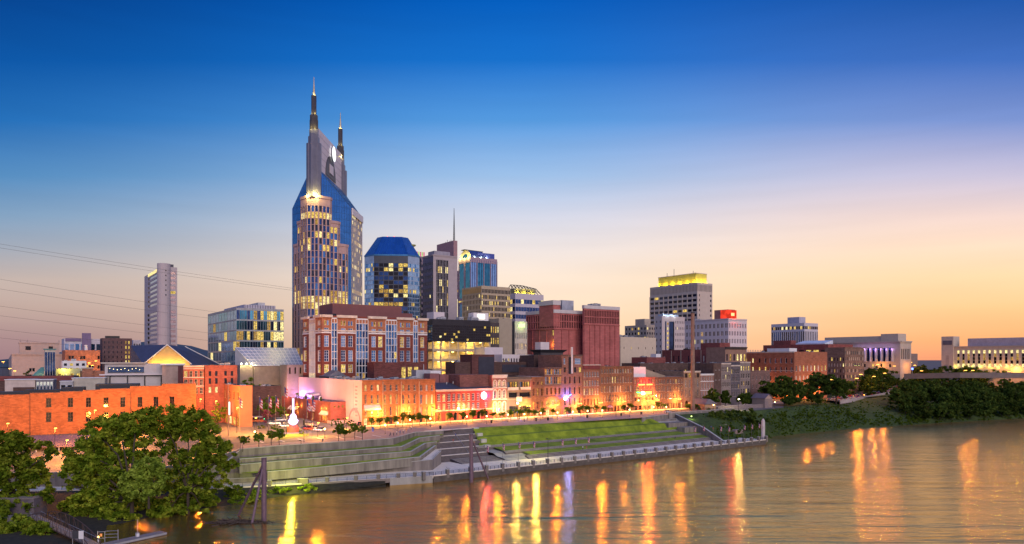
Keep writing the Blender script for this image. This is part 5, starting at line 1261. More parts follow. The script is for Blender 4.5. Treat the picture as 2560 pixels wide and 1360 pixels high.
for fr in (b.Rf, b.Lf):
    gaps = sorted((a0, a1) for f, a0, a1 in bays if f is fr); a = 0; segs = []
    for g0, g1 in gaps: segs.append((a, g0)); a = g1
    segs.append((a, fr.L))
    for s0, s1 in segs:
        mb.boxf(fr, s0-.3, s1+.3, -.1, 1.1, b.h-.9, b.h+.35, M('cornice_cream', (.62, .52, .44), .7)); mb.boxf(fr, s0, s1, .003, .22, zt-.7, zt, M('cornice_cream', (0, 0, 0))); mb.boxf(fr, s0, s1, .003, .2, b.zpx(833)+.1, b.zpx(833)+.7, white_paint)
b.part('cornice', mb)
mb = MB()
for f, a0, a1 in bays:
    n = max(2, int((a1-a0)/1.5))
    for i in range(n+1): mb.boxf(f, a0+(a1-a0)*i/n-.13, a0+(a1-a0)*i/n+.13, .003, .2, 4, b.h-1.6, white_paint)
    for j in range(13): mb.boxf(f, a0, a1, .004, .16, 4+j*(zt+3.4-4)/12-.12, 4+j*(zt+3.4-4)/12+.14, white_paint)
    mb.boxf(f, a0, a1, .0, .3, b.h-1.6, b.h-.95, white_paint)
b.part('bay_frame', mb)
# the orange top storey as thin facing slabs between openings
up = MB()
for fr in (b.Rf, b.Lf):
    hs = [w for w in b.holes[b.fr.index(fr)] if w[3] > zt+.5]
    cut = [(w[0], w[1], max(w[2], zt+.01), w[3]) for w in hs]
    class Off: pass
    f2 = Fr(fr.p+fr.n*.006, fr.p+fr.n*.006+fr.t*fr.L); wall_grid(up, f2, zt+.005, b.h-.92, [c for c in cut if c[2] < b.h-.95], obk, .004)
b.part('upper_storey', up)
mb = MB(); q0, q1 = F(822)*b.Rf.L, F(1012)*b.Rf.L
mb.box(8, b.Rf.L*.8, 7, b.D-2, b.rz, b.h+6.6, M('maroon_panel', (.19, .07, .07), .7, var=.1)); mb.box(b.Rf.L*.8+.003, b.Rf.L*.93, 9, b.D-2, b.rz, b.h+3.2, M('maroon_panel', (0, 0, 0))); b.part('penthouse', mb)
mb = MB(); mb.lathe((7, 2, b.rz), [(1.4, 0), (1.4, 1.1), (.9, 1.6), (.1, 1.8)], dark_metal); b.part('roof_vent', mb)
for i in range(3): lamp('facade_lamp', b.Rf.pt(F(815+i*60)*b.Rf.L, 1.2, 3), (1, .7, .2), 260, .3, b.root)
b.finish(panes=False)
b = Bld('theatre_roof', 'low maroon building with a sloping roof and lit windows in front of the hotel', 'building', 935, 342, 906, xr=1058, d=8)
for i in range(3): b.win(b.Rf, b.Rf.L*(.55+.13*i), b.Rf.L*(.64+.13*i), 2, b.h-2.2, lit_a, cream, (1, 1), depth=.3)
b.walls(BRICK('maroon_brick', (.15, .05, .045), .8)); b.roof(roof_dark, .4); b.finish()

# blocks directly behind the frontage, centre
dbk = BRICK('dark_wine_brick', (.13, .05, .045), .8, .2, .6)
b = Bld('brick_building', 'dark wine brick block with a blank black panel, before the parking garage', 'building', 1180, 372, 886, xr=1236, d=12)
b.walls(dbk); b.roof(roof_dark, .4); mb = MB(); mb.boxf(b.Rf, b.Rf.L*.28, b.Rf.L*.98, .02, .2, 1.5, b.h-1.2, M('navy_black_panel', (.035, .035, .055), .6)); b.part('panel', mb); b.finish()
b = Bld('white_arcade_building', 'white building with a row of narrow arched openings behind the frontage', 'building', 1255, 392, 886, xr=1335, xl=1235)
b.grid(b.Rf, 12, 1, b.h-7.2, b.h-1.8, .5, .9, 0, None, [glass_night], .3, depth=.5, arch=True); b.walls(M('white_stucco', (.62, .55, .56), .8, var=.08)); b.roof(roofing, .4)
mb = MB(); mb.box(-6, 6, 8, 18, b.h-4, b.h+4, pale_panel); b.part('penthouse', mb); b.finish()
b = Bld('warehouse', 'wide dark brown rooftop block with black panels behind the painted shop fronts', 'building', 1138, 368, 905, xr=1360, d=10)
b.walls(BRICK('chestnut_brick', (.10, .055, .048), .8, .2, .5)); b.roof(roof_dark, .5); b.hvac(10, galv, seed=51, size=(1.2, 2.6))
mb = MB(); q = lambda x: ray_t(b.C.x, b.C.y, U2, x); mb.boxf(b.Rf, q(1255), q(1299), .02, .25, b.h-5.6, b.h-1.4, M('navy_black_panel', (0, 0, 0))); mb.boxf(b.Rf, q(1301), q(1345), .02, .25, b.h-5.8, b.h-1.5, M('navy_black_panel', (0, 0, 0))); b.part('panel', mb); b.finish()
b = Bld('brick_building', 'dark brick upper block carrying the flared slatted tower', 'building', 1335, 388, 888, xr=1408, d=14)
b.walls(BRICK('chestnut_brick', (0, 0, 0))); b.roof(roof_dark, .5)
mb = MB(); x0, x1 = q(1366)-q(1335), q(1436)-q(1335); fm = M('black_slat', (.045, .04, .05), .7); z = b.h-.3; W_ = 15
mb.hexa([(7, 3, z-4), (7+W_, 3, z-4), (7+W_, 9, z-4), (7, 9, z-4), (6.6, 2.8, z+1.8), (7.4+W_, 2.8, z+1.8), (7.4+W_, 9.4, z+1.8), (6.6, 9.4, z+1.8)], fm)
mb.hexa([(6.6, 2.8, z+1.803), (7.4+W_, 2.8, z+1.803), (7.4+W_, 9.4, z+1.803), (6.6, 9.4, z+1.803), (4.6, 1, z+3.4), (9.4+W_, 1, z+3.4), (9.4+W_, 11, z+3.4), (4.6, 11, z+3.4)], roof_dark)
b.part('flared_roof', mb); mb = MB()
for i in range(22): mb.box(7.3+i*W_/22, 7.5+i*W_/22, 2.72, 2.86, z-3.4, z+1.4, M('grey_slat', (.14, .12, .13), .6))
b.part('slat', mb)
mb = MB(); mb.box(7.5, 13.5, 4, 9, z+3.403, z+7.6, M('white_stucco', (0, 0, 0))); b.part('roof_box', mb)
b.finish()

# ------------------------------------------------------------------ First Avenue frontage
bk_o = BRICK('arch_row_brick', (.37, .13, .055), .75, .2, .45); bk_o2 = BRICK('arch_row_brick_brown', (.32, .12, .055), .75, .2, .45); bk_r = BRICK('red_painted_brick', (.33, .055, .05), .9, .1, .45)
bk_b = BRICK('chocolate_brick', (.19, .09, .055), .75, .2, .45); bk_d = BRICK('dim_brown_brick', (.155, .085, .068), .75, .2, .45)
stone_t = M('pale_stone_trim', (.58, .48, .42), .75)
def front(name, label, xl, xr, yt, d=24, zb=GZ):
    p = on_line(xl); pe = on_line(xr); return Bld(name, label, 'building', xl, p.y, yt, xr=xr, d=d, C0=(p.x, p.y), zb=zb)
def rows_px(b, ys): return [(b.zpx(y1), b.zpx(y0)) for y0, y1 in ys]
def arch_row(b, n, rows, ww=.42, lit=.1, frame=white_paint, arch=True, panes=None, mull=(1, 1), litset=None, m=.03, depth=.35):
    L = b.Rf.L; a0, a1 = L*m, L*(1-m); cw = (a1-a0)/n
    for j, (z0, z1) in enumerate(rows):
        for i in range(n):
            c = a0+(i+.5)*cw; l = (litset and (j, i) in litset) or random.random() < lit
            b.win(b.Rf, c-cw*ww/2, c+cw*ww/2, max(.3, z0), z1, random.choice(LITS) if l else random.choice(panes or [glass_dark, glass_night]), frame, mull, arch, .11, depth)
Y3 = ((962, 977), (987, 1010), (1017, 1040))
def arch_shop(label, xl, xr, yt, lit, brick, d=24, pilaster=True, litset=None, panes=None, g=True):
    b = front('brick_shop', label, xl, xr, yt, d)
    rw = rows_px(b, [(y0-(952-yt)*0, y1) for y0, y1 in Y3]); arch_row(b, 3, rw[:2], .36, lit, stone_t, True, panes, litset=litset)
    arch_row(b, 3, [rw[2]], .30, .25, stone_t, True, panes); b.finish_l = True
    arch_row(b, 3, [(.35, 3.2)], .6, .6, M('shop_frame', (.10, .06, .05), .6), False, [glass_dark, lit_o])
    return b
b = arch_shop('leftmost arched brick shop, with a white awning and a painted pink side wall', 905, 954, 951, .05, bk_o, d=108)
ps = M('pink_painted_brick', (.62, .46, .44), .85, var=.07, scale=.15)
b.walls(bk_o, .35, mats={3: ps}); b.roof(roofing, .5, pm=galv); b.cornice(b.Rf, b.h-.7, b.h+.15, .35, bk_o2)
mb = MB(); z = rows_px(b, [(1013, 1019)])[0]
mb.hexa([b.Rf.pt(.8, .05, z[0]-.9), b.Rf.pt(b.Rf.L-.8, .05, z[0]-.9), b.Rf.pt(b.Rf.L-.8, 1.3, z[0]-1.2), b.Rf.pt(.8, 1.3, z[0]-1.2), b.Rf.pt(.8, .05, z[1]), b.Rf.pt(b.Rf.L-.8, .05, z[1]), b.Rf.pt(b.Rf.L-.8, 1.25, z[0]-.5), b.Rf.pt(.8, 1.25, z[0]-.5)], M('awning_white', (.68, .58, .5), .8)); b.part('awning', mb)
# faded mural of a tower and an arched bridge near the street corner of the pink side wall
mur = MB(); mp_ = M('mural_rose_paint', (.50, .22, .24), .85, var=.25); f = b.Lf; L = f.L
def mbx(a0, a1, z0, z1, mat=mp_): mur.boxf(f, L-a1, L-a0, .002, .02, z0, z1, mat)
mbx(9.2, 9.6, 4, b.h-1.6)
for k in range(9): mbx(4.6+(k % 2)*.5, 7.2+(k % 2)*.4, b.h-3.2-k*1.55, b.h-2.5-k*1.55)
for k in range(12):
    t0, t1 = math.pi*k/12, math.pi*(k+1)/12
    p = [(L-(8-6.6*math.cos(t)*(1 if q else .82)), 1.2+6.2*math.sin(t)*(1 if q else .8)) for t in (t0, t1) for q in (0, 1)]
    mur.face([f.pt(p[0][0], .021, p[0][1]), f.pt(p[1][0], .021, p[1][1]), f.pt(p[3][0], .021, p[3][1]), f.pt(p[2][0], .021, p[2][1])], mp_)
for k in range(10): mbx(2.2+k*1.2, 2.35+k*1.2, 1.2, 1.4+5*math.sin(math.pi*(k+.5)/10))
b.part('mural', mur, 'faded rose mural with a tower and an arch')
mur = MB(); my_ = M('mural_ochre', (.52, .36, .10), .85, var=.4, scale=.6)
mbx_ = lambda a0, a1, z0, z1, m: mur.boxf(f, L-a1, L-a0, .003, .02, z0, z1, m)
mbx_(96, 107.6, 3, b.h-1, my_); mbx_(88, 95, 6, 13, M('mural_grey', (.42, .36, .36), .85, var=.4, scale=.8)); b.part('mural', mur, 'ochre and grey mural at the far end')
for a in (62, 64.5, 70, 72.5, 75, 77.5, 84, 86.5):
    q = f.pt(L-a, .8, 10.6); lamp('purple_uplight', q, (.62, .28, 1), 520, .2, b.root)
lamp('corner_floodlight', f.pt(L-107, 3.5, b.h-.5), (1, .75, .12), 2600, .4, b.root)
mb = MB(); mb.boxf(f, L-108, L-106.4, .3, 1.0, b.h-.4, b.h+.7, LIT('flood_glow', (1, .8, .3), 9, .9)); b.part('floodlight', mb)
lamp('wall_lamp', f.pt(L-40, 10, 15), (1, .42, .32), 3000, .8, b.root); lamp('wall_lamp', f.pt(L-8, 9, 8), (1, .42, .32), 1900, .8, b.root); lamp('wall_lamp', f.pt(L-78, 10, 14), (1, .42, .32), 2600, .8, b.root)
b.hvac(16, galv, seed=61, size=(1.6, 3.4), y=(4, 100)); mb = MB(); mb.box(3, 11, 74, 80, b.rz, b.h+3.6, white_paint); b.part('stair_head', mb)
mb = MB(); mb.prism([(2, 44), (11, 44), (11, 56), (2, 56)], b.rz, b.h+.8, roof_dark); mb.hexa([(1.7, 43.7, b.h+.803), (11.3, 43.7, b.h+.803), (11.3, 56.3, b.h+.803), (1.7, 56.3, b.h+.803), (6.3, 44.5, b.h+3.6), (6.7, 44.5, b.h+3.6), (6.7, 55.5, b.h+3.6), (6.3, 55.5, b.h+3.6)], roofing); b.part('roof_lantern', mb)
b.finish(panes=True)
for args in (('arched brick shop with three bright yellow windows on its second floor', 954, 1000, 949.5, .05, bk_o2, {(1, 0), (1, 1), (1, 2)}), ('arched brick shop with one lit top window and a wide dark shop opening', 1000, 1045, 949, .0, bk_o2, {(0, 0)}), ('arched brick shop at the right end of the arched row, with pale blinds', 1045, 1088, 948.5, .0, bk_o, None)):
    b = arch_shop(args[0], args[1], args[2], args[3], args[4], args[5], litset=args[6], panes=[glass_sky, glass_dark, cream] if args[1] == 1045 else None)
    b.walls(args[5], .35); b.roof(roofing, .5, pm=galv); b.cornice(b.Rf, b.h-.7, b.h+.15, .35, bk_o2); b.hvac(4, galv, seed=args[1], size=(1.5, 3))
    mb = MB(); mb.boxf(b.Rf, -.18, .18, .003, .2, 0, b.h-.7, bk_o); b.part('pilaster', mb)
    mb = MB(); mb.tube(b.Rf.pt(.5, .25, 0), b.Rf.pt(.5, .25, b.h-.8), .09, M('downpipe', (.5, .42, .34), .6), 6); b.part('downpipe', mb); b.finish(panes=True)
# red two storey building with the round lit sign
b = front('brick_shop', 'red painted brick building with a low slate roof and a round white lit sign', 1090, 1230, 974, 26)
rw = rows_px(b, ((986, 1004), (1010, 1027))); fxs = [1040+c/4 for c in (228, 279, 330, 379, 429, 478, 526, 573, 621)]
f = b.Rf; rt = lambda px: ray_t(b.C.x, b.C.y, U2, px)
for j, (z0, z1) in enumerate(rw):
    for i, px in enumerate(fxs):
        k = px-1090; a = rt(px); b.win(f, a-.75, a+.75, z0, z1, lit_a if (j == 1-0 and i == 1) or (j == 0 and i == 1) and j == 0 else (glass_sky if j == 1 and i > 2 else glass_dark), white_paint, (1, 2), False, .14, .3)
    a = rt(1215); b.win(f, a-.75, a+.75, z0, z1, glass_sky, white_paint, (1, 2), False, .14, .3)
for i in range(7): a = f.L*(.06+.14*i); b.win(f, a-1.1, a+1.1, .3, 4.2, lit_o if i in (0, 1, 4) else glass_night, M('arch_stone', (.5, .34, .22), .8), (0, 0), True, .25, .5)
b.walls(bk_r, .35); zr = b.h
mb = MB(); mb.face([(-.4, -.7, zr), (b.W+.4, -.7, zr), (b.W+.4, b.D, zr+5.2), (-.4, b.D, zr+5.2)], M('slate_roof', (.055, .06, .09), .6, var=.3, scale=.6)); mb.face([(-.4, -.7, zr-.2), (-.4, b.D, zr-.2), (-.4, b.D, zr+5.2), (-.4, -.7, zr)], bk_r); mb.face([(b.W+.4, -.7, zr-.2), (b.W+.4, -.7, zr), (b.W+.4, b.D, zr+5.2), (b.W+.4, b.D, zr-.2)], bk_r); mb.face([(-.4, b.D, zr-.2), (b.W+.4, b.D, zr-.2), (b.W+.4, b.D, zr+5.2), (-.4, b.D, zr+5.2)], bk_r)
b.part('roof', mb)
mb = MB(); mb.boxf(f, -.4, f.L+.4, .01, .75, zr-.6, zr-.02, stone_t); mb.boxf(f, 0, f.L, .01, .45, zr-1.0, zr-.603, stone_t); mb.boxf(f, 0, f.L, .01, .4, 4.7, 5.1, stone_t); b.part('cornice', mb)
mb = MB(); mb.box(4, 9, 13, 19, zr+2, zr+7, M('maroon_tank', (.25, .10, .10), .7)); mb.box(9.4, 12.5, 13, 19, zr+2, zr+6.6, M('maroon_tank', (0, 0, 0))); mb.box(12.9, 15, 13.4, 19, zr+2, zr+6.2, M('maroon_tank', (0, 0, 0))); b.part('roof_plant', mb)
mb = MB(); mb.box(.3, 8, 20, 25, zr+4, zr+8.6, galv); mb.box(8.3, 14, 20.5, 25, zr+4, zr+8.2, white_paint); b.part('rooftop_unit', mb)
mb = MB()
for x, y in ((13, 7), (21, 12), (24, 8), (9, 6)): mb.tube((x, y, zr+.9+y*.19), (x, y, zr+2.0+y*.19), .2, galv, 8)
b.part('roof_vent', mb)
mb = MB(); a = rt(1207.5); zc = b.zpx(992.5); c = Vector(f.pt(a, .5, zc)); ring = [c+Vector((1.55*math.cos(t), 0, 1.75*math.sin(t))) for t in [2*math.pi*k/20 for k in range(20)]]
es = LIT('round_sign_white', (1, .86, .95), 5.5, .9, nolight=True); mb.face([p-Vector((0, .25, 0)) for p in ring], es)
for k in range(20): mb.face([ring[k], ring[(k+1) % 20], ring[(k+1) % 20]-Vector((0, .25, 0)), ring[k]-Vector((0, .25, 0))], LIT('sign_rim_red', (1, .1, .12), 3, .9))
mb.tube(c, c+Vector((0, .5, 0)), .2, dark_metal); b.part('round_sign', mb, 'round white glowing sign with a red rim')
lamp('sign_lamp', f.pt(a, 2.2, zc), (1, .10, .12), 1500, .5, b.root); lamp('sign_lamp', f.pt(a+2.8, 1.2, zc-.5), (.3, .12, 1), 260, .3, b.root)
for i in (1, 2, 4, 5, 6, 7): lamp('wall_light', f.pt((rt(fxs[i])+rt(fxs[i]+12))/2, .5, 5.4), (1, .42, .06), 55, .12, b.root)
b.finish(panes=True)
# white trimmed Italianate
b = front('brick_shop', 'narrow red brick front with ornate white arched window hoods and white cornice', 1230, 1267, 938, 26)
arch_row(b, 3, rows_px(b, ((952, 967), (976, 996), (1006, 1030))), .44, .08, white_paint, True, None, (1, 2), {(0, 1)}); arch_row(b, 3, [(.35, 3)], .6, .7, M('shop_frame', (0, 0, 0)), False, [lit_o])
b.walls(BRICK('rose_brick', (.30, .11, .085), .8, .15, .45), .35); b.roof(roofing, .5); wt_ = M('ornate_white_trim', (.66, .56, .50), .7)
b.cornice(b.Rf, b.h-1.4, b.h+.2, .8, wt_, steps=3); mb = MB()
for j, (z0, z1) in enumerate(rows_px(b, ((952, 967), (976, 996), (1006, 1030)))):
    for i in range(3):
        cw = b.Rf.L*.94/3; c = b.Rf.L*.03+(i+.5)*cw; r0, r1 = cw*.26, cw*.40
        for k in range(8):
            t0, t1 = math.pi*k/8, math.pi*(k+1)/8; zz = z1-cw*.22
            mb.face([b.Rf.pt(c-r*math.cos(t), .16, zz+r*math.sin(t)) for r, t in ((r0, t0), (r0, t1), (r1, t1), (r1, t0))], wt_)
        mb.boxf(b.Rf, c-r1, c-r0, .003, .14, z0, zz, wt_); mb.boxf(b.Rf, c+r0, c+r1, .003, .14, z0, zz, wt_)
    mb.boxf(b.Rf, 0, b.Rf.L, .003, .3, z0-.75, z0-.35, wt_)
b.part('window_hood', mb)
mb = MB(); wd = BRICK('side_wall_brick', (.22, .085, .07), .8, .2, .5); mb.box(-16, -.05, 3, 24, b.h-12, b.h+.3, wd); b.part('side_wing', mb); b.finish(panes=True)
# brown modern infill
b = front('restaurant_building', 'brown modern front with two red lit balconies between the arched fronts', 1267, 1328, 942, 24)
rw = rows_px(b, ((955, 968), (982, 994), (1003, 1012), (1016, 1034)))
for f0, f1, cc in ((.03, .44, 1), (.54, .95, 1)):
    n = 4
    for i in range(n): b.win(b.Rf, b.Rf.L*(f0+(f1-f0)*i/n)+.06, b.Rf.L*(f0+(f1-f0)*(i+1)/n)-.06, *rw[0], [glass_sky, lit_o, lit_b, lit_a][i % 4] if random.random() < .8 else glass_night, dark_metal, (0, 0), False, .1, .6)
b.win(b.Rf, b.Rf.L*.52, b.Rf.L*.97, *rw[1], glass_night, None, depth=.8); b.win(b.Rf, b.Rf.L*.08, b.Rf.L*.42, *rw[1], glass_night, None, depth=.5)
b.win(b.Rf, b.Rf.L*.52, b.Rf.L*.97, *rw[3], glass_night, dark_metal, (5, 1), depth=.5); b.win(b.Rf, b.Rf.L*.1, b.Rf.L*.46, *rw[3], glass_dark, dark_metal, (3, 1), depth=.5)
for i in range(3): b.win(b.Rf, b.Rf.L*(.05+.32*i), b.Rf.L*(.3+.32*i), .3, 3, lit_o, dark_metal, (2, 0), depth=.4)
b.walls(M('brown_cladding', (.15, .10, .08), .8, var=.15), .4); b.roof(roof_dark, .5); b.bands(b.Rf, [b.zpx(950), b.zpx(976), b.zpx(999)], .5, .3, M('brown_ledge', (.22, .16, .12), .8))
for f0, f1 in ((.03, .44), (.54, .95)):
    mb = MB(); mb.boxf(b.Rf, b.Rf.L*f0, b.Rf.L*f1, .003, .7, rw[0][0]-1.4, rw[0][0]-.1, M('balcony_cream', (.55, .44, .38), .8)); b.part('balcony', mb)
mb = MB(); a0, a1 = b.Rf.L*.36, b.Rf.L*.58; z = b.zpx(1005)
mb.boxf(b.Rf, a0, a1, .4, .7, z, z+1.9, M('sign_ivory', (.66, .58, .5), .7))
for k in range(5): mb.lathe(b.Rf.pt(a0+(a1-a0)*(k+.5)/5, .55, z+1.9), [(.32, 0), (.25, .3), (.12, .55)], M('sign_ivory', (0, 0, 0)), 8)
mb.boxf(b.Rf, a0+1, a0+1.15, 0, .4, z+.6, z+.8, dark_metal); b.part('sign', mb, 'ivory crown shaped hanging sign')
lamp('balcony_lamp', b.Rf.pt(b.Rf.L*.9, 1.2, rw[0][0]+1), (1, .15, .1), 200, .2, b.root); b.finish(panes=True)
b = front('brick_shop', 'narrow brick front with three round arched windows and a white roof cap', 1328, 1361, 942, 22)
arch_row(b, 3, rows_px(b, ((954, 962), (971, 990), (1004, 1022))), .42, .12, bk_o2, True, None, (1, 1), {(2, 0), (2, 2)}); arch_row(b, 3, [(.35, 2.8)], .6, .8, bk_o2, False, [lit_o]); b.walls(bk_b, .35); b.roof(roofing, .5, pm=white_paint); b.cornice(b.Rf, b.h-1, b.h, .4, bk_b); b.finish(panes=True)
b = front('brick_shop', 'brick front with grouped white framed timber windows under the slatted tower', 1361, 1405, 919, 22)
for (z0, z1) in rows_px(b, ((923, 936), (942, 960))):
    for s0 in (.05, .54):
        for i in range(4): b.win(b.Rf, b.Rf.L*(s0+.105*i), b.Rf.L*(s0+.105*i+.09), z0, z1, random.choice([glass_dark, lit_o, glass_sky, glass_dark]), stone_t, (0, 1), False, .1, .3)
arch_row(b, 4, rows_px(b, ((970, 986),)), .4, .05, bk_b, False, None, (1, 1)); arch_row(b, 3, rows_px(b, ((1000, 1014),)), .6, 1, bk_b, True); arch_row(b, 3, [(.35, 3)], .7, 1, bk_b, False)
b.walls(BRICK('warm_brown_brick', (.26, .115, .08), .75, .2, .45), .35); b.roof(roof_dark, .5); b.bands(b.Rf, [b.zpx(964), b.zpx(940), b.zpx(992)], .35, .25, bk_d); b.cornice(b.Rf, b.h-.8, b.h+.1, .5, bk_d); b.finish(panes=True)
b = front('brick_shop', 'tallest brick front, with tall dark windows, a white flue and a blue neon guitar', 1405, 1456, 887, 20)
arch_row(b, 4, rows_px(b, ((942, 959), (969, 986), (996, 1014))), .3, .05, None, False, [glass_night], (0, 0)); fr = b.Rf
for i, l in ((0, 0), (3, 1), (2, 0)): b.win(fr, fr.L*(.08+.25*i), fr.L*(.2+.25*i), b.zpx(931), b.zpx(918), lit_a if l else glass_dark, bk_d, (1, 1))
b.win(fr, fr.L*.62, fr.L*.92, b.zpx(910), b.zpx(896), glass_sky, white_paint, (4, 1)); b.win(fr, fr.L*.08, fr.L*.16, b.zpx(910), b.zpx(896), glass_sky, white_paint, (0, 1)); arch_row(b, 4, [(.35, 3)], .6, .4, bk_d, False)
b.walls(BRICK('tall_front_brick', (.25, .115, .085), .75, .2, .45), .35); b.roof(roof_dark, .5); b.cornice(b.Rf, b.h-.6, b.h+.1, .3, bk_d)
mb = MB(); mb.boxf(fr, fr.L*.42, fr.L*.5, .004, .5, b.zpx(934), b.h+4, M('white_flue', (.6, .52, .52), .6)); b.part('flue', mb); mb = MB(); mb.boxf(fr, fr.L*.32, fr.L*.419, .004, .4, b.zpx(935), b.h-1.2, dark_metal); b.part('duct', mb)
neon_b = LIT('blue_neon', (.12, .25, 1), 7, .85); neon_w = LIT('pale_blue_neon', (.6, .8, 1), 7, .9)
mb = MB(); c = Vector(fr.pt(fr.L*.18, .5, b.zpx(993))); mb.tube(c+Vector((-.4, 0, -.5)), c+Vector((3.2, 0, 1.3)), .2, neon_b, 8); mb.sphere(c+Vector((-.7, 0, -.7)), .85, neon_w, 12); mb.sphere(c+Vector((.35, 0, -.15)), .6, neon_w, 12); mb.boxf(fr, fr.L*.16, fr.L*.3, 0, .3, b.zpx(995), b.zpx(993), dark_metal)
b.part('neon_sign', mb, 'slanted blue neon guitar'); lamp('neon_lamp', fr.pt(fr.L*.2, 1.6, b.zpx(992)), (.08, .14, 1), 2600, .5, b.root); b.finish(panes=True)
b = front('brick_shop', 'four storey brick front with six white framed windows per floor, some lit', 1457, 1499, 912, 22)
arch_row(b, 6, rows_px(b, ((930, 942), (952, 965), (972, 987))), .52, .08, white_paint, False, [glass_dark, glass_sky, glass_night], (1, 1), {(1, 0), (1, 1), (2, 0), (2, 2), (2, 3)}, .02); arch_row(b, 5, rows_px(b, ((998, 1013),)), .45, .3, bk_b, True, None, (1, 1)); arch_row(b, 4, [(.35, 2.8)], .6, .6, bk_b, False)
b.walls(BRICK('mid_brown_brick', (.23, .105, .075), .75, .2, .45), .35); b.roof(roofing, .5, pm=galv); mb = MB(); mb.boxf(b.Rf, 0, b.Rf.L, .004, .5, b.zpx(923), b.h-.3, M('maroon_cornice', (.14, .03, .035), .7)); mb.boxf(b.Rf, -.1, b.Rf.L+.1, .003, .8, b.h-.298, b.h+.1, stone_t); b.part('cornice', mb); b.finish(panes=True)
b = front('brick_building', 'wide brown brick warehouse front with twelve arched windows on each of four floors', 1499, 1583, 916, 22)
arch_row(b, 12, rows_px(b, ((922, 933), (942, 958), (965, 981), (988, 1005))), .5, .05, stone_t, True, [glass_dark, glass_dark, cream, glass_night], (1, 1), {(1, 4), (1, 5), (0, 9)}); arch_row(b, 10, [(.35, 3.6)], .5, .45, bk_b, True)
b.walls(bk_b, .35); b.roof(roof_dark, .5); b.cornice(b.Rf, b.h-.9, b.h+.1, .4, bk_b); b.fins(b.Rf, 3, 0, b.h-.9, .5, .2, bk_d, name='pilaster'); b.hvac(4, galv, seed=71, size=(1, 2.2))
for f0 in (.28, .72):
    mb = MB(); mb.lathe(b.Rf.pt(b.Rf.L*f0, .7, 2.6), [(1.6, 0), (1.35, .5), (.8, .9), (.05, 1.1)], M('dome_awning', (.28, .16, .22), .7), 12); b.part('awning', mb)
b.finish(panes=True)
b = front('saloon', 'brick saloon front with red neon bars and a green neon guitar', 1583, 1638, 943, 24)
rw = rows_px(b, ((949, 958), (964, 974), (978, 990), (995, 1003))); arch_row(b, 7, rw[:3], .42, .25, stone_t, False, [lit_o, glass_dark], (1, 1)); arch_row(b, 6, rw[3:], .5, .4, bk_b, False); arch_row(b, 5, [(.35, 2.8)], .7, .9, bk_b, False)
b.walls(BRICK('saloon_brick', (.26, .10, .075), .75, .2, .45), .35); b.roof(roofing, .5); fr = b.Rf
red_n = LIT('red_neon', (1, .035, .02), 7, .85); or_n = LIT('orange_neon', (1, .30, .05), 7, .85); gr_n = LIT('green_neon', (.05, 1, .2), 6, .85)
def bar(f0, f1, y0, y1, mat, core):
    mb = MB(); z0, z1 = b.zpx(y1), b.zpx(y0); mb.boxf(fr, fr.L*f0, fr.L*f1, .35, .6, z0, z1, mat); mb.boxf(fr, fr.L*f0+.3, fr.L*f1-.3, .603, .7, z0+(z1-z0)*.3, z0+(z1-z0)*.7, core); mb.boxf(fr, fr.L*(f0+f1)/2-.1, fr.L*(f0+f1)/2+.1, 0, .35, z0+.1, z0+.3, dark_metal); return mb
b.part('neon_sign', bar(.18, .5, 959.5, 965, red_n, or_n), 'left red neon bar'); b.part('neon_sign', bar(.55, .85, 959.5, 965, red_n, or_n), 'right red neon bar'); b.part('neon_sign', bar(.53, .8, 980, 987, or_n, or_n), 'lower orange neon bar')
mb = MB(); c = Vector(fr.pt(fr.L*.40, .6, b.zpx(983.5))); mb.tube(c, c+Vector((-4.6, 0, .55)), .28, gr_n, 8); mb.sphere(c, 1.0, LIT('white_neon', (1, .97, .8), 6, .9), 12); mb.sphere(c+Vector((1.2, 0, -.3)), .8, LIT('yellow_neon', (1, .7, .15), 6, .9), 12); b.part('neon_sign', mb, 'green neon guitar with a white body')
lamp('neon_lamp', fr.pt(fr.L*.5, 2, b.zpx(962)), (1, .03, .015), 1900, .6, b.root); lamp('neon_lamp', fr.pt(fr.L*.25, 1.6, b.zpx(984)), (.2, 1, .1), 240, .4, b.root); lamp('neon_lamp', fr.pt(fr.L*.7, 1.6, b.zpx(984)), (1, .25, .03), 700, .4, b.root)
mb = MB(); mb.box(.5, b.W*.62, 1, 9, b.rz, b.h+5.6, white_paint); b.part('penthouse', mb); mb = MB(); mb.hexa([(b.W*.63, 2, b.rz), (b.W*1.6, 2, b.rz), (b.W*1.6, 14, b.rz), (b.W*.63, 14, b.rz), (b.W*.63, 2, b.h+4.6), (b.W*1.6, 2, b.h+.4), (b.W*1.6, 14, b.h+1), (b.W*.63, 14, b.h+4.6)], M('tan_slope_roof', (.36, .27, .2), .8)); b.part('sloped_roof', mb); b.finish(panes=True)
for (lab, xl, xr, yt, n, br, ys) in (('brown brick front directly right of the neon saloon, four windows wide', 1638, 1665, 943, 4, bk_d, ((950, 960), (966, 978), (984, 996))), ('brown brick front with one bright yellow top window, left of the smokestack', 1665, 1709, 942, 6, bk_d, ((949, 959), (965, 978), (984, 997)))):
    b = front('brick_shop', lab, xl, xr, yt, 22); arch_row(b, n, rows_px(b, ys), .5, .03, stone_t, False, [glass_dark, glass_sky, glass_night], (1, 1), {(0, n-3)} if n == 6 else None); arch_row(b, n, [(.35, 3.4)], .55, .5, br, True); b.walls(br, .35); b.roof(roofing, .5, pm=galv); b.cornice(b.Rf, b.h-.7, b.h, .4, br); b.hvac(4, galv, seed=xl, size=(1, 2.4)); b.finish(panes=True)
b = front('brick_building', 'taller tan front with shuttered top windows, right at the smokestack', 1709, 1751, 928, 22)
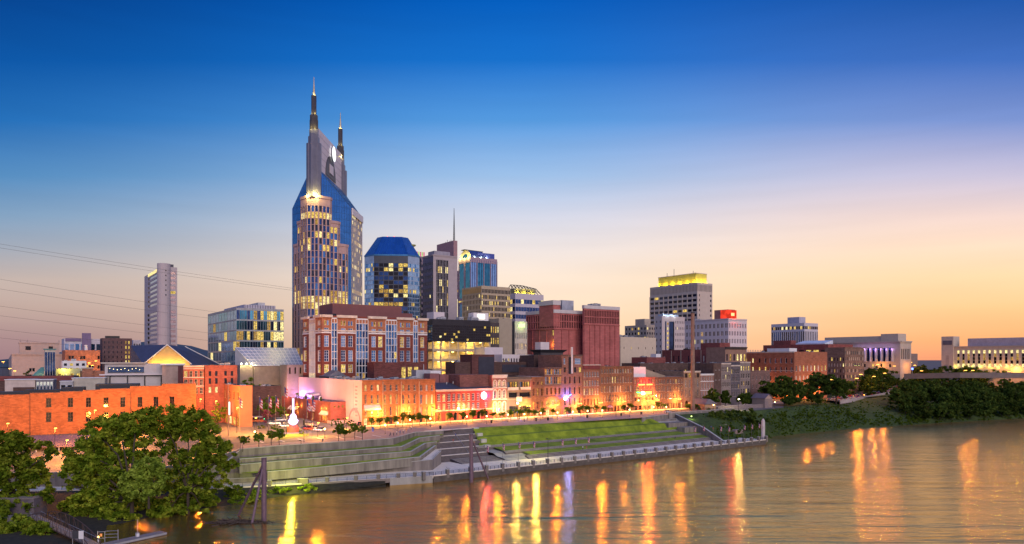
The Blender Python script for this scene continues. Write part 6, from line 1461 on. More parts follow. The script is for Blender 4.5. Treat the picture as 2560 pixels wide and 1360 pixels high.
arch_row(b, 4, rows_px(b, ((933, 944),)), .7, .1, bk_b, False, [glass_night, lit_b], (1, 0)); arch_row(b, 4, rows_px(b, ((950, 968), (974, 992))), .34, .05, stone_t, False, [glass_sky, glass_dark], (1, 1)); arch_row(b, 3, [(.35, 4.4)], .55, .2, bk_b, True); b.walls(BRICK('tan_front_brick', (.27, .17, .12), .8, .15, .45), .35); b.roof(roofing, .5); b.cornice(b.Rf, b.h-.8, b.h+.1, .5, stone_t); b.finish(panes=True)
b = front('brick_shop', 'small rosy front with white string courses and a white roof, right of the smokestack', 1751, 1784, 935, 20)
arch_row(b, 5, rows_px(b, ((942, 951), (958, 972), (979, 993))), .4, .04, white_paint, False, [glass_sky, glass_dark], (1, 1)); b.walls(BRICK('rosy_front_brick', (.30, .16, .13), .8, .15, .45), .35); b.roof(roofing, .5, pm=white_paint); b.bands(b.Rf, [b.zpx(954), b.zpx(976), b.zpx(997)], .35, .2, white_paint); b.cornice(b.Rf, b.h-.9, b.h+.1, .5, white_paint); b.finish(panes=True)
b = front('brick_building', 'dark umber block set back between the smokestack and the tall grey fronts', 1784, 1803, 908, 20); b.walls(BRICK('umber_brick', (0, 0, 0))); b.roof(roof_dark, .4); arch_row(b, 2, rows_px(b, ((915, 925), (940, 950))), .3, .3); b.finish()
grf = BRICK('grey_stone_front', (.23, .18, .17), .8, .15, .6)
for lab, xl, xr, yt, n, br in (('leftmost of three tall grey fronts, with a metal roof', 1803, 1827, 908, 5, grf), ('middle of three tall grey fronts, dark with mullioned windows', 1827, 1850, 913, 5, BRICK('slate_front', (.12, .10, .115), .8, .15, .6)), ('rightmost of three tall grey fronts, with large lit upper windows', 1850, 1876, 905, 4, grf)):
    b = front('brick_building', lab, xl, xr, yt, 18); ys = [(yt+10+k*19, yt+10+k*19+11) for k in range(4)]
    arch_row(b, n, rows_px(b, ys), .55, .25 if n == 4 else .05, stone_t, False, [glass_dark, glass_sky, glass_night], (0, 1), {(0, 0), (0, 1), (0, 2), (0, 3)} if n == 4 else None); b.walls(br, .35); b.roof(galv, .4); b.cornice(b.Rf, b.h-.7, b.h+.1, .4, stone_t); b.finish(panes=True)
b = front('brick_building', 'low brown brick building with few small windows at the right end of the frontage', 1877, 1925, 928, 24)
b.grid(b.Rf, 5, 3, 3, b.h-1.5, .22, .45, 0, None, [glass_dark, glass_sky], .15, frame=stone_t, depth=.3); b.walls(BRICK('plum_front', (.20, .115, .10), .8, .18, .5), .3); b.roof(roof_dark, .5); b.finish(panes=True)
# ------------------------------------------------------------------ left side: warehouse, roofs, far blocks
ob_ = BRICK('warehouse_brick', (.36, .115, .045), .7, .22, .42)
tw = R(23.6); b = Bld('warehouse', 'long orange lit brick warehouse with two rows of small six pane windows', 'warehouse', -160, 257.2, 985, xr=490, d=34, zb=GZ-1.2, th=tw, C0=(-205.8, 257.2), ht=27.2-GZ+1.2)
uu = Vector((math.cos(tw), math.sin(tw))); ap = lambda px: ray_t(b.C.x, b.C.y, uu, px)
def zp(py, px): a = ap(px); Y = b.C.y+uu.y*a; return HC+(900-py)/FPX*Y-b.zb
for px in (62, 10, -40, 121.5, 176, 221, 265, 307, 350, 390, 430):
    a = ap(px); w = .86
    for y0, y1 in ((995, 1017.5), (1030.5, 1054)):
        if px < 100: continue
        b.win(b.Rf, a-w, a+w, zp(y1-(px-121)*.004, px), zp(y0-(px-121)*.012, px), glass_night, M('dark_sash', (.12, .07, .05), .7), (1, 2), False, .12, .28)
b.walls(ob_, .28); b.roof(roof_dark, .8, pm=ob_)
mb = MB()
for x0, x1, y in ((75, 150, 983), (150, 207, 979.5), (207, 250, 976), (250, 325, 972.5), (325, 405, 966), (405, 490, 960)):
    a0, a1 = ap(x0), ap(x1); mb.boxf(b.Rf, a0, a1, -.4, -.003, b.h, zp(y, (x0+x1)/2), ob_); mb.boxf(b.Rf, a0, a1, -.5, .12, zp(y, (x0+x1)/2)+.003, zp(y, (x0+x1)/2)+.22, M('parapet_tile', (.20, .10, .07), .8))
b.part('stepped_parapet', mb)
mb = MB()
for px in (75, 327): mb.tube(b.Rf.pt(ap(px), .2, .5), b.Rf.pt(ap(px), .2, b.h), .09, M('downpipe_dark', (.10, .05, .04), .7), 6)
b.part('downpipe', mb)
mb = MB(); dk_ = M('black_roof_membrane', (.02, .022, .035), .5, var=.3)
for x0, x1, z, y0, y1 in ((-60, 55, .9, 3, 9), (55, 150, 1.5, 3, 9), (150, 207, 2.4, 4, 9), (235, 345, 3.4, 4, 12)):
    mb.box(ap(x0), ap(x1), y0, y1, b.rz+.01, b.h+z, dk_)
b.part('roof_shed', mb)
b.hvac(10, galv, seed=81, size=(1, 2.2), x=(ap(150), ap(420)), y=(3, 10)); b.hvac(6, dark_metal, seed=83, size=(1, 2), x=(ap(0), ap(300)), y=(3, 10)); b.finish(panes=True)
# white penthouse with glazed lounge above the warehouse
b = Bld('penthouse', 'white rooftop lounge with a long glass front over pale metal panels', 'building', 262, 318, 909, xr=405, d=16, zb=22, th=tw)
zl = b.zpx(936); wp = M('weathered_white_panel', (.50, .46, .47), .6, var=.14, scale=.5)
b.win(b.Rf, b.Rf.L*.05, b.Rf.L*.68, b.zpx(931), b.zpx(917), glass_navy, black_paint, (8, 0), False, .15, 1.2)
b.walls(wp, 1.2, top=b.h); b.roof(roofing, .3)
mb = MB(); mb.box(-1.5, b.W*.7, -1.2, b.D, b.h+.004, b.h+.5, cream); mb.boxf(b.Rf, -2, b.W+2, .004, 1.4, zl-.4, zl+.1, pale_panel); b.part('roof_slab', mb)
mb = MB()
for px in (275, 319, 362, 403):
    a = ray_t(b.C.x, b.C.y, uu, px); mb.boxf(b.Rf, a-.22, a+.22, .006, .5, 0, zl-.42, dark_metal)
mb.boxf(b.Rf, 0, b.Rf.L, .003, .55, zl-.9, zl-.41, dark_metal); b.part('steel_frame', mb)
for k in range(9):
    q = b.Rf.pt(b.Rf.L*(.08+.065*k), -.9, b.zpx(921)-random.random()*1.0); mb = MB(); mb.sphere(q, .14, LIT('string_light', (1, .75, .35), 6, .9), 6); b.part('pendant_light', mb)
mb = MB(); mb.tube(b.Rf.pt(b.W, .3, zl), b.Rf.pt(b.W+4, .6, 2), .35, dark_metal, 4); b.part('stair', mb); b.hvac(1, galv, seed=84, x=(1, 3), y=(2, 4)); b.finish()
b = Bld('rooftop_structure', 'pale flat roofed rooftop block beside the glass lounge', 'building', 405, 322, 913, xr=460, d=14, zb=22, th=tw); b.walls(M('dusty_pink', (.42, .30, .26), .85)); b.roof(roofing, .3); mb = MB(); mb.box(-.6, b.W+.4, -.8, b.D, b.h+.003, b.h+.7, white_paint); b.part('roof_slab', mb)
b.finish()
for lab, x0, x1, Y, y0, col, d in (('white rooftop cabin beside a glazed box on the warehouse roofs', 12, 88, 300, 950, (.56, .46, .42), 8), ('glazed grey box with white mullions between rooftop cabins', 90, 133, 304, 950, (.2, .2, .24), 8), ('long cream metal rooftop shed left of the panelled penthouse', 180, 262, 305, 946, (.44, .40, .34), 9), ('small pale shed with a lean-to roof on the warehouse roofs', 150, 182, 302, 954, (.42, .42, .46), 6)):
    b = Bld('rooftop_cabin', lab, 'rooftop cabin', x0, Y, y0, xr=x1, d=d, zb=25.5, th=tw)
    if x0 == 90: b.grid(b.Rf, 5, 1, .8, b.h-.5, .8, .9, 0, None, [glass_sky], 0, frame=white_paint, depth=.2)
    elif x0 == 150: b.grid(b.Rf, 2, 1, .8, b.h-.8, .8, .7, 0, None, [glass_night], 0, frame=white_paint, depth=.2)
    b.walls(M('cabin_%d' % x0, col, .75), .2); b.roof(roofing, .15); mb = MB(); mb.box(-.2, b.W+.2, -.3, b.D+.2, b.h+.003, b.h+.25, white_paint); b.part('roof_slab', mb)
    if x0 == 12: mb = MB(); mb.boxf(b.Rf, b.W*.28, b.W*.98, .004, .5, 0, b.h*.5, BRICK('chestnut_brick', (0, 0, 0))); b.part('screen_wall', mb)
    b.finish()
b = Bld('brick_building', 'long low building with a dark red cornice behind the warehouse roofs', 'building', -60, 330, 942, xr=182, d=20, th=tw)
b.walls(BRICK('chestnut_brick', (0, 0, 0))); b.roof(roof_dark, .5); b.cornice(b.Rf, b.h-2, b.h+.2, .5, M('dark_red_cornice', (.20, .05, .05), .7)); b.finish()
# brick commercial blocks between warehouse and Broadway
b = Bld('brick_building', 'red brick block with white trimmed paired windows at the end of the warehouse', 'building', 458, 310, 915, xr=510, xl=445)
b.grid(b.Rf, 4, 3, b.h-12.5, b.h-1.6, .62, .72, 0, None, [glass_dark, glass_night], .05, frame=stone_t, mull=(1, 1), depth=.3); b.walls(BRICK('scarlet_brick', (.34, .10, .07), .8, .18, .45), .3); b.roof(roof_dark, .5); b.bands(b.Rf, [b.h-1.2, b.h-5, b.h-8.8], .35, .2, stone_t); b.cornice(b.Rf, b.h-.6, b.h+.2, .5, stone_t); b.finish(panes=True)
b = Bld('brick_building', 'square orange red brick block with paired dark windows and two lit ones', 'building', 512, 318, 913, xr=593, xl=506)
for px in (525, 541, 564, 580):
    a = ray_t(b.C.x, b.C.y, U2, px)
    for j, (y0, y1) in enumerate(((928, 940), (946, 960), (968, 982))):
        if j == 2 and px > 550: continue
        b.win(b.Rf, a-.55, a+.55, b.zpx(y1), b.zpx(y0), lit_c if j == 2 else glass_dark, None, depth=.3)
b.walls(BRICK('scarlet_brick', (0, 0, 0)), .3); b.roof(roof_dark, .5); b.hvac(2, galv, seed=90); b.finish()
b = Bld('brick_building', 'blank orange stucco wall block glowing under street lamps, left of Broadway', 'building', 600, 300, 964, xr=631, xl=559)
b.grid(b.Lf, 4, 1, b.h-7, b.h-2, .4, .7, 0, None, [glass_night], 0, frame=M('arch_stone', (0, 0, 0)), depth=.3)
for i in range(4): b.win(b.Lf, b.Lf.L*(.1+.23*i), b.Lf.L*(.28+.23*i), .4, 3.6, [lit_o, lit_c, lit_a, lit_o][i], depth=.4)
b.walls(M('orange_stucco', (.44, .17, .09), .85, var=.1), .35); b.roof(roofing, .5); b.hvac(3, galv, seed=91, size=(1, 2.2))
mb = MB(); q = b.Lf.pt(b.Lf.L*.55, 1.2, 4.2); mb.box(q[0]-.15, q[0]+.15, q[1]-.5, q[1]+.5, 4.4, 10, LIT('white_blade_sign', (1, .9, .8), 3, .8)); mb.box(q[0], q[0]+1.3, q[1]-.1, q[1]+.1, 5, 5.2, dark_metal); b.part('lit_sign', mb); b.finish()
for p, z in (((-5, 4, 4.5)), 0), ((8, -4, 4.5), 0): pass
# purple metal lot shed
p = P(85, 1095, 244); b = Bld('shed', 'low open shed with a purple grey ribbed metal roof before the warehouse', 'shed', 62, 240, 1101, xr=232, d=9, zb=7.6, th=R(8), ht=4.2)
mb = MB(); shm = M('purple_metal_roof', (.20, .14, .20), .5, .3)
mb.hexa([(-1, -1, 3.3), (b.W+1, -1, 3.3), (b.W+1, 9, 6.1), (-1, 9, 6.1), (-1, -1, 3.5), (b.W+1, -1, 3.5), (b.W+1, 9, 6.3), (-1, 9, 6.3)], shm); b.part('roof', mb)
mb = MB()
for i in range(26):
    x = -1+(b.W+2)*i/25; mb.tube((x, -1, 3.53), (x, 9, 6.33), .07, shm, 4)
b.part('roof_rib', mb)
for i in range(7):
    mb = MB(); x = b.W*i/6; mb.box(x-.12, x+.12, -.12, .12, -.6, 3.4, white_paint); mb.box(x-.12, x+.12, 8, 8.24, -.6, 5.9, white_paint); b.part('post', mb)
b.finish()
# gable hall with glowing end
b = Bld('gabled_hall', 'dark roofed hall whose triangular gable glows orange', 'hall', 420, 420, 905, xr=470, d=50, zb=16, th=R(12))
hw = 420/FPX; zg_ = b.zpx(863); x0, x1 = (368-420)*hw, (472-420)*hw; xm = (419-420)*hw
gm_ = M('glow_gable_stucco', (.55, .38, .16), .85, var=.15); zr_ = b.zpx(909)
mb = MB(); mb.face([(x0, 0, zr_), (x1, 0, zr_), (xm, 0, zg_)], gm_); mb.face([(x0, 0, 0), (x1, 0, 0), (x1, 0, zr_), (x0, 0, zr_)], gm_); b.part('gable', mb)
mb = MB(); nv_ = M('navy_slate', (.05, .06, .12), .6)
mb.face([(x0-1, -.8, zr_-.5), (xm, -.8, zg_+.3), (xm-26, 22, zg_+.2), (x0-14, 22, zr_-.5)], nv_); mb.face([(xm, -.8, zg_+.3), (x1+1, -.8, zr_-.5), (x1+9, 40, zr_-.5), (xm+5, 40, zg_-1)], nv_)
mb.face([(x0-1, -.8, zr_-.8), (x0-14, 22, zr_-.8), (x0-14, 22, 0), (x0-1, -.5, 0)], gm_); b.part('roof', mb)
for p_, q_ in (((x0-1, -.9, zr_-.4), (xm, -.9, zg_+.4)), ((xm, -.9, zg_+.4), (x1+1, -.9, zr_-.4)), ((xm+5, 20, zg_-.3), (x1+11, 30, zr_-.5))):
    mb = MB(); mb.tube(p_, q_, .3, white_paint, 4); b.part('bargeboard', mb)
for i in range(5): lamp('gable_uplight', (x0+5+(x1-x0-10)*i/4, -2.6, zr_-.6), (1, .50, .05), 520, .4, b.root)
b.finish()
# glass office
b = Bld('office_block', 'teal glass office block with scattered bright yellow rooms', 'office block', 591, 430, 769, xr=709, xl=520)
tf = M('teal_frame', (.30, .32, .36), .5, .4); oft = GLASS('office_teal', (.12, .47, .66), .06, .92, .012, .25); ofs = GLASS('office_sky', (.24, .52, .82), .06, .92, .012, .2)
b.grid(b.Rf, 14, 9, 2, b.h-1, .97, .86, 0, None, [oft, glass_teal, glass_navy, oft], .3, {2: .6, 3: .4, 6: .6, 8: .3, 0: .7}, depth=.12)
b.grid(b.Lf, 10, 9, 2, b.h-1, .95, .86, 0, None, [oft, ofs, oft, ofs], .13, None, depth=.12)
b.walls(tf, .12); b.roof(roofing, .5); b.fins(b.Rf, 18, 2, b.h, .12, .15, tf); b.fins(b.Lf, 20, 2, b.h, .09, .1, tf)
mb = MB(); mb.box(7, b.W-2, 10, b.D*.8, b.rz, b.h+2.8, M('lilac_plant', (.42, .4, .5), .7)); mb.box(16, b.W*.72, 12, b.D*.6, b.h+2.803, b.h+4.6, galv); b.part('penthouse', mb)
mb = MB()
for k in range(12): mb.box(7.4+k*(b.W-11)/11, 7.6+k*(b.W-11)/11, 9.8, 9.99, b.rz, b.h+2.7, dark_metal)
b.part('louvre', mb); b.finish()
# tall condominium
b = Bld('apartment_tower', 'tall slim white apartment tower with a rounded corner shaft, far left', 'skyscraper', 403, 600, 666, xr=443, xl=361)
wc = M('tower_white', (.46, .40, .42), .7, var=.06); fr, fl = b.Rf, b.Lf; nf_ = 24
for j in range(nf_):
    z0 = 6+(b.h-8)*j/nf_; z1 = z0+(b.h-8)/nf_*.55; up_ = j >= 17
    if j in (16,): continue
    b.win(fl, fl.L*.34, fl.L*(.92), z0, z1, glass_sky if random.random() > .06 else lit_c, depth=.3)
    b.win(fl, fl.L*(.2 if not up_ else .24), fl.L*.32, z0, z1, glass_dark, depth=1.2)
    b.win(fr, fr.L*.06, fr.L*.22, z0, z1, glass_dark if random.random() > .15 else lit_a, depth=1.2)
    b.win(fr, fr.L*.26, fr.L*.9, z0, z1, M('blush_glass', (.6, .42, .42), .2, .5) if random.random() > .05 else lit_a, depth=.3)
b.walls(wc, .4); b.roof(roofing, .5)
mb = MB(); r_ = 5.2; mb.lathe((2.2, 1.2, 0), [(r_, 0), (r_, b.h+2.4), (r_-.3, b.h+2.5)], wc, 20); b.part('corner_shaft', mb)
mb = MB()
for j in range(6): mb.lathe((2.9, -3.95, b.h-4-j*(b.h-8)/nf_), [(.4, 0), (.4, 1)], glass_night, 8)
b.part('porthole', mb); mb = MB(); mb.box(-.35, -.02, fl.L*.2, fl.L*.75, b.h-2.6, b.h-.2, lit_c); b.part('lit_sign', mb)
mb = MB(); mb.box(b.W*.3, b.W*.8, 2, 10, b.rz, b.h+2.5, M('slate_side', (0, 0, 0))); b.part('plant_room', mb); b.finish()
# far left civic buildings
b = Bld('station_building', 'pale pink stone hall with a tall attic block, far left', 'building', 29, 560, 884, xr=182, xl=20, zb=14)
pk = M('pink_limestone', (.46, .34, .30), .8, var=.1)
for x in (.28, .33): 
    for z in (6, 12, 17): b.win(b.Rf, b.Rf.L*x, b.Rf.L*x+1.6, z, z+2.6, glass_night, depth=.4)
b.walls(pk, .4); b.roof(roofing, .5); b.cornice(b.Rf, b.h-1.6, b.h, .8, pk)
mb = MB(); mb.box(5, b.W*.78, 5, 24, b.rz, b.h+8.2, pk); mb.box(4.6, b.W*.78+.4, 4.6, 24.4, b.h+8.203, b.h+9, pk); b.part('attic', mb); mb = MB(); mb.box(9, 12.5, 4.8, 4.99, b.h+3, b.h+6, glass_night); mb.box(b.W*.6, b.W*.67, 4.8, 4.99, b.h+3, b.h+6, glass_night); b.part('attic_window', mb)
mb = MB()
for x in (5.5, b.W*.25, b.W*.77): mb.lathe((x, 5.4, b.h+9), [(.7, 0), (.5, 1.2), (.1, 2.4)], pk, 8)
b.part('finial', mb); b.finish()
b = Bld('hospital', 'white and blue glass block with a purple stair tower behind the pink hall', 'building', 160, 640, 846, xr=252, xl=154, zb=14)
b.grid(b.Rf, 7, 1, 8, b.h-3, .72, .9, 0, None, [glass_blue, glass_sky], .0, depth=.4); b.walls(M('hospital_white', (.55, .50, .58), .7), .4); b.roof(roofing, .4)
mb = MB(); mb.boxf(b.Rf, b.Rf.L*.48, b.Rf.L*.72, .01, 3, 0, b.h+5, M('purple_panel', (.20, .14, .26), .7)); mb.boxf(b.Rf, 1, b.Rf.L*.46, .01, .6, b.h-2.4, b.h+.3, M('purple_panel', (0, 0, 0))); b.part('stair_tower', mb); mb = MB()
for x, z in ((.3, 12), (.3, 16), (.82, 12), (.56, 20), (.92, 12)): mb.boxf(b.Rf, b.Rf.L*x, b.Rf.L*(x+.08), 3.01, 3.05, z, z+1.3, lit_a)
b.part('lit_window', mb); b.finish()
b = Bld('apartment_block', 'dark brown block with three columns of yellow lit windows', 'building', 256, 600, 845, xr=330, xl=250, zb=14)
b.grid(b.Rf, 7, 10, 2, b.h-1.5, .25, .5, 0, None, [glass_dark], .0, depth=.3, skip=lambda i, j: i in (5, 6)); b.grid(b.Rf, 2, 10, 2, b.h-1.5, .42, .62, b.Rf.L*.74, b.Rf.L*.95, [lit_a], .9, depth=.3)
b.walls(BRICK('brown_violet_brick', (.13, .075, .08), .8), .3); b.roof(roof_dark, .5); mb = MB(); mb.box(3, b.W*.6, 4, 12, b.rz, b.h+2, dark_metal); b.part('plant_room', mb); b.finish()
b = Bld('apartment_block', 'pale narrow block with balconies right of the dark brown one', 'building', 333, 640, 850, xr=352, d=14, zb=14); b.grid(b.Rf, 3, 10, 2, b.h-2, .4, .4, 0, None, [glass_dark, glass_sky], .1, depth=.3); b.walls(M('hospital_white', (0, 0, 0)), .3); b.roof(roofing, .4); b.finish()
b = Bld('brick_building', 'terracotta coloured block with stepped flat roofs below the white hospital', 'building', 163, 540, 875, xr=250, xl=155, zb=14); b.grid(b.Rf, 12, 4, 3, b.h-2, .8, .35, 0, None, [glass_night, BRICK('terracotta', (.32, .14, .09), .9)], .02, depth=.3); b.walls(BRICK('terracotta', (0, 0, 0)), .3); b.roof(roofing, .4); mb = MB(); mb.tube((14, 6, b.rz), (14, 6, b.h+4), 1.2, white_paint, 10); b.part('chimney', mb); b.finish()
b = Bld('office_block', 'low white office with lit upper windows left of the gabled hall', 'building', 156, 470, 902, xr=216, d=16, zb=14); b.grid(b.Rf, 4, 2, b.h-7, b.h-1, .5, .55, 0, None, [glass_dark], .5, depth=.3); b.walls(white_paint, .3); b.roof(roofing, .4); b.hvac(3, white_paint, seed=95, size=(1.5, 3)); b.finish()
b = Bld('brick_building', 'rust red low block with an entrance porch behind the white penthouse', 'building', 205, 400, 928, xr=262, d=14, zb=14); b.walls(BRICK('terracotta', (0, 0, 0))); b.roof(roofing, .4); mb = MB(); mb.box(0, 5, -2, -.004, 0, b.h+1.5, BRICK('terracotta', (0, 0, 0))); mb.prism([(-.4, -2.4), (5.4, -2.4), (5.4, 0), (-.4, 0)], b.h+1.503, b.h+2, cream); b.part('porch', mb); b.finish()
b = Bld('office_block', 'pale green low block with a bright yellow wall light, left', 'building', 140, 420, 922, xr=204, d=14, zb=14); b.grid(b.Rf, 4, 1, b.h-6, b.h-2, .5, .6, 0, None, [lit_a, glass_dark], .3, depth=.3); b.walls(M('pale_green_wall', (.36, .38, .27), .8), .3); b.roof(roofing, .4); lamp('wall_lamp', b.Rf.pt(b.Rf.L*.3, 1.6, b.h-.5), (1, .75, .08), 900, .3, b.root); b.finish()
b = Bld('glass_tower', 'small glass stair tower with teal cap and lit base, far left', 'building', 112, 400, 874, xr=138, d=8, zb=16)
b.grid(b.Rf, 4, 1, b.h*.45, b.h-1, .85, .95, 0, None, [glass_navy], 0, depth=.2); b.grid(b.Rf, 3, 3, 1, b.h*.4, .8, .8, 0, None, [lit_a], 1, depth=.2); b.walls(M('tower_cream', (.5, .46, .4), .8), .2); b.roof(roofing, .2); mb = MB(); mb.box(-.5, b.W+.5, -.5, b.D, b.h+.003, b.h+.5, M('teal_roof', (.08, .24, .24), .6)); mb.box(-.3, b.W+.3, -.4, -.01, b.h*.42, b.h*.44, M('teal_roof', (0, 0, 0))); b.part('cap', mb); b.finish()
p = P(82, 930, 405); pv_o = thing('pavilion', 'low pavilion with a sloping teal roof and glowing base, far left', 'building', (p.x, p.y, 14), TH)
mb = MB(); zt_ = p.z-14; mb.hexa([(-1, -1, zt_-3), (9, -1, zt_-3), (9, 8, zt_-3), (-1, 8, zt_-3), (4, 3, zt_+2.6), (9, 3, zt_+3), (9, 5, zt_+3), (4, 5, zt_+2.6)], M('teal_roof', (0, 0, 0))); mb.build('roof', pv_o); mb = MB(); mb.box(0, 8.6, 0, 7, 0, zt_-3.004, cream); mb.build('wall', pv_o); lamp('wall_lamp', (4, -2.4, zt_-4), SODIUM, 900, .3, pv_o)
# glass arcade roof
b = Bld('glass_arcade', 'brown arcade building with a big slanted skylight roof and lit ground floor', 'building', 634, 380, 915, xr=722, xl=592)
for i in range(5): b.win(b.Rf, b.Rf.L*(.05+.19*i), b.Rf.L*(.2+.19*i), .6, b.h*.5, [lit_a, lit_a, lit_b, lit_c, lit_a][i], dark_metal, (2, 2), depth=.5)
b.grid(b.Lf, 3, 2, 2, b.h-2, .4, .5, 0, None, [glass_night], .1, depth=.3); b.walls(M('taupe_stone', (.22, .18, .15), .85), .4); b.roof(roofing, .3)
gl = M('skylight_glass', (.42, .45, .52), .25, .35, var=.12); mb = MB(); zt2 = b.zpx(873)*1.03
mb.face([(-.5, -.4, b.h), (b.W+8, -.4, b.h), (b.W+8, 13, zt2), (-6, 13, zt2)], gl); b.part('skylight', mb); mb = MB()
for i in range(15): t = i/14; mb.tube((-.5+(b.W+8.5)*t, -.4, b.h+.05), (-6+(b.W+14)*t, 13, zt2+.05), .1, white_paint, 4)
for j in range(7): t = j/6; mb.tube((-.5-5.5*t, -.4+13.4*t, b.h+(zt2-b.h)*t+.06), (b.W+8, -.4+13.4*t, b.h+(zt2-b.h)*t+.06), .09, white_paint, 4)
b.part('glazing_bar', mb)
mb = MB(); mb.face([(-.6, .2, b.h-.1), (-6.2, 13, zt2), (-6.2, 13.2, b.h-.1)], gl); mb.hexa([(-7, 0, 0), (-.4, 0, 0), (-.4, 9, 0), (-7, 9, 0), (-7, 0, b.h+.4), (-.4, 0, b.h+.4), (-.4, 9, b.h+.4), (-7, 9, b.h+.4)], M('taupe_stone', (0, 0, 0))); b.part('side_wing', mb)
for i in range(3):
    q = (-6.4+2.6*i, -.6, b.h+1.2); mb = MB(); mb.sphere(q, .42, LIT('white_flood', (1, .92, .6), 12, .9, nolight=True), 8); mb.tube((q[0], q[1]+.55, b.h+.3), q, .1, dark_metal, 5); b.part('floodlight', mb)
    lamp('floodlight_lamp', (q[0], -1.6, b.h+1.3), (1, .8, .35), 420, .3, b.root)
lamp('entry_lamp', b.Rf.pt(b.Rf.L*.5, 2.6, 4.5), (1, .65, .12), 1300, .5, b.root); b.finish()
b = Bld('office_block', 'low brown box joining the arcade and the brick hotel', 'building', 718, 368, 912, xr=758, d=12); b.grid(b.Rf, 3, 1, b.h-5, b.h-1, .3, .8, 0, None, [glass_night], 0, depth=.3); b.walls(M('taupe_stone', (0, 0, 0)), .3); b.roof(roofing, .3); b.finish()
b = Bld('brick_building', 'low dark brick building behind the street trees on Broadway', 'building', 630, 345, 966, xr=702, d=14); b.walls(BRICK('chestnut_brick', (0, 0, 0))); b.roof(roof_dark, .4); b.hvac(4, galv, seed=97, size=(1, 2.4)); b.finish()
# low restaurant in front of the pink wall
v = Vector((-79.5, 315.4)); b = Bld('restaurant', 'low orange red restaurant block with white striped awnings, beside the pink wall', 'restaurant', 826, 315.4, 1005, w=7.0, xl=704, C0=(v.x, v.y), ht=HC-(1005-900)/FPX*315.4-GZ)
rb_ = BRICK('tomato_brick', (.36, .10, .07), .8, .12, .45)
for i in range(3): b.win(b.Rf, 1.4+1.9*i, 2.2+1.9*i, b.h-2.6, b.h-1.7, lit_b, depth=.2)
L = b.Lf.L; fa = lambda a: L-a
for a in (4, 6.6, 9.4, 13, 22, 30, 48, 55, 62): b.win(b.Lf, fa(a)-.8, fa(a)+.8, .8, 3.6, lit_o if a not in (4, 9.4) else glass_dark, cream, (1, 1), depth=.3)
b.walls(rb_, .3); b.roof(roofing, .6); mb = MB(); mb.boxf(b.Rf, -.02, b.Rf.L, .003, .1, 0, 1.4, M('pale_plinth', (.6, .45, .4), .85)); mb.boxf(b.Lf, L-4, L, .003, .1, 0, 1.4, M('pale_plinth', (0, 0, 0))); b.part('plinth', mb)
aw = M('awning_white', (0, 0, 0))
for a in (4, 6.9, 9.8, 46, 50, 54):
    mb = MB(); c = fa(a); mb.hexa([b.Lf.pt(c-1.2, .02, 3.7), b.Lf.pt(c+1.2, .02, 3.7), b.Lf.pt(c+1.2, 1.5, 3.6), b.Lf.pt(c-1.2, 1.5, 3.6), b.Lf.pt(c-1.2, .02, 5.3), b.Lf.pt(c+1.2, .02, 5.3), b.Lf.pt(c+1.2, 1.4, 3.8), b.Lf.pt(c-1.2, 1.4, 3.8)], aw); b.part('awning', mb)
mb = MB(); mb.boxf(b.Lf, fa(27), fa(19), .05, 1.2, 4.4, 6.3, pale_panel); b.part('canopy', mb)
for a in (5, 8, 11, 38, 45): lamp('wall_light', b.Lf.pt(fa(a), .6, 6.2), (1, .48, .08), 130, .15, b.root)
for a in (5.2, 8.2, 44): lamp('wall_light', b.Lf.pt(fa(a), .6, 2.4), (1, .5, .06), 110, .15, b.root)
for k in range(9):
    mb = MB(); x0, y0 = 2+k*.5 % 3, 12+k*4; mb.lathe((3+(k % 3), 20+k*3.4, b.rz), [(.6, 0), (.7, .8), (.5, 1.6), (.1, 2.1)], (M('planter_green', (.04, .07, .02), .9), white_paint, M('parasol_violet', (.4, .28, .5), .8))[k % 3], 8); b.part(('planter', 'parasol', 'parasol')[k % 3], mb)
mb = MB(); mb.hexa([(-.5+3, 30, b.h+1.6), (6, 30, b.h+1.6), (6, 42, b.h+1.6), (2.5, 42, b.h+1.6), (2.5, 30, b.h+2.0), (6, 30, b.h+2.6), (6, 42, b.h+2.6), (2.5, 42, b.h+2.0)], M('terrace_awning', (.56, .46, .56), .8)); 
for y in (30.5, 36, 41.5): mb.tube((3, y, b.rz), (3, y, b.h+1.7), .08, white_paint, 5)
b.part('terrace_canopy', mb); b.finish()
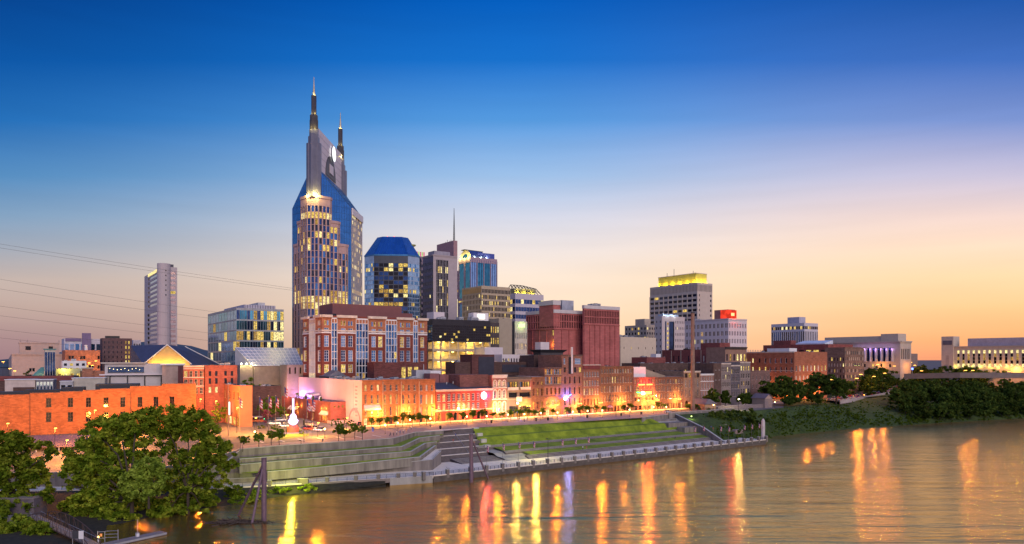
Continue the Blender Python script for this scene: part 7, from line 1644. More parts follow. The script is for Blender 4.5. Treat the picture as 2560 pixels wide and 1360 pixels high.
# ------------------------------------------------------------------ trees
bark_t = M('tree_bark', (.06, .045, .035), .95, var=.4, scale=3)
leafA = LEAF('riverside_leaves', (.07, .13, .010), (.21, .29, .024), (.42, .46, .05))
leafB = LEAF('street_tree_leaves', (.08, .14, .018), (.13, .20, .025), (.2, .26, .035))
leafC = LEAF('bank_tree_leaves', (.04, .075, .016), (.075, .12, .022), (.14, .18, .034))
leafD = LEAF('magenta_leaves', (.10, .03, .06), (.16, .05, .10), (.22, .10, .14))
def crown_mesh(name, blobs, n, size, mat, seed, flat=.75, shell=.6):
    """leaf cards scattered through overlapping clumps; blobs: (x, y, z, rx, ry, rz)"""
    r = np.random.RandomState(seed); bl = np.array(blobs, float); vol = bl[:, 3]*bl[:, 4]*bl[:, 5]; pr = vol**.75; pr /= pr.sum()
    cents, rads = [], []
    nc = max(6, n//70); which = r.choice(len(bl), nc, p=pr)
    d = r.normal(size=(nc, 3)); d /= np.linalg.norm(d, axis=1)[:, None]; rad = (r.uniform(shell**3, 1, nc))**(1/3)
    cc = bl[which, :3]+d*rad[:, None]*bl[which, 3:6]; cr = .17*np.cbrt(vol[which])*r.uniform(.55, 1.25, nc)
    k = r.randint(0, nc, n); off = r.normal(size=(n, 3))*np.array([1, 1, flat])*.62
    c = cc[k]+off*cr[k][:, None]
    nrm = r.normal(size=(n, 3))+np.array([0, 0, .9]); nrm /= np.linalg.norm(nrm, axis=1)[:, None]
    a = np.cross(nrm, r.normal(size=(n, 3))); a /= np.linalg.norm(a, axis=1)[:, None]; b = np.cross(nrm, a)
    s = size*r.uniform(.55, 1.25, n)[:, None]; droop = nrm*s*.25
    v = np.stack([c-a*s, c-b*s*.55+droop, c+a*s, c+b*s*.55+droop], 1).reshape(-1, 3)
    me = bpy.data.meshes.new(name); me.vertices.add(4*n); me.vertices.foreach_set('co', v.ravel()); me.loops.add(4*n); me.loops.foreach_set('vertex_index', np.arange(4*n)); me.polygons.add(n)
    me.polygons.foreach_set('loop_start', np.arange(n)*4); me.polygons.foreach_set('loop_total', np.full(n, 4)); me.materials.append(mat); me.update(); me.validate(); return me
def trunk_mesh(name, h, r, blobs, seed, lean=0):
    rr = random.Random(seed); mb = MB(); p = Vector((0, 0, -.4)); q = Vector((lean, 0, h)); mb.tube(p, q, r, bark_t, 8, r*.7)
    for b in blobs:
        c = Vector(b[:3]); m = q.lerp(c, .5)+Vector((rr.uniform(-.4, .4), rr.uniform(-.4, .4), .15*(c-q).length)); mb.tube(q, m, r*.55, bark_t, 6, r*.35, False); mb.tube(m, c, r*.35, bark_t, 6, r*.12, False)
        for k in range(3):
            e = c+Vector((rr.uniform(-1, 1)*b[3], rr.uniform(-1, 1)*b[4], rr.uniform(-.2, .9)*b[5]))*.75; mb.tube(m.lerp(c, .6), e, r*.2, bark_t, 5, r*.06, False)
    return mb.mesh(name)
def tree(name, label, loc, cm, tm, rz=0, sc=1, group=None, cat='tree', crown='crown'):
    o = thing(name, label, cat, loc, rz, group); o.scale = (sc, sc, sc)
    t = bpy.data.objects.new('trunk', tm); COL.objects.link(t); t.parent = o
    c = bpy.data.objects.new(crown, cm); COL.objects.link(c); c.parent = o
    return o
def px_blobs(base, Y, lst):
    """clumps given as (px, py, radius px x, radius px z, depth shift)"""
    out = []
    for px, py, rx, rz_, dd in lst:
        p = P(px, py, Y+dd); k = (Y+dd)/FPX; out.append((p.x-base.x, p.y-base.y, p.z-base.z, rx*k, rx*k*.8, rz_*k))
    return out
def big_tree(label, base, Y, lst, n, size, seed, tr, th_, leaf=leafA):
    bl = px_blobs(base, Y, lst); tree('riverside_tree', label, tuple(base), crown_mesh('crown', bl, n, size, leaf, seed), trunk_mesh('trunk', th_, tr, bl, seed))
big_tree('big bushy tree at the left edge, in front of the shed and lot', P(22, 1290, 182), 184, [(18, 1120, 62, 40, 0), (85, 1130, 42, 38, 2), (20, 1180, 70, 42, -2), (80, 1185, 40, 34, 1), (15, 1235, 60, 34, -3), (95, 1222, 34, 32, -2), (128, 1132, 16, 12, 0), (-60, 1150, 60, 80, 0), (60, 1252, 40, 18, -3), (30, 1264, 60, 24, -7), (100, 1250, 30, 22, -5)], 26000, .56, 1, .55, 5)
big_tree('largest riverside tree, broad crown with orange light behind it', P(330, 1300, 181), 186, [(250, 1090, 52, 48, 2), (300, 1075, 45, 38, 2), (340, 1058, 50, 34, 3), (215, 1135, 45, 45, 0), (195, 1180, 38, 42, -1), (260, 1180, 58, 50, 0), (300, 1230, 62, 50, -3), (235, 1250, 48, 34, -3), (330, 1130, 50, 30, 2), (280, 1280, 52, 22, -3), (190, 1222, 24, 26, -2), (215, 1272, 40, 22, -2), (310, 1298, 40, 16, -4), (245, 1295, 34, 16, -4)], 40000, .54, 2, .6, 5)
big_tree('right riverside tree beside the terraces, with several leaning trunks', P(470, 1284, 187), 190, [(410, 1058, 55, 42, 3), (470, 1055, 55, 44, 3), (505, 1085, 46, 44, 2), (525, 1130, 40, 40, 1), (480, 1150, 58, 34, 2), (565, 1145, 28, 40, 1), (560, 1185, 22, 26, 1), (440, 1200, 50, 34, 0), (500, 1215, 48, 40, 0), (445, 1240, 44, 28, 0), (530, 1225, 20, 24, 0), (395, 1110, 40, 34, 2), (425, 1272, 46, 18, -3), (500, 1262, 36, 18, -2)], 34000, .53, 3, .45, 6)
big_tree('light green bushy tree in front of the largest riverside tree', P(372, 1268, 178), 180, [(372, 1172, 36, 28, 0), (350, 1195, 34, 28, -1), (385, 1200, 28, 26, -1), (355, 1225, 42, 24, -1), (320, 1205, 24, 20, 0)], 15000, .52, 4, .3, 3, LEAF('light_leaves', (.13, .20, .028), (.26, .36, .045), (.40, .50, .08)))
for i, (px, py, Y, w, h, lab) in enumerate(((30, 1320, 166, 60, 34, 'dense shrubs in the bottom left corner below the landing'), (95, 1330, 163, 36, 26, 'low shrub under the gangway railing'), (-30, 1345, 163, 50, 36, 'shrub at the lower left picture edge'), (215, 1282, 182, 30, 14, 'dark shrub beyond the gangway arch'), (585, 1225, 206, 22, 22, 'green shrub at the foot of the river walk wall, left'), (640, 1238, 209, 26, 12, 'low green shrub along the river walk wall behind the mooring post'), (700, 1228, 214, 26, 14, 'low green shrub below the widest pier'), (762, 1222, 218, 28, 11, 'last low green shrub before the dark gap'), (520, 1250, 197, 30, 14, 'shrub on the stony bank right of the riverside trees'), (180, 1262, 186, 30, 18, 'dark shrub under the left part of the largest riverside tree'), (300, 1292, 180, 44, 16, 'low dark shrub at the waterline below the largest tree'), (405, 1280, 184, 34, 14, 'low dark shrub at the waterline between the two riverside trees'), (455, 1268, 189, 34, 13, 'dark shrub around the trunks of the right riverside tree'), (350, 1262, 192, 60, 16, 'dark brush on the bank behind the light green tree'), (240, 1250, 198, 50, 14, 'brush along the river walk wall behind the largest tree'), (610, 1250, 202, 34, 9, 'ground hugging shrub at the water edge by the driftwood'))):
    b0 = P(px, py+h, Y); k = Y/FPX; bl = [(0, 0, h*k, w*k, w*k*.6, h*k), (w*k*.5, .5, h*k*.8, w*k*.6, w*k*.5, h*k*.7), (-w*k*.5, -.5, h*k*.7, w*k*.6, w*k*.5, h*k*.7)]
    o = thing('shrub', lab, 'shrub', tuple(b0), 0, 'shrubs on the left bank'); c = bpy.data.objects.new('foliage', crown_mesh('foliage', bl, int(1600+w*h*3), .42, leafA, 20+i)); COL.objects.link(c); c.parent = o
# street trees: three shapes, copied
ST = []
for k in range(3):
    r = random.Random(40+k); bl = [(r.uniform(-.9, .9), r.uniform(-.9, .9), 3.5+r.uniform(-.5, .8), r.uniform(1.1, 1.6), r.uniform(1.1, 1.6), r.uniform(.8, 1.2)) for _ in range(6)]
    ST.append((crown_mesh('crown', bl, 2300, .3, leafB, 60+k, shell=.3), trunk_mesh('trunk', 2.1, .11, bl[:4], 70+k)))
near_t = [(607, 1099, 'young street tree nearest the big riverside trees'), (647, 1095, 'young street tree behind the globe lamp at the terrace corner'), (678, 1087, 'young street tree left of the grass triangle'), (698, 1090, 'fuller young street tree at the tip of the grass triangle'), (846, 1079, 'young tree left of the pair at the crossing'), (862, 1081, 'young tree right of the pair at the crossing'), (906, 1075, 'street tree in front of the pink wall corner'), (887, 1073, 'slender street tree between the crossing pair and the pink corner')]
row_t = [929, 951, 969, 989, 1007, 1030, 1049, 1066, 1127, 1157, 1182, 1205, 1232, 1255, 1277, 1299, 1319, 1337, 1357, 1382, 1419, 1452, 1467, 1490, 1510, 1560, 1577, 1644, 1662]
ordn = ['first', 'second', 'third', 'fourth', 'fifth', 'sixth', 'seventh', 'eighth', 'ninth', 'tenth', 'eleventh', 'twelfth', 'thirteenth', 'fourteenth', 'fifteenth', 'sixteenth', 'seventeenth', 'eighteenth', 'nineteenth', 'twentieth']
fronts = [(905, 1000, 'the leftmost arched shops'), (1000, 1088, 'the right arched shops'), (1088, 1170, 'the left half of the red two storey building'), (1170, 1231, 'the round lit sign'), (1231, 1270, 'the white hooded front'), (1270, 1328, 'the brown balcony front'), (1328, 1362, 'the white capped narrow front'), (1362, 1410, 'the timber windowed front'), (1410, 1456, 'the blue neon guitar'), (1456, 1499, 'the four storey front'), (1499, 1583, 'the wide arched warehouse front'), (1583, 1640, 'the red neon saloon'), (1640, 1712, 'the fronts left of the smokestack')]
def front_of(px):
    for a, b, t in fronts:
        if a <= px < b: return t
    return 'the street'
cnt = {}
TREES = [(px, py, lab) for px, py, lab in near_t]
for px in row_t:
    t = front_of(px); cnt[t] = cnt.get(t, 0)+1
tot = dict(cnt); cnt = {}
for px in row_t:
    t = front_of(px); cnt[t] = cnt.get(t, 0)+1
    TREES.append((px, 1051-(px-905)*.054, '%sorange lit plaza tree by %s' % ('' if tot[t] == 1 else ordn[cnt[t]-1]+' ', t)))
rr = random.Random(5)
for px, py, lab in TREES:
    p = G(px, py+3, 15.0); k = rr.randrange(3); tree('street_tree', lab, (p.x, p.y, GZ), ST[k][0], ST[k][1], rr.uniform(0, 6.28), (1.0 if py > 1070 else 1.02)*rr.uniform(.85, 1.15), 'young street trees along the plaza')
# trees behind
def free_tree(lab, px, py_top, Y, zb, w, seed, n, size, leaf=leafC, name='tree', group=None, tall=1.0):
    ztop = HC+(900-py_top)/FPX*Y; h = ztop-zb; k = Y/FPX; rx = w*k/2; r = random.Random(seed)
    bl = [(r.uniform(-.5, .5)*rx, r.uniform(-.5, .5)*rx, h*r.uniform(.42, .78), rx*r.uniform(.42, .66), rx*r.uniform(.42, .66), h*r.uniform(.16, .24)) for _ in range(9)]+[(0, 0, h*.8, rx*.5, rx*.5, h*.17), (rx*.2, 0, h*.35, rx*.6, rx*.6, h*.2)]
    x = (px-1280)/FPX*Y; tree(name, lab, (x, Y, zb), crown_mesh('crown', bl, n, size, leaf, seed), trunk_mesh('trunk', h*.3, max(.14, h*.022), bl[:6], seed), 0, 1, group)
free_tree('round dark street tree behind the flag poles on Broadway', 680, 990, 338, GZ, 70, 101, 4500, .4, leafB)
free_tree('yellow lit street tree between the dark round tree and the restaurant', 700, 1003, 332, GZ, 36, 102, 1800, .34, leafB)
free_tree('magenta blossoming tree behind the flag poles', 668, 1022, 300, GZ, 36, 103, 1800, .3, leafD)
free_tree('dark tree before the arcade building', 633, 936, 372, GZ, 40, 104, 2200, .4, leafB); free_tree('second dark tree before the arcade, further right', 612, 945, 368, GZ, 30, 105, 1500, .4, leafB)
free_tree('small dark tree on the restaurant terrace', 742, 975, 362, 18.6, 20, 106, 900, .3, leafB)
free_tree('warm lit street tree at the end of the warehouse', 545, 1002, 300, GZ-1, 46, 107, 2400, .34, leafB)
free_tree('leafy dark tree in the far left street behind the rooftop cabins', 68, 917, 460, 14, 40, 108, 1800, .4, leafC)
hedge_o = thing('hedge', 'clipped dark hedge of rounded bushes below the restaurant', 'hedge', tuple(G(852, 1066, GZ)))
for k in range(5):
    o = bpy.data.objects.new('bush', crown_mesh('bush', [(-3+k*1.6, k*1.0, 1.5, 1.2, 1.2, 1.7)], 700, .22, leafC, 120+k, shell=.7)); COL.objects.link(o); o.parent = hedge_o
lots = [(655, 1072, 22, 'low orange lit hedge at the parking lot entrance'), (690, 1072, 30, 'low orange lit hedge along the parked cars'), (725, 1080, 30, 'orange lit planting around the guitar sign base'), (752, 1086, 16, 'orange lit bushes right of the guitar sign')]
for i, (px, py, w, lab) in enumerate(lots):
    p = G(px, py, GZ); k = p.y/FPX; o = thing('hedge', lab, 'hedge', tuple(p), R(20), 'low hedges of the parking lot'); c = bpy.data.objects.new('foliage', crown_mesh('foliage', [(0, 0, .7, w*k/2, 1.2, .8)], 900, .22, leafB, 130+i)); COL.objects.link(c); c.parent = o
# right bank trees
rt_ = [(1740, 1010, 408, 12, 60, 'dark low tree at the foot of the smokestack'), (1782, 968, 415, 12, 52, 'dark pointed tree right of the smokestack'), (1813, 974, 420, 12, 36, 'narrow dark tree left of the yellow white lamp'), (1864, 978, 430, 12, 42, 'dark tree between the lamp and the hut'), (1915, 952, 445, 12, 80, 'broad dark tree behind the gabled hut'), (1962, 938, 452, 12.5, 84, 'broad dark tree in the middle of the right bank cluster'), (2010, 960, 462, 12.5, 76, 'dark round tree at the right end of the cluster'), (2045, 928, 480, 13, 84, 'tall dark tree beside the bridge ramp'), (2090, 926, 470, 10, 76, 'tallest ivy covered tree standing at the bridge end'), (2040, 985, 455, 12, 46, 'small rounded tree under the tall dark ones'), (1975, 990, 440, 12, 60, 'low bright green tree by the riverside path')]
for i, (px, yt, Y, zb, w, lab) in enumerate(rt_): free_tree(lab, px, yt, Y, zb, w, 200+i, int(2500+w*60), .75, leafC, 'tree')
road_t = [(2162, 935, 560, 15, 50, 'tree behind the leftmost highway lamps'), (2185, 918, 640, 20, 60, 'dark tree left of the courthouse steps'), (2222, 908, 660, 22, 64, 'broad tree before the courthouse corner'), (2258, 910, 680, 24, 50, 'tree right of the courthouse corner'), (2310, 912, 650, 22, 46, 'orange lit tree left of the blue lamp gap'), (2372, 910, 620, 22, 60, 'round dark tree before the end tower of the far courthouse'), (2425, 908, 600, 21, 56, 'tree under the second yellow window of the far courthouse'), (2470, 912, 600, 21, 60, 'tree before the middle of the far courthouse'), (2530, 912, 590, 21, 60, 'tree at the right picture edge before the far courthouse'), (2170, 960, 540, 14, 30, 'small yellow lit tree beside the ramp lamps'), (2202, 956, 570, 16, 32, 'yellow bush beside the ramp road'), (2288, 940, 610, 18, 70, 'yellowish tree at the top of the ramp'), (2110, 945, 540, 15, 50, 'tree behind the tallest ivy tree, left of the ramp lamps'), (2240, 945, 640, 16, 50, 'dark low tree above the parked cars on the bridge'), (2200, 925, 610, 15, 50, 'tree under the courthouse columns'), (2340, 916, 600, 15, 50, 'tree just left of the far courthouse end tower'), (2400, 914, 590, 15, 44, 'tree at the foot of the far courthouse end tower'), (2450, 915, 590, 15, 40, 'rounded tree left of the middle of the far courthouse'), (2500, 916, 585, 15, 44, 'rounded tree right of the middle of the far courthouse'), (2556, 914, 580, 15, 50, 'rightmost tree before the far courthouse')]
for i, (px, yt, Y, zb, w, lab) in enumerate(road_t): free_tree(lab, px, yt, Y, hz((px-1280)/FPX*Y, Y)-.2, w*1.5, 230+i, int(2500+w*60), .85, leafC, 'tree')
proto = []
for k in range(4):
    r = random.Random(300+k); bl = [(r.uniform(-3, 3), r.uniform(-3, 3), r.uniform(2.0, 8.5), r.uniform(2.6, 3.8), r.uniform(2.6, 3.8), r.uniform(2, 2.9)) for _ in range(12)]
    proto.append((crown_mesh('crown', bl, 6500, .62, leafC, 310+k, shell=.35), trunk_mesh('trunk', 3, .22, bl[:6], 320+k)))
rr = random.Random(11); rowsb = []
for j, (f, y0) in enumerate(((.14, 0), (.40, 0), (.66, 0), (.90, 0))):
    for i in range(17):
        t = (i+rr.uniform(-.3, .3)+.5*(j % 2))/16
        A = Vector((204, 424)).lerp(Vector((420, 522)), t); Bq = Vector((214, 480)).lerp(Vector((470, 592)), t); p = A.lerp(Bq, f); rowsb.append((j, i, p, f, t))
wherej = ('at the waterline of the right bank', 'low on the right bank', 'high on the right bank', 'along the crest of the right bank')
for j, i, p, f, t in rowsb:
    if t < .2: continue
    z = -.4+13*min(1, f*1.1); hmax = 1.12 if f < .8 else .95
    o = tree('bank_tree', '%s from left bushy dark green tree %s' % (ordn[min(i, 19)], wherej[j]), (p.x, p.y, z), *proto[rr.randrange(4)], rr.uniform(0, 6.28), rr.uniform(1.15, 1.45)*(.8 if f < .2 else 1), 'dense trees on the right bank')
# vines and weeds on the green bank
ug = []
r = np.random.RandomState(8)
for k in range(1100):
    t = r.uniform(0, 1); A = Vector((101, 334)).lerp(Vector((212, 428)), t); Bq = Vector((88, 374)).lerp(Vector((124, 392)), min(1, t*4)) if t < .25 else Vector((124, 392)).lerp(Vector((215, 478)), t); f = r.uniform(.02, .98); p = A.lerp(Bq, f); ug.append((p.x, p.y, .4+11.3*f**.62, r.uniform(.9, 2.6), r.uniform(.9, 2.6), r.uniform(.15, .8)))
for k in range(420):
    t = r.uniform(0, 1); p = Vector((200, 422)).lerp(Vector((288, 464)), t).lerp(Vector((213, 478)).lerp(Vector((300, 552)), t), r.uniform(.02, .98) if True else 0); f = (p-Vector((200, 422)).lerp(Vector((288, 464)), t)).length/max(1, (Vector((213, 478)).lerp(Vector((300, 552)), t)-Vector((200, 422)).lerp(Vector((288, 464)), t)).length); ug.append((p.x, p.y, .3+11.6*f**.62, r.uniform(1, 3), r.uniform(1, 3), r.uniform(.2, .9)))
for k in range(120):
    t = r.uniform(0, 1); A = Vector((204, 424)).lerp(Vector((420, 524)), t); Bq = A+Vector((2, 14)); f = r.uniform(0, 1); p = A.lerp(Bq, f); ug.append((p.x, p.y, .5+4*f, 2.4, 2.4, 1.1))
me = crown_mesh('bank_vines', ug, 170000, .36, LEAF('vine_leaves', (.07, .125, .014), (.12, .19, .02), (.20, .27, .035)), 77, shell=.2)
o = bpy.data.objects.new('bank_vines', me); COL.objects.link(o); tag(o, 'thick green vines and weeds covering the right river bank', 'ground cover', kind='stuff')
bushes = [(1850, 1036, 372, 130, 'mound of dark green shrubs left of the obelisk'), (1890, 1052, 376, 60, 'dark shrubs behind the brown block by the obelisk'), (1815, 1024, 388, 90, 'shrubs on top of the right retaining wall')]
for i, (px, py, Y, w, lab) in enumerate(bushes):
    p = P(px, py+28, Y); k = Y/FPX; bl = [(rr.uniform(-.5, .5)*w*k, rr.uniform(-2, 2), rr.uniform(2, 5.5), w*k*.25, w*k*.2, 2.2) for _ in range(7)]
    o = thing('shrub', lab, 'shrub', tuple(p)); c = bpy.data.objects.new('foliage', crown_mesh('foliage', bl, 6500, .5, leafC, 350+i)); COL.objects.link(c); c.parent = o

# ------------------------------------------------------------------ lamps
glow_s = LIT('sodium_glow', (1, .44, .07), 7, .95, nolight=True); glow_w = LIT('globe_glow', (1, .62, .2), 14, .95, nolight=True)
def mk_street_lamp(h, heads, arm, glow, big=.34):
    """returns (pole mesh, arm mesh, head mesh)"""
    p = MB(); p.tube((0, 0, -.1), (0, 0, .8), .16, black_paint, 8, .12); p.tube((0, 0, .8), (0, 0, h), .08, black_paint, 8, .055)
    a = MB(); hd = []
    for s in heads:
        a.path([Vector((0, 0, h-.4)), Vector((s*arm*.5, 0, h+.1)), Vector((s*arm, 0, h+.12))], .05, black_paint, 5)
        q = MB(); q.lathe((s*arm, 0, h-.12), [(big*.75, -.12), (big, .0), (big*.8, .18)], glow, 10); q.lathe((s*arm, 0, h+.062), [(big*.9, 0), (big*.5, .16), (.05, .24)], black_paint, 8); hd.append(q.mesh('lamp_head'))
    return p.mesh('pole'), a.mesh('arm'), hd
LM_D = mk_street_lamp(5.7, (-1, 1), .75, glow_s, .5); LM_S = mk_street_lamp(7.5, (1,), 1.4, glow_s, .4); LM_H = mk_street_lamp(11, (1,), 1.8, glow_s, .5)
def put_lamp(lab, loc, LM, power, group, col=SODIUM, rz=0, h=5.0, name='street_lamp', off=0):
    o = thing(name, lab, 'street lamp', loc, rz, group)
    for nm, me in (('pole', LM[0]), ('arm', LM[1])): c = bpy.data.objects.new(nm, me); COL.objects.link(c); c.parent = o
    for me in LM[2]: c = bpy.data.objects.new('lamp_head', me); COL.objects.link(c); c.parent = o
    lamp('lamp_light', (off, 0, h-.75), col, power, .45, o); return o
D_ = [(941, 1035, 'twin head street lamp before the leftmost arched shop'), (1011, 1033, 'twin head street lamp before the middle arched shops'), (1080, 1030, 'twin head street lamp at the right end of the arched row'), (1155, 1027, 'twin head street lamp before the red two storey building'), (1236, 1022, 'twin head street lamp before the white hooded front'), (1312, 1019, 'twin head street lamp before the brown balcony front'), (1382, 1015, 'twin head street lamp before the timber windowed front'), (1440, 1013, 'twin head street lamp under the blue neon guitar'), (1492, 1010, 'twin head street lamp before the four storey front'), (1550, 1008, 'twin head street lamp before the wide arched warehouse front'), (1609, 1006, 'twin head street lamp left under the saloon neon'), (1634, 1004, 'twin head street lamp right under the saloon neon'), (1688, 1003, 'twin head street lamp left of the smokestack')]
for px, py, lab in D_:
    p = on_line(px)-V2*3.2; put_lamp(lab, (p.x, p.y, GZ), LM_D, 6400, 'twin head lamps along the frontage', rz=TH, h=6.1)
# plaza globes
gp_ = MB(); gp_.tube((0, 0, -.1), (0, 0, 3.1), .07, black_paint, 8, .05); gp_.lathe((0, 0, 0), [(.16, 0), (.12, .4), (.07, .6)], black_paint, 8); gpm = gp_.mesh('pole')
gh_ = MB(); gh_.lathe((0, 0, 3.1), [(.12, 0), (.27, .2), (.29, .45), (.18, .66)], glow_w, 10); gh_.lathe((0, 0, 3.77), [(.3, 0), (.2, .12), (.03, .25)], black_paint, 10); ghm = gh_.mesh('lamp_head')
for px, py, lab in ((637, 1079, 'globe lamp at the terrace corner by the street trees'), (812, 1072, 'globe lamp left of the crossing tree pair'), (963, 1062, 'globe lamp before the leftmost arched shops'), (995, 1057, 'globe lamp before the yellow windowed arched shop'), (1025, 1049, 'globe lamp before the third arched shop'), (1076, 1046, 'globe lamp at the top of the staircase'), (1167, 1041, 'globe lamp before the middle of the red building'), (1217, 1040, 'globe lamp below the round lit sign'), (1270, 1036, 'globe lamp beside the white starry lamp'), (1311, 1035, 'globe lamp before the brown balcony front'), (1352, 1032, 'globe lamp before the white capped front'), (1394, 1031, 'globe lamp before the timber windowed front'), (1432, 1029, 'globe lamp below the blue neon guitar'), (1469, 1027, 'globe lamp before the four storey front'), (1506, 1026, 'globe lamp left before the wide arched front'), (1574, 1024, 'globe lamp right before the wide arched front'), (1634, 1017, 'globe lamp below the saloon neon'), (1666, 1017, 'globe lamp left of the concrete retaining wall'), (1784, 1012, 'globe lamp on top of the concrete retaining wall'), (1937, 1005, 'unlit pale globe lamp on the riverside path near the hut'), (1982, 1000, 'globe lamp on the riverside path under the trees')):
    p = G(px, py, 15.5); o = thing('globe_lamp', lab, 'street lamp', (p.x, p.y, GZ), 0, 'globe lamps along the plaza')
    for nm, me in (('pole', gpm), ('lamp_head', ghm)): c = bpy.data.objects.new(nm, me); COL.objects.link(c); c.parent = o
    lamp('lamp_light', (0, 0, 3.4), (1, .5, .12), 420, .3, o)
# white starry lamp with blue light, yellow white lamp at right
WL = mk_street_lamp(7.4, (1,), .3, LIT('white_lamp_glow', (1, .86, .45), 40, .95, nolight=True), .5)
p = on_line(1275)-V2*6; put_lamp('single very bright white lamp between the white hooded and brown fronts', (p.x, p.y, GZ), WL, 2600, None, (1, .8, .35), TH, 7.4)
bl_ = thing('beacon', 'blue glowing traffic beacon under the bright white lamp', 'beacon', (p.x+.2, p.y-1.2, GZ)); mb = MB(); mb.tube((0, 0, -.1), (0, 0, 3.2), .06, black_paint, 6); mb.build('pole', bl_); mb = MB(); mb.sphere((0, 0, 3.5), .42, LIT('blue_glow', (.08, .15, 1), 9, .9), 10); mb.build('lamp_head', bl_); lamp('lamp_light', (0, -.8, 3.5), (.1, .15, 1), 420, .3, bl_)
p = P(1846, 1019, 400); put_lamp('single greenish white lamp among the dark trees right of the smokestack', (p.x, p.y, GZ), mk_street_lamp(6.3, (1,), .3, LIT('white_lamp_glow', (0, 0, 0), 1), .42), 1500, None, (1, .85, .4), 0, 6.3)
p = P(1728, 1041, 362); o = put_lamp('short yellow green lamp on the right terrace wall', (p.x, p.y, 9.2), mk_street_lamp(2.6, (1,), .1, LIT('lime_glow', (.8, 1, .25), 9, .9), .3), 160, None, (.8, 1, .25), 0, 2.6)
# left lot lamps; the last three are added to brighten the Broadway ground
for px, py, Y, zb, pw, lab in ((139, 1072, 236, 7.5, 5200, 'street lamp shining left over the purple shed roof'), (168, 1102, 226, 7, 4600, 'street lamp glaring before the shed, nearest the river walk'), (238, 1027, 262, 11, 5200, 'street lamp rising over the largest tree before the warehouse'), (347, 1042, 268, 11.6, 5200, 'street lamp half hidden by the largest tree top'), (322, 1066, 250, 11, 3600, 'street lamp behind the largest tree'), (343, 1088, 240, 10, 3200, 'street lamp glowing through the tree leaves'), (502, 1105, 226, 10, 2600, 'street lamp glowing through the right riverside tree'), (20, 1060, 250, 9, 5200, 'street lamp behind the left edge tree'), (502, 999, 296, GZ, 3800, 'sodium lamp at the end of the warehouse wall'), (541, 1004, 290, GZ, 3600, 'sodium lamp before the square orange red block'), (594, 1020, 276, GZ, 3800, 'sodium lamp before the blank orange wall'), (718, 1038, 268, GZ, 2600, 'very bright lamp directly left of the guitar sign'), (745, 1018, 300, GZ, 2000, 'lamp behind the guitar sign neck'), (640, 1046, 268, GZ, 3000, 'extra street lamp in front of the bus, added to brighten Broadway'), (796, 1058, 262, GZ, 2600, 'extra street lamp beside the right row of parked cars, added to brighten Broadway'), (868, 1046, 290, GZ, 2400, 'extra street lamp before the clipped hedge and pink wall, added to brighten Broadway')):
    p = P(px, py, Y); h = p.z-zb+.3; mats_ = mk_street_lamp(h, (1,), .25, glow_s, .42 if px not in (718,) else .6)
    put_lamp(lab, (p.x-.25, p.y, zb), mats_, pw*(1.15 if px < 490 else 2.4), 'sodium lamps at left', SODIUM if px not in (718, 745) else (1, .55, .12), 0, h)
for px, py, Y, lab in ((7, 905, 520, 'far sodium lamp at the left picture edge'), (24, 922, 500, 'far sodium lamp below the pink hall, left'), (36, 928, 495, 'far sodium lamp below the pink hall, right'), (222, 908, 520, 'far sodium lamp left of the dark brown block'), (239, 903, 540, 'far sodium lamp beside the dark brown block, upper'), (230, 914, 510, 'far sodium lamp beside the dark brown block, lower')):
    p = P(px, py, Y); h = p.z-14+.3; put_lamp(lab, (p.x, p.y, 14), mk_street_lamp(h, (1,), .25, glow_s, .9), 3800, 'far street lamps at left', SODIUM, 0, h)
# highway lamps on the right
for px, py, Y, zb, lab in ((2142, 947, 505, 13.4, 'highway lamp at the lower end of the ramp'), (2152, 937, 535, 14, 'second highway lamp up the ramp'), (2185, 942, 540, 14.5, 'third highway lamp, right of the second on the ramp'), (2212, 934, 560, 15, 'fourth highway lamp, at the upper ramp'), (2236, 916, 620, 19, 'lamp before the courthouse columns'), (2287, 914, 640, 20, 'lamp between the two courthouses, upper'), (2304, 928, 600, 18, 'lamp between the two courthouses, lower'), (2432, 927, 560, 17, 'bright lamp below the far courthouse windows'), (2414, 927, 562, 17, 'smaller lamp left of the bright one below the far courthouse'), (2480, 921, 575, 18, 'lamp in the trees before the middle of the far courthouse'), (2537, 921, 570, 18, 'upper lamp at the right picture edge'), (2522, 930, 556, 17, 'lower lamp near the right picture edge'), (2080, 950, 500, 13, 'lamp shining through the tallest ivy tree'), (2277, 907, 660, 23, 'small lamp at the courthouse right corner'), (2194, 912, 650, 22, 'small lamp at the courthouse steps')):
    p = P(px, py, Y); zb = hz(p.x, p.y); h = p.z-zb+.4; put_lamp(lab, (p.x-1.8, p.y, zb), mk_street_lamp(h, (1,), 1.8, glow_s, 1.15), 1900, 'highway lamps on the right bank', SODIUM, 0, h, off=1.8)
p = P(2281, 922, 630); o = thing('beacon', 'blue traffic light between the two courthouses', 'beacon', (p.x, p.y, 19)); mb = MB(); mb.tube((0, 0, 0), (0, 0, p.z-19), .12, galv, 6); mb.build('pole', o); mb = MB(); mb.sphere((0, 0, p.z-19), .9, LIT('blue_glow', (0, 0, 0), 1), 8); mb.build('lamp_head', o)
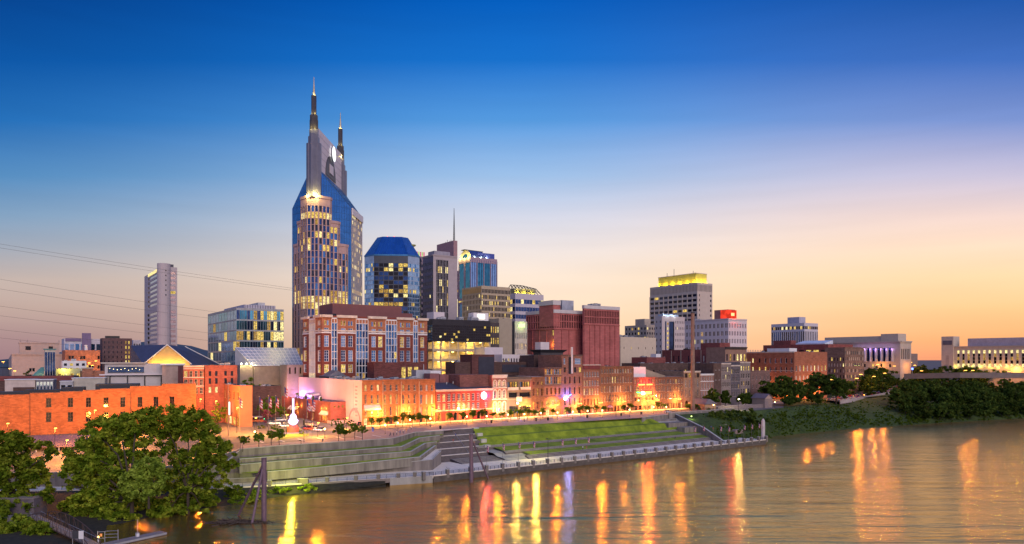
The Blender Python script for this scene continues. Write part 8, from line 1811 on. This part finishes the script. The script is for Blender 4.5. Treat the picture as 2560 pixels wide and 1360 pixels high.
# tall thin poles
def pole(lab, px, pyb, z, pyt, r=.12, name='pole', mat=None, extra=None):
    p = G(px, pyb, z) if z is not None else None; t = P(px, pyt, p.y); o = thing(name, lab, 'pole', tuple(p)); mb = MB(); mb.tube((0, 0, -.2), (0, 0, t.z-p.z), r, mat or dark_metal, 8, r*.7); mb.build('shaft', o)
    if extra: extra(o, t.z-p.z)
    return o
def head1(o, h): mb = MB(); mb.box(-.75, .05, -.16, .16, h-.02, h+.2, dark_metal); mb.build('lamp_head', o)
def head2(o, h): mb = MB(); mb.box(-.9, .9, -.18, .18, h, h+.18, galv); mb.build('crossarm', o); mb = MB(); mb.box(-.2, .2, -.2, .2, h+.182, h+.5, galv); mb.build('camera_box', o)
pole('slim unlit lamp pole standing in the middle of the terraces', 752.5, 1183, DZ+.4, 1102, .11, 'lamp_pole', dark_metal, head1)
lamp('yellow_floodlight', (P(752, 1150, 214).x-3, 214, 6.5), (.92, 1, .08), 1900, .5); COL.objects[-1].name = 'floodlight_lamp'
pole('tall wooden utility pole left of the flag poles', 570.5, 1090, GZ, 961, .16, 'utility_pole', M('grey_wood', (.22, .17, .15), .9), head2)
pole('dark traffic pole right of the flag poles with signal boxes', 760, 1105, GZ, 1037, .12, 'traffic_pole', dark_metal, lambda o, h: (lambda mb: (mb.box(-.3, .3, -.2, .2, h*.62, h*.8, M('signal_box', (.05, .04, .03), .6)), mb.build('signal', o)))(MB()))
pole('slender dark lamp pole before the wide arched warehouse front', 1540, 1042, GZ, 990, .1, 'lamp_pole', dark_metal, head1)
o = pole('thin black lamp pole on the promenade among the flag poles', 1370, 1158, DZ, 1097, .12, 'lamp_pole', black_paint, head1)
lamp('lamp_light', (-4, 9, 9.5), (1, .9, .3), 1500, .4, o)
p = G(1732, 1027, 12.6); o = thing('smokestack', 'tall slender rust brown smokestack before the right fronts', 'smokestack', (p.x, p.y, 12)); h = P(0, 783, p.y).z-12
mb = MB(); mb.tube((0, 0, -.3), (0, 0, h), 1.15, M('rusty_stack', (.26, .15, .11), .85, var=.3, scale=.5), 14, .95); mb.build('shaft', o); mb = MB(); mb.tube((0, 0, h+.003), (0, 0, h+.5), 1.15, dark_metal, 14, 1.15); mb.build('cap', o)
# flag poles
fl_r, fl_w, fl_b = M('flag_red', (.50, .06, .08), .8), M('flag_white', (.62, .58, .62), .8), M('flag_blue', (.04, .05, .22), .8)
def flag_mesh(hh, ww):
    mb = MB(); n = 7
    for k in range(n):
        for i in range(6):
            def q(a, z): return (.08+ww*a*.55+.05*math.sin(a*9+z*2), .16*math.sin(a*7+z), -z*hh-.5*ww*a)
            mb.face([q(i/6, k/n), q(i/6, (k+1)/n), q((i+1)/6, (k+1)/n), q((i+1)/6, k/n)], fl_b if (k < 4 and i < 3) else (fl_r if k % 2 == 0 else fl_w))
    return mb.mesh('flag')
fm_s, fm_l = flag_mesh(2.0, 1.3), flag_mesh(3.6, 2.0); ball = M('gold_ball', (.5, .4, .2), .4, .6)
def flagpole(lab, p, h, fm, r, group):
    o = thing('flag_pole', lab, 'flag pole', tuple(p), 0, group); mb = MB(); mb.tube((0, 0, -.15), (0, 0, h), r, M('pole_grey', (.2, .18, .2), .5, .4), 6, r*.7); mb.build('shaft', o); mb = MB(); mb.sphere((0, 0, h+.1), r*1.9, ball, 6); mb.build('finial', o)
    f = bpy.data.objects.new('flag', fm); COL.objects.link(f); f.parent = o; f.location = (0, 0, h-.15)
for i, (px, pyt) in enumerate(((1217.5, 1112), (1257.5, 1107), (1297, 1104), (1334, 1102), (1405, 1097), (1438, 1094), (1470.5, 1091), (1737, 1066), (1759, 1063), (1802, 1064), (1822.5, 1065), (1861, 1061), (1880, 1059), (1898, 1057))):
    p = Vector(B(bank_s(px), .3, DZ+1.6)); flagpole('%s flag pole on the promenade piers, counted from the left' % ordn[i], p, P(px, pyt, p.y).z-p.z, fm_s, .05, 'flag poles on the promenade piers')
for i, (px, pyb, pyt) in enumerate(((598, 1085, 993), (648, 1098, 992), (671, 1092, 990), (689, 1090, 990), (711, 1093, 966), (767, 1096, 999), (780, 1093, 996))):
    p = G(px, pyb, GZ); flagpole('%s tall flag pole at the Broadway corner, counted from the left' % ordn[i], p, P(px, pyt, p.y).z-p.z, fm_l, .1, 'tall flag poles at the corner')
# guitar sign
p = G(733, 1080, GZ); gs_ = thing('guitar_sign', 'giant glowing white violet guitar on an orange brick base', 'sign', tuple(p), R(20)); k = p.y/FPX
gw = LIT('guitar_neon', (.86, .62, 1), 3.2, .75, .4, nolight=True); gv = LIT('guitar_violet', (.45, .2, 1), 2.6, .8, nolight=True)
mb = MB(); out = []
for i in range(28):
    t = 2*math.pi*i/28; z = math.sin(t); w = 2.15-.35*math.cos(2*t)*0; r_ = (2.0 if z < 0 else 1.55-.25*max(0, z))*(1-.18*math.exp(-((z-.18)/.22)**2)); out.append((math.cos(t)*r_, 5.0+z*2.3))
for y, m, s in ((-.25, gw, 1), (.25, gw, 1)): mb.face([(x*s, y, z) for x, z in (out if y < 0 else out[::-1])], m)
for i in range(28): (x0, z0), (x1, z1) = out[i], out[(i+1) % 28]; mb.face([(x0, -.25, z0), (x0, .25, z0), (x1, .25, z1), (x1, -.25, z1)], gv)
mb.build('body', gs_)
mb = MB(); mb.box(-.34, .34, -.3, .3, 6.4, 13.0, gw); mb.build('neck', gs_); mb = MB(); mb.box(-.6, .6, -.28, .28, 13.003, 14.2, M('headstock_violet', (.2, .12, .3), .6)); mb.build('headstock', gs_)
mb = MB(); mb.lathe((0, 0, -.2), [(2.2, 0), (2.2, 2.2), (1.7, 2.3), (1.7, 2.9)], BRICK('tomato_brick', (0, 0, 0)), 14); mb.build('base', gs_); lamp('guitar_light', (0, -2.8, 5.6), (.6, .35, 1), 800, .8, gs_)

# ------------------------------------------------------------------ cars, bus, people
tyre = M('tyre_rubber', (.02, .02, .02), .9); headl = LIT('headlight_glow', (1, .9, .65), 5, .9); taill = LIT('taillight_glow', (1, .05, .03), 1.6, .9)
def car_parts(col, suv):
    body = M('car_paint_%s' % col[0], col[1], .28, .35, var=.05, spec=.6); L, Wd = (4.5, 1.8); hb = .95 if suv else .82; hr = 1.75 if suv else 1.42; parts = {}
    prof = [(-2.2, .35), (-2.25, .7), (-2.15, hb), (-1.35, hb+.06), (1.6, hb+.04), (2.2, hb-.02), (2.25, .7), (2.2, .35)]
    mb = MB(); n = len(prof)
    for w, s in ((Wd/2, 1),):
        for a in range(n):
            p, q = prof[a], prof[(a+1) % n]; i_ = .86 if p[1] > hb-.05 else 1; j_ = .86 if q[1] > hb-.05 else 1
            mb.face([(p[0], -w*i_, p[1]), (p[0], w*i_, p[1]), (q[0], w*j_, q[1]), (q[0], -w*j_, q[1])], body)
    for s in (-1, 1): pts = [(x, s*Wd/2*(.86 if z > hb-.05 else 1), z) for x, z in prof]; mb.face(pts if s < 0 else pts[::-1], body)
    x0, x1, x2, x3 = (-2.1, -1.75, .35, 1.0) if suv else (-1.75, -1.0, .35, 1.05)
    w0, w1 = Wd/2*.84, Wd/2*.68; z0 = hb+.03; mb.hexa([(x1-.1, -w1*1.02, hr-.08), (x2+.1, -w1*1.02, hr-.08), (x2+.1, w1*1.02, hr-.08), (x1-.1, w1*1.02, hr-.08), (x1, -w1*.9, hr), (x2, -w1*.9, hr), (x2, w1*.9, hr), (x1, w1*.9, hr)], body)
    parts['body'] = [mb.mesh('body')]
    mb = MB(); mb.hexa([(x0, -w0, z0), (x3, -w0, z0), (x3, w0, z0), (x0, w0, z0), (x1, -w1, hr-.083), (x2, -w1, hr-.083), (x2, w1, hr-.083), (x1, w1, hr-.083)], glass_night); parts['window'] = [mb.mesh('window')]
    parts['wheel'] = []
    for x in (-1.35, 1.4):
        for y in (-.82, .82): mb = MB(); mb.tube((x, y-.1, .33), (x, y+.1, .33), .33, tyre, 12); mb.tube((x, y-.11, .33), (x, y+.11, .33), .18, galv, 8); parts['wheel'].append(mb.mesh('wheel'))
    parts['headlight'] = []
    for y in (-.6, .6): mb = MB(); mb.box(2.2, 2.28, y-.2, y+.2, .62, .78, headl); parts['headlight'].append(mb.mesh('headlight'))
    parts['taillight'] = []
    for y in (-.65, .65): mb = MB(); mb.box(-2.3, -2.22, y-.15, y+.15, .7, .86, taill); parts['taillight'].append(mb.mesh('taillight'))
    return parts
COLS = [('white', (.70, .68, .68)), ('silver', (.42, .43, .46)), ('black', (.02, .02, .025)), ('red', (.42, .03, .03)), ('blue', (.05, .08, .22))]
CAR = {(c[0], s): car_parts(c, s) for c in COLS for s in (0, 1)}
def put_car(lab, p, rz, c, suv, group, sc=1.0):
    o = thing('parked_car', lab, 'car', tuple(p), rz, group); o.scale = (sc,)*3
    for nm, ms in CAR[(c, suv)].items():
        for me in ms: q = bpy.data.objects.new(nm, me); COL.objects.link(q); q.parent = o
for px, py, rz, c, suv, lab in ((588, 1057, 20, 'white', 0, 'white sedan at the kerb before the blank orange wall'), (614, 1062, 18, 'white', 1, 'white car parked right of the sedan by the orange wall'), (676, 1060, 30, 'silver', 0, 'silver car behind the white jeep in the lot'), (687, 1062, 210, 'white', 1, 'boxy white jeep in the lot left of the guitar sign'), (710, 1068, 200, 'white', 1, 'white pickup sized car right of the jeep'), (702, 1053, 30, 'silver', 1, 'silver car behind the jeep, further back'), (765, 1072, 150, 'blue', 0, 'dark blue car below the guitar sign, right side'), (772, 1075, 150, 'red', 1, 'red car in the row right of the guitar sign'), (785, 1073, 150, 'white', 1, 'white car with blue windows in the right row'), (797, 1078, 150, 'white', 1, 'white sport utility car nearest the street lamp in the right row'), (771, 1063, 150, 'silver', 0, 'silver car at the back of the right row'), (905, 1064, 60, 'black', 1, 'black car at the corner of the pink wall'), (1668, 1032, 35, 'white', 0, 'white car passing before the right retaining wall')):
    p = G(px, py, GZ+.06); put_car(lab, p, R(rz), c, suv, 'cars near the parking lot')
ramp0, ramp1 = Vector((232, 492)), Vector((330, 610))
br = thing('bridge', 'curving road bridge deck with pale edge beam on the right bank', 'bridge', (0, 0, 0)); mb = MB(); pts = [P(2100, 1004, 470), P(2127, 1000, 485), P(2160, 994, 515), P(2200, 987, 550), P(2257, 975.5, 600), P(2300, 963, 640)]
inn = [Vector((p.x-6, p.y+17, p.z+.4)) for p in pts]
mb.loft([[tuple(p) for p in pts], [tuple(q) for q in inn]], asphalt); mb.build('deck', br); mb = MB(); em = M('edge_beam', (.40, .33, .32), .8)
for a, b_ in zip(pts, pts[1:]): mb.hexa([(a.x, a.y-.25, a.z-1.5), (b_.x, b_.y-.25, b_.z-1.5), (b_.x, b_.y+.25, b_.z-1.5), (a.x, a.y+.25, a.z-1.5), (a.x, a.y-.25, a.z+.9), (b_.x, b_.y-.25, b_.z+.9), (b_.x, b_.y+.25, b_.z+.9), (a.x, a.y+.25, a.z+.9)], em)
mb.build('parapet', br)
for a in pts[1:5]: mb = MB(); mb.box(a.x-.5, a.x+.5, a.y+1.5, a.y+3, a.z-12, a.z-.1, em); mb.build('column', br)
mb = MB()
for a, b_ in zip(pts, pts[1:]): mb.hexa([(a.x, a.y+.3, a.z-2.4), (b_.x, b_.y+.3, b_.z-2.4), (b_.x, b_.y+1.4, b_.z-2.4), (a.x, a.y+1.4, a.z-2.4), (a.x, a.y+.3, a.z-.05), (b_.x, b_.y+.3, b_.z-.05), (b_.x, b_.y+1.4, b_.z-.05), (a.x, a.y+1.4, a.z-.05)], M('girder_dark', (.10, .075, .07), .8))
mb.build('girder', br)
cc = ['white', 'silver', 'black', 'white', 'red', 'silver', 'blue']; rr = random.Random(21)
for lane, (off, n) in enumerate(((4.0, 12), (11, 12))):
    for k in range(n):
        t = (k+.5)/n*(len(pts)-1); i = min(int(t), len(pts)-2); f = t-i; p = pts[i].lerp(pts[i+1], f); q = inn[i].lerp(inn[i+1], f); d = pts[i+1]-pts[i]; pp = p.lerp(q, off/18)
        c = cc[rr.randrange(7)]; put_car('%s car parked %s in the %s row on the curving bridge' % (c, ordn[k]+' from left', 'front' if lane == 0 else 'back'), (pp.x, pp.y, pp.z+.08), math.atan2(d.y, d.x), c, rr.randrange(2), 'cars parked on the curving bridge')
wl_ = [P(2260, 938, 590), P(2400, 935, 560), P(2560, 936, 545), P(2800, 936, 540)]; wall_poly('road_wall', 'long pale concrete road wall above the dense right bank trees', [(p.x, p.y, p.z+1.2, p.z-3) for p in wl_], t=.5, mat=M('road_wall_pale', (.22, .17, .15), .85), cap=False)
# bus
p = G(632, 1056, GZ); bus = thing('bus', 'orange and grey bus parked behind the hedge near the flag poles', 'bus', tuple(p), R(8)); bo = M('bus_orange', (.45, .12, .05), .5); bg_ = M('bus_grey', (.3, .3, .33), .5)
mb = MB(); mb.hexa([(-4.6, -1.2, .35), (4.6, -1.2, .35), (4.6, 1.2, .35), (-4.6, 1.2, .35), (-4.6, -1.2, 1.3), (4.6, -1.2, 1.3), (4.6, 1.2, 1.3), (-4.6, 1.2, 1.3)], bo); mb.hexa([(-4.5, -1.15, 2.3), (4.4, -1.15, 2.3), (4.4, 1.15, 2.3), (-4.5, 1.15, 2.3), (-4.4, -1.0, 2.75), (4.2, -1.0, 2.75), (4.2, 1.0, 2.75), (-4.4, 1.0, 2.75)], bg_); mb.build('body', bus)
mb = MB(); mb.box(-4.5, 4.5, -1.16, 1.16, 1.303, 2.297, glass_night); mb.build('window', bus)
for x in (-3, 3):
    for y in (-1.05, 1.05): mb = MB(); mb.tube((x, y-.14, .45), (x, y+.14, .45), .45, tyre, 12); mb.build('wheel', bus)
for i, (px, py) in enumerate(((650, 1047), (660.5, 1046.5))):
    q = G(px, py+9, GZ); o = thing('traffic_light', ('green traffic light nearest the bus', 'second green traffic light, right of the first')[i], 'traffic light', tuple(q)); mb = MB(); mb.tube((0, 0, -.1), (0, 0, 2.6), .06, dark_metal, 6); mb.build('pole', o); mb = MB(); mb.box(-.2, .2, -.15, .15, 1.3, 2.4, black_paint); mb.build('housing', o); mb = MB(); mb.tube((0, -.151, 1.55), (0, -.24, 1.55), .18, LIT('green_signal', (.05, 1, .45), 6, .9), 10); mb.build('lens', o)
# people
def person_mesh(pose, top, leg, seed):
    r = random.Random(seed); sk = M('skin_tone', (.42, .25, .17), .7); tm_ = M('top_'+top[0], top[1], .85); lm__ = M('legs_'+leg[0], leg[1], .85)
    V = {'pel': (0, 0, .92), 'ch': (0, 0, 1.32), 'nk': (0, 0, 1.48), 'hd': (0, .02, 1.62), 'ht': (0, .02, 1.74), 'ls': (-.18, 0, 1.40), 'le': (-.25, .03, 1.14), 'lh': (-.24, -.08, .90), 'rs': (.18, 0, 1.40), 're': (.25, .03, 1.14), 'rh': (.22, -.12, .92), 'lk': (-.10, -.10, .5), 'lf': (-.11, .06, .06), 'lt': (-.11, -.10, .04), 'rk': (.10, .04, .5), 'rf': (.11, .22, .08), 'rt': (.11, .08, .04), 'lhip': (-.09, 0, .88), 'rhip': (.09, 0, .88)}
    if pose == 'sit':
        V.update(pel=(0, 0, .44), ch=(0, .03, .84), nk=(0, .03, 1.0), hd=(0, .02, 1.14), ht=(0, .02, 1.26), ls=(-.18, .03, .92), le=(-.24, -.05, .68), lh=(-.14, -.28, .58), rs=(.18, .03, .92), re=(.24, -.05, .68), rh=(.14, -.28, .58), lhip=(-.09, -.02, .42), rhip=(.09, -.02, .42), lk=(-.11, -.42, .46), lf=(-.11, -.44, .07), lt=(-.11, -.6, .04), rk=(.11, -.42, .46), rf=(.11, -.44, .07), rt=(.11, -.6, .04))
    E = [('pel', 'ch'), ('ch', 'nk'), ('nk', 'hd'), ('hd', 'ht'), ('ch', 'ls'), ('ls', 'le'), ('le', 'lh'), ('ch', 'rs'), ('rs', 're'), ('re', 'rh'), ('pel', 'lhip'), ('lhip', 'lk'), ('lk', 'lf'), ('lf', 'lt'), ('pel', 'rhip'), ('rhip', 'rk'), ('rk', 'rf'), ('rf', 'rt')]
    RAD = {'pel': .15, 'ch': .17, 'nk': .06, 'hd': .105, 'ht': .07, 'ls': .07, 'le': .05, 'lh': .045, 'rs': .07, 're': .05, 'rh': .045, 'lk': .075, 'lf': .05, 'lt': .04, 'rk': .075, 'rf': .05, 'rt': .04, 'lhip': .1, 'rhip': .1}
    ks = list(V); me = bpy.data.meshes.new('person'); me.from_pydata([V[k] for k in ks], [(ks.index(a), ks.index(b)) for a, b in E], []); o = bpy.data.objects.new('tmp', me); COL.objects.link(o)
    m = o.modifiers.new('skin', 'SKIN'); m.use_smooth_shade = True
    for i, k in enumerate(ks): me.skin_vertices[0].data[i].radius = (RAD[k], RAD[k]*.85)
    me.skin_vertices[0].data[0].use_root = True; s = o.modifiers.new('sub', 'SUBSURF'); s.levels = 1
    dg = bpy.context.evaluated_depsgraph_get(); res = bpy.data.meshes.new_from_object(o.evaluated_get(dg)); bpy.data.objects.remove(o)
    res.materials.clear()
    for m_ in (sk, tm_, lm__): res.materials.append(m_)
    zn, zh = V['nk'][2], V['pel'][2]
    for p in res.polygons:
        c = p.center; p.material_index = 0 if c.z > zn+.02 else (2 if (c.z < zh+.02 if pose != 'sit' else (c.z < zh+.1 and True)) else (0 if abs(c.x) > .2 and c.z < zh+.26 else 1))
    return res
PM = [person_mesh('stand', ('white', (.62, .6, .6)), ('navy', (.04, .05, .09)), 1), person_mesh('stand', ('red', (.4, .06, .06)), ('tan', (.3, .22, .15)), 2), person_mesh('stand', ('blue', (.08, .12, .35)), ('grey', (.15, .15, .16)), 3), person_mesh('sit', ('dark', (.05, .05, .06)), ('navy', (.04, .05, .09)), 4)]
hair = M('dark_hair', (.03, .02, .015), .7)
hm = MB(); hm.lathe((0, .035, 1.62), [(.118, 0), (.128, .06), (.1, .14), (.02, .17)], hair, 10); hmm = hm.mesh('hair'); hs_ = MB(); hs_.lathe((0, .035, 1.14), [(.118, 0), (.128, .06), (.1, .14), (.02, .17)], hair, 10); hms = hs_.mesh('hair')
for px, py, z, k, lab in ((807, 1105, GZ, 3, 'person in dark clothes crouching by the globe lamp at the crossing'), (976, 1090, GZ, 3, 'leftmost of the people sitting near the upper terrace wall'), (984, 1090, GZ, 3, 'second person sitting near the upper terrace wall'), (992, 1088, GZ, 0, 'person in white standing among the group at the terrace wall'), (1000, 1087, GZ, 2, 'person in blue standing in the terrace wall group'), (1008, 1084, GZ, 0, 'person in white, right part of the terrace wall group'), (1016, 1081, GZ, 1, 'person in red beside the terrace wall group'), (1028, 1075, GZ, 0, 'person in white walking toward the stairs'), (1031, 1068, GZ, 2, 'person in blue at the street edge above the stairs'), (1360, 1068, 10.3, 3, 'person sitting on the lawn path below the plaza, left of two'), (1364, 1068, 10.3, 3, 'person sitting on the lawn path below the plaza, right of two'), (1457, 1125, 3.65, 0, 'person in white sitting place on the lowest tier, left of pair'), (1466, 1125, 3.65, 1, 'person in red on the lowest tier, right of pair'), (1688, 1098, 3.65, 3, 'person in dark clothes sitting near the right end of the lowest tier'), (1778, 1073, 6.2, 2, 'person in blue on the steps right of the lawn'), (1783, 1077, 5.9, 1, 'person in red on the steps right of the lawn'), (1133, 1108, 8.2, 1, 'person in red walking down the broad staircase'), (1139, 1094, 10.2, 2, 'person in blue on the upper flights of the staircase'), (1575, 1052, GZ, 3, 'lone person sitting at the top of the lawn')):
    p = G(px, py, z); o = bpy.data.objects.new('person', PM[k]); COL.objects.link(o); o.location = (p.x, p.y, p.z); o.rotation_euler = (0, 0, rr.uniform(-.8, .8)); tag(o, lab, 'person', 'people in the riverside park')
    h_ = bpy.data.objects.new('hair', hms if k == 3 else hmm); COL.objects.link(h_); h_.parent = o
# bins, benches, hut, fence
for px, py, lab in ((932, 1079, 'blue litter bin on the plaza near the crossing'),):
    p = G(px, py, GZ); o = thing('litter_bin', lab, 'bin', tuple(p)); mb = MB(); mb.lathe((0, 0, 0), [(.38, 0), (.45, 1.5), (.36, 1.6)], M('bin_blue', (.05, .12, .5), .5), 10); mb.build('body', o); mb = MB(); mb.lathe((0, 0, 1.602), [(.46, 0), (.4, .15), (.05, .22)], black_paint, 10); mb.build('lid', o)
for i, (px, py) in enumerate(((1101, 1073), (1229, 1058), (1340, 1053), (1370, 1051), (1468, 1045), (1553, 1040), (1603, 1036))):
    p = G(px, py, GZ); o = thing('litter_bin', 'dark litter bin on the plaza before %s' % ('the top of the broad staircase', 'the round lit sign', 'the narrow white capped front', 'the timber windowed front', 'the four storey front', 'the wide arched warehouse front', 'the red neon saloon')[i], 'bin', tuple(p), 0, 'dark litter bins'); mb = MB(); mb.lathe((0, 0, 0), [(.4, 0), (.5, 1.2), (.42, 1.3)], black_paint, 10); mb.build('body', o); mb = MB(); mb.lathe((0, 0, 1.302), [(.5, 0), (.42, .12), (.05, .2)], dark_metal, 10); mb.build('lid', o)
p = P(1880, 1013, 420); b = Bld('hut', 'weathered wooden hut with a gabled roof on the right bank', 'hut', 1912, 420, 1000, xr=1931, xl=1880, zb=12, ht=3.4+2)
b.walls(M('grey_planks', (.20, .16, .17), .9, var=.3, scale=2), .2); mb = MB(); ww = b.W; rm_ = M('hut_roof', (.12, .10, .13), .7)
mb.hexa([(-.5, -.5, b.h), (ww/2, -.5, b.h+2.6), (ww/2, b.D+.5, b.h+2.6), (-.5, b.D+.5, b.h), (-.5, -.5, b.h+.2), (ww/2, -.5, b.h+2.8), (ww/2, b.D+.5, b.h+2.8), (-.5, b.D+.5, b.h+.2)], rm_); mb.hexa([(ww/2, -.5, b.h+2.6), (ww+.5, -.5, b.h), (ww+.5, b.D+.5, b.h), (ww/2, b.D+.5, b.h+2.6), (ww/2, -.5, b.h+2.803), (ww+.5, -.5, b.h+.2), (ww+.5, b.D+.5, b.h+.2), (ww/2, b.D+.5, b.h+2.803)], rm_); b.part('roof', mb)
mb = MB(); mb.face([(0, -.004, b.h), (ww, -.004, b.h), (ww/2, -.004, b.h+2.6)], M('gable_board', (.36, .26, .24), .9)); b.part('gable', mb); b.finish()
b = Bld('hut', 'low dark roofed house at the foot of the smokestack', 'hut', 1762, 402, 1013, xr=1790, xl=1722, zb=12, ht=3.2); b.walls(M('dull_orange_wall', (.30, .18, .12), .9), .2); mb = MB(); mb.hexa([(-.6, -.6, 3.2), (b.W+.6, -.6, 3.2), (b.W+.6, b.D+.6, 3.2), (-.6, b.D+.6, 3.2), (b.W*.4, 1, 6), (b.W*.6, 1, 6), (b.W*.6, b.D-1, 6), (b.W*.4, b.D-1, 6)], rm_); b.part('roof', mb); b.finish()
fz = MB(); A, Bq = P(1795, 1022, 402), P(1925, 1014, 424); fo = thing('fence', 'long grey plank fence on the right bank beside the hut', 'fence', (A.x, A.y, 12)); d = Bq-A; d.z = 0
n = 40; fpm = M('grey_planks', (0, 0, 0)); mb = MB()
for k in range(n): q = d*(k/n); e = d*((k+.9)/n); mb.hexa([(q.x, q.y-.05, -.3), (e.x, e.y-.05, -.3), (e.x, e.y+.05, -.3), (q.x, q.y+.05, -.3), (q.x, q.y-.05, 2.3), (e.x, e.y-.05, 2.3), (e.x, e.y+.05, 2.3), (q.x, q.y+.05, 2.3)], fpm)
mb.build('plank_panel', fo)
for k in range(9): mb = MB(); q = d*(k/8); mb.box(q.x-.1, q.x+.1, q.y+.06, q.y+.24, -.4, 2.4, fpm); mb.build('post', fo)
pr_ = [P(1672, 1027.5, 366.4), P(1782, 1032.5, 386.4)]; railing('railing', 'thin railing on top of the tall retaining wall beside the street end', [Vector((pr_[0].x, pr_[0].y, 13.15)), Vector((pr_[1].x, pr_[1].y, 13.35))], 1.0, 3, 3, dark_metal, .035)
# power lines
wire_m = M('power_wire', (.05, .045, .05), .6)
WIRES = [((-60, 600), (357, 666), (740, 722), 'topmost'), ((-60, 610), (357, 674), (740, 727), 'second'), ((-60, 688), (357, 754), (560, 783), 'third'), ((-60, 713), (357, 774), (560, 800), 'fourth'), ((-60, 757), (357, 812), (560, 837), 'fifth'), ((-60, 782), (357, 832), (560, 856), 'sixth'), ((-60, 817), (357, 863), (560, 884), 'seventh'), ((-60, 838), (357, 881), (560, 900), 'lowest')]
for (x0, y0), (x1, y1), (x2, y2), nm in WIRES:
    mb = MB(); pts_ = []
    for k in range(25):
        t = k/24; x = x0+(x2-x0)*t; tm = (x1-x0)/(x2-x0)
        y = y0*(t-tm)*(t-1)/(tm)+y1*t*(t-1)/(tm*(tm-1))+y2*t*(t-tm)/(1-tm); pts_.append(P(x, y, 455+70*t))
    mb.path(pts_, .085, wire_m, 4); tag(mb.build('power_line'), '%s dark power line crossing the sky at left' % nm, 'power line', 'power lines at left')
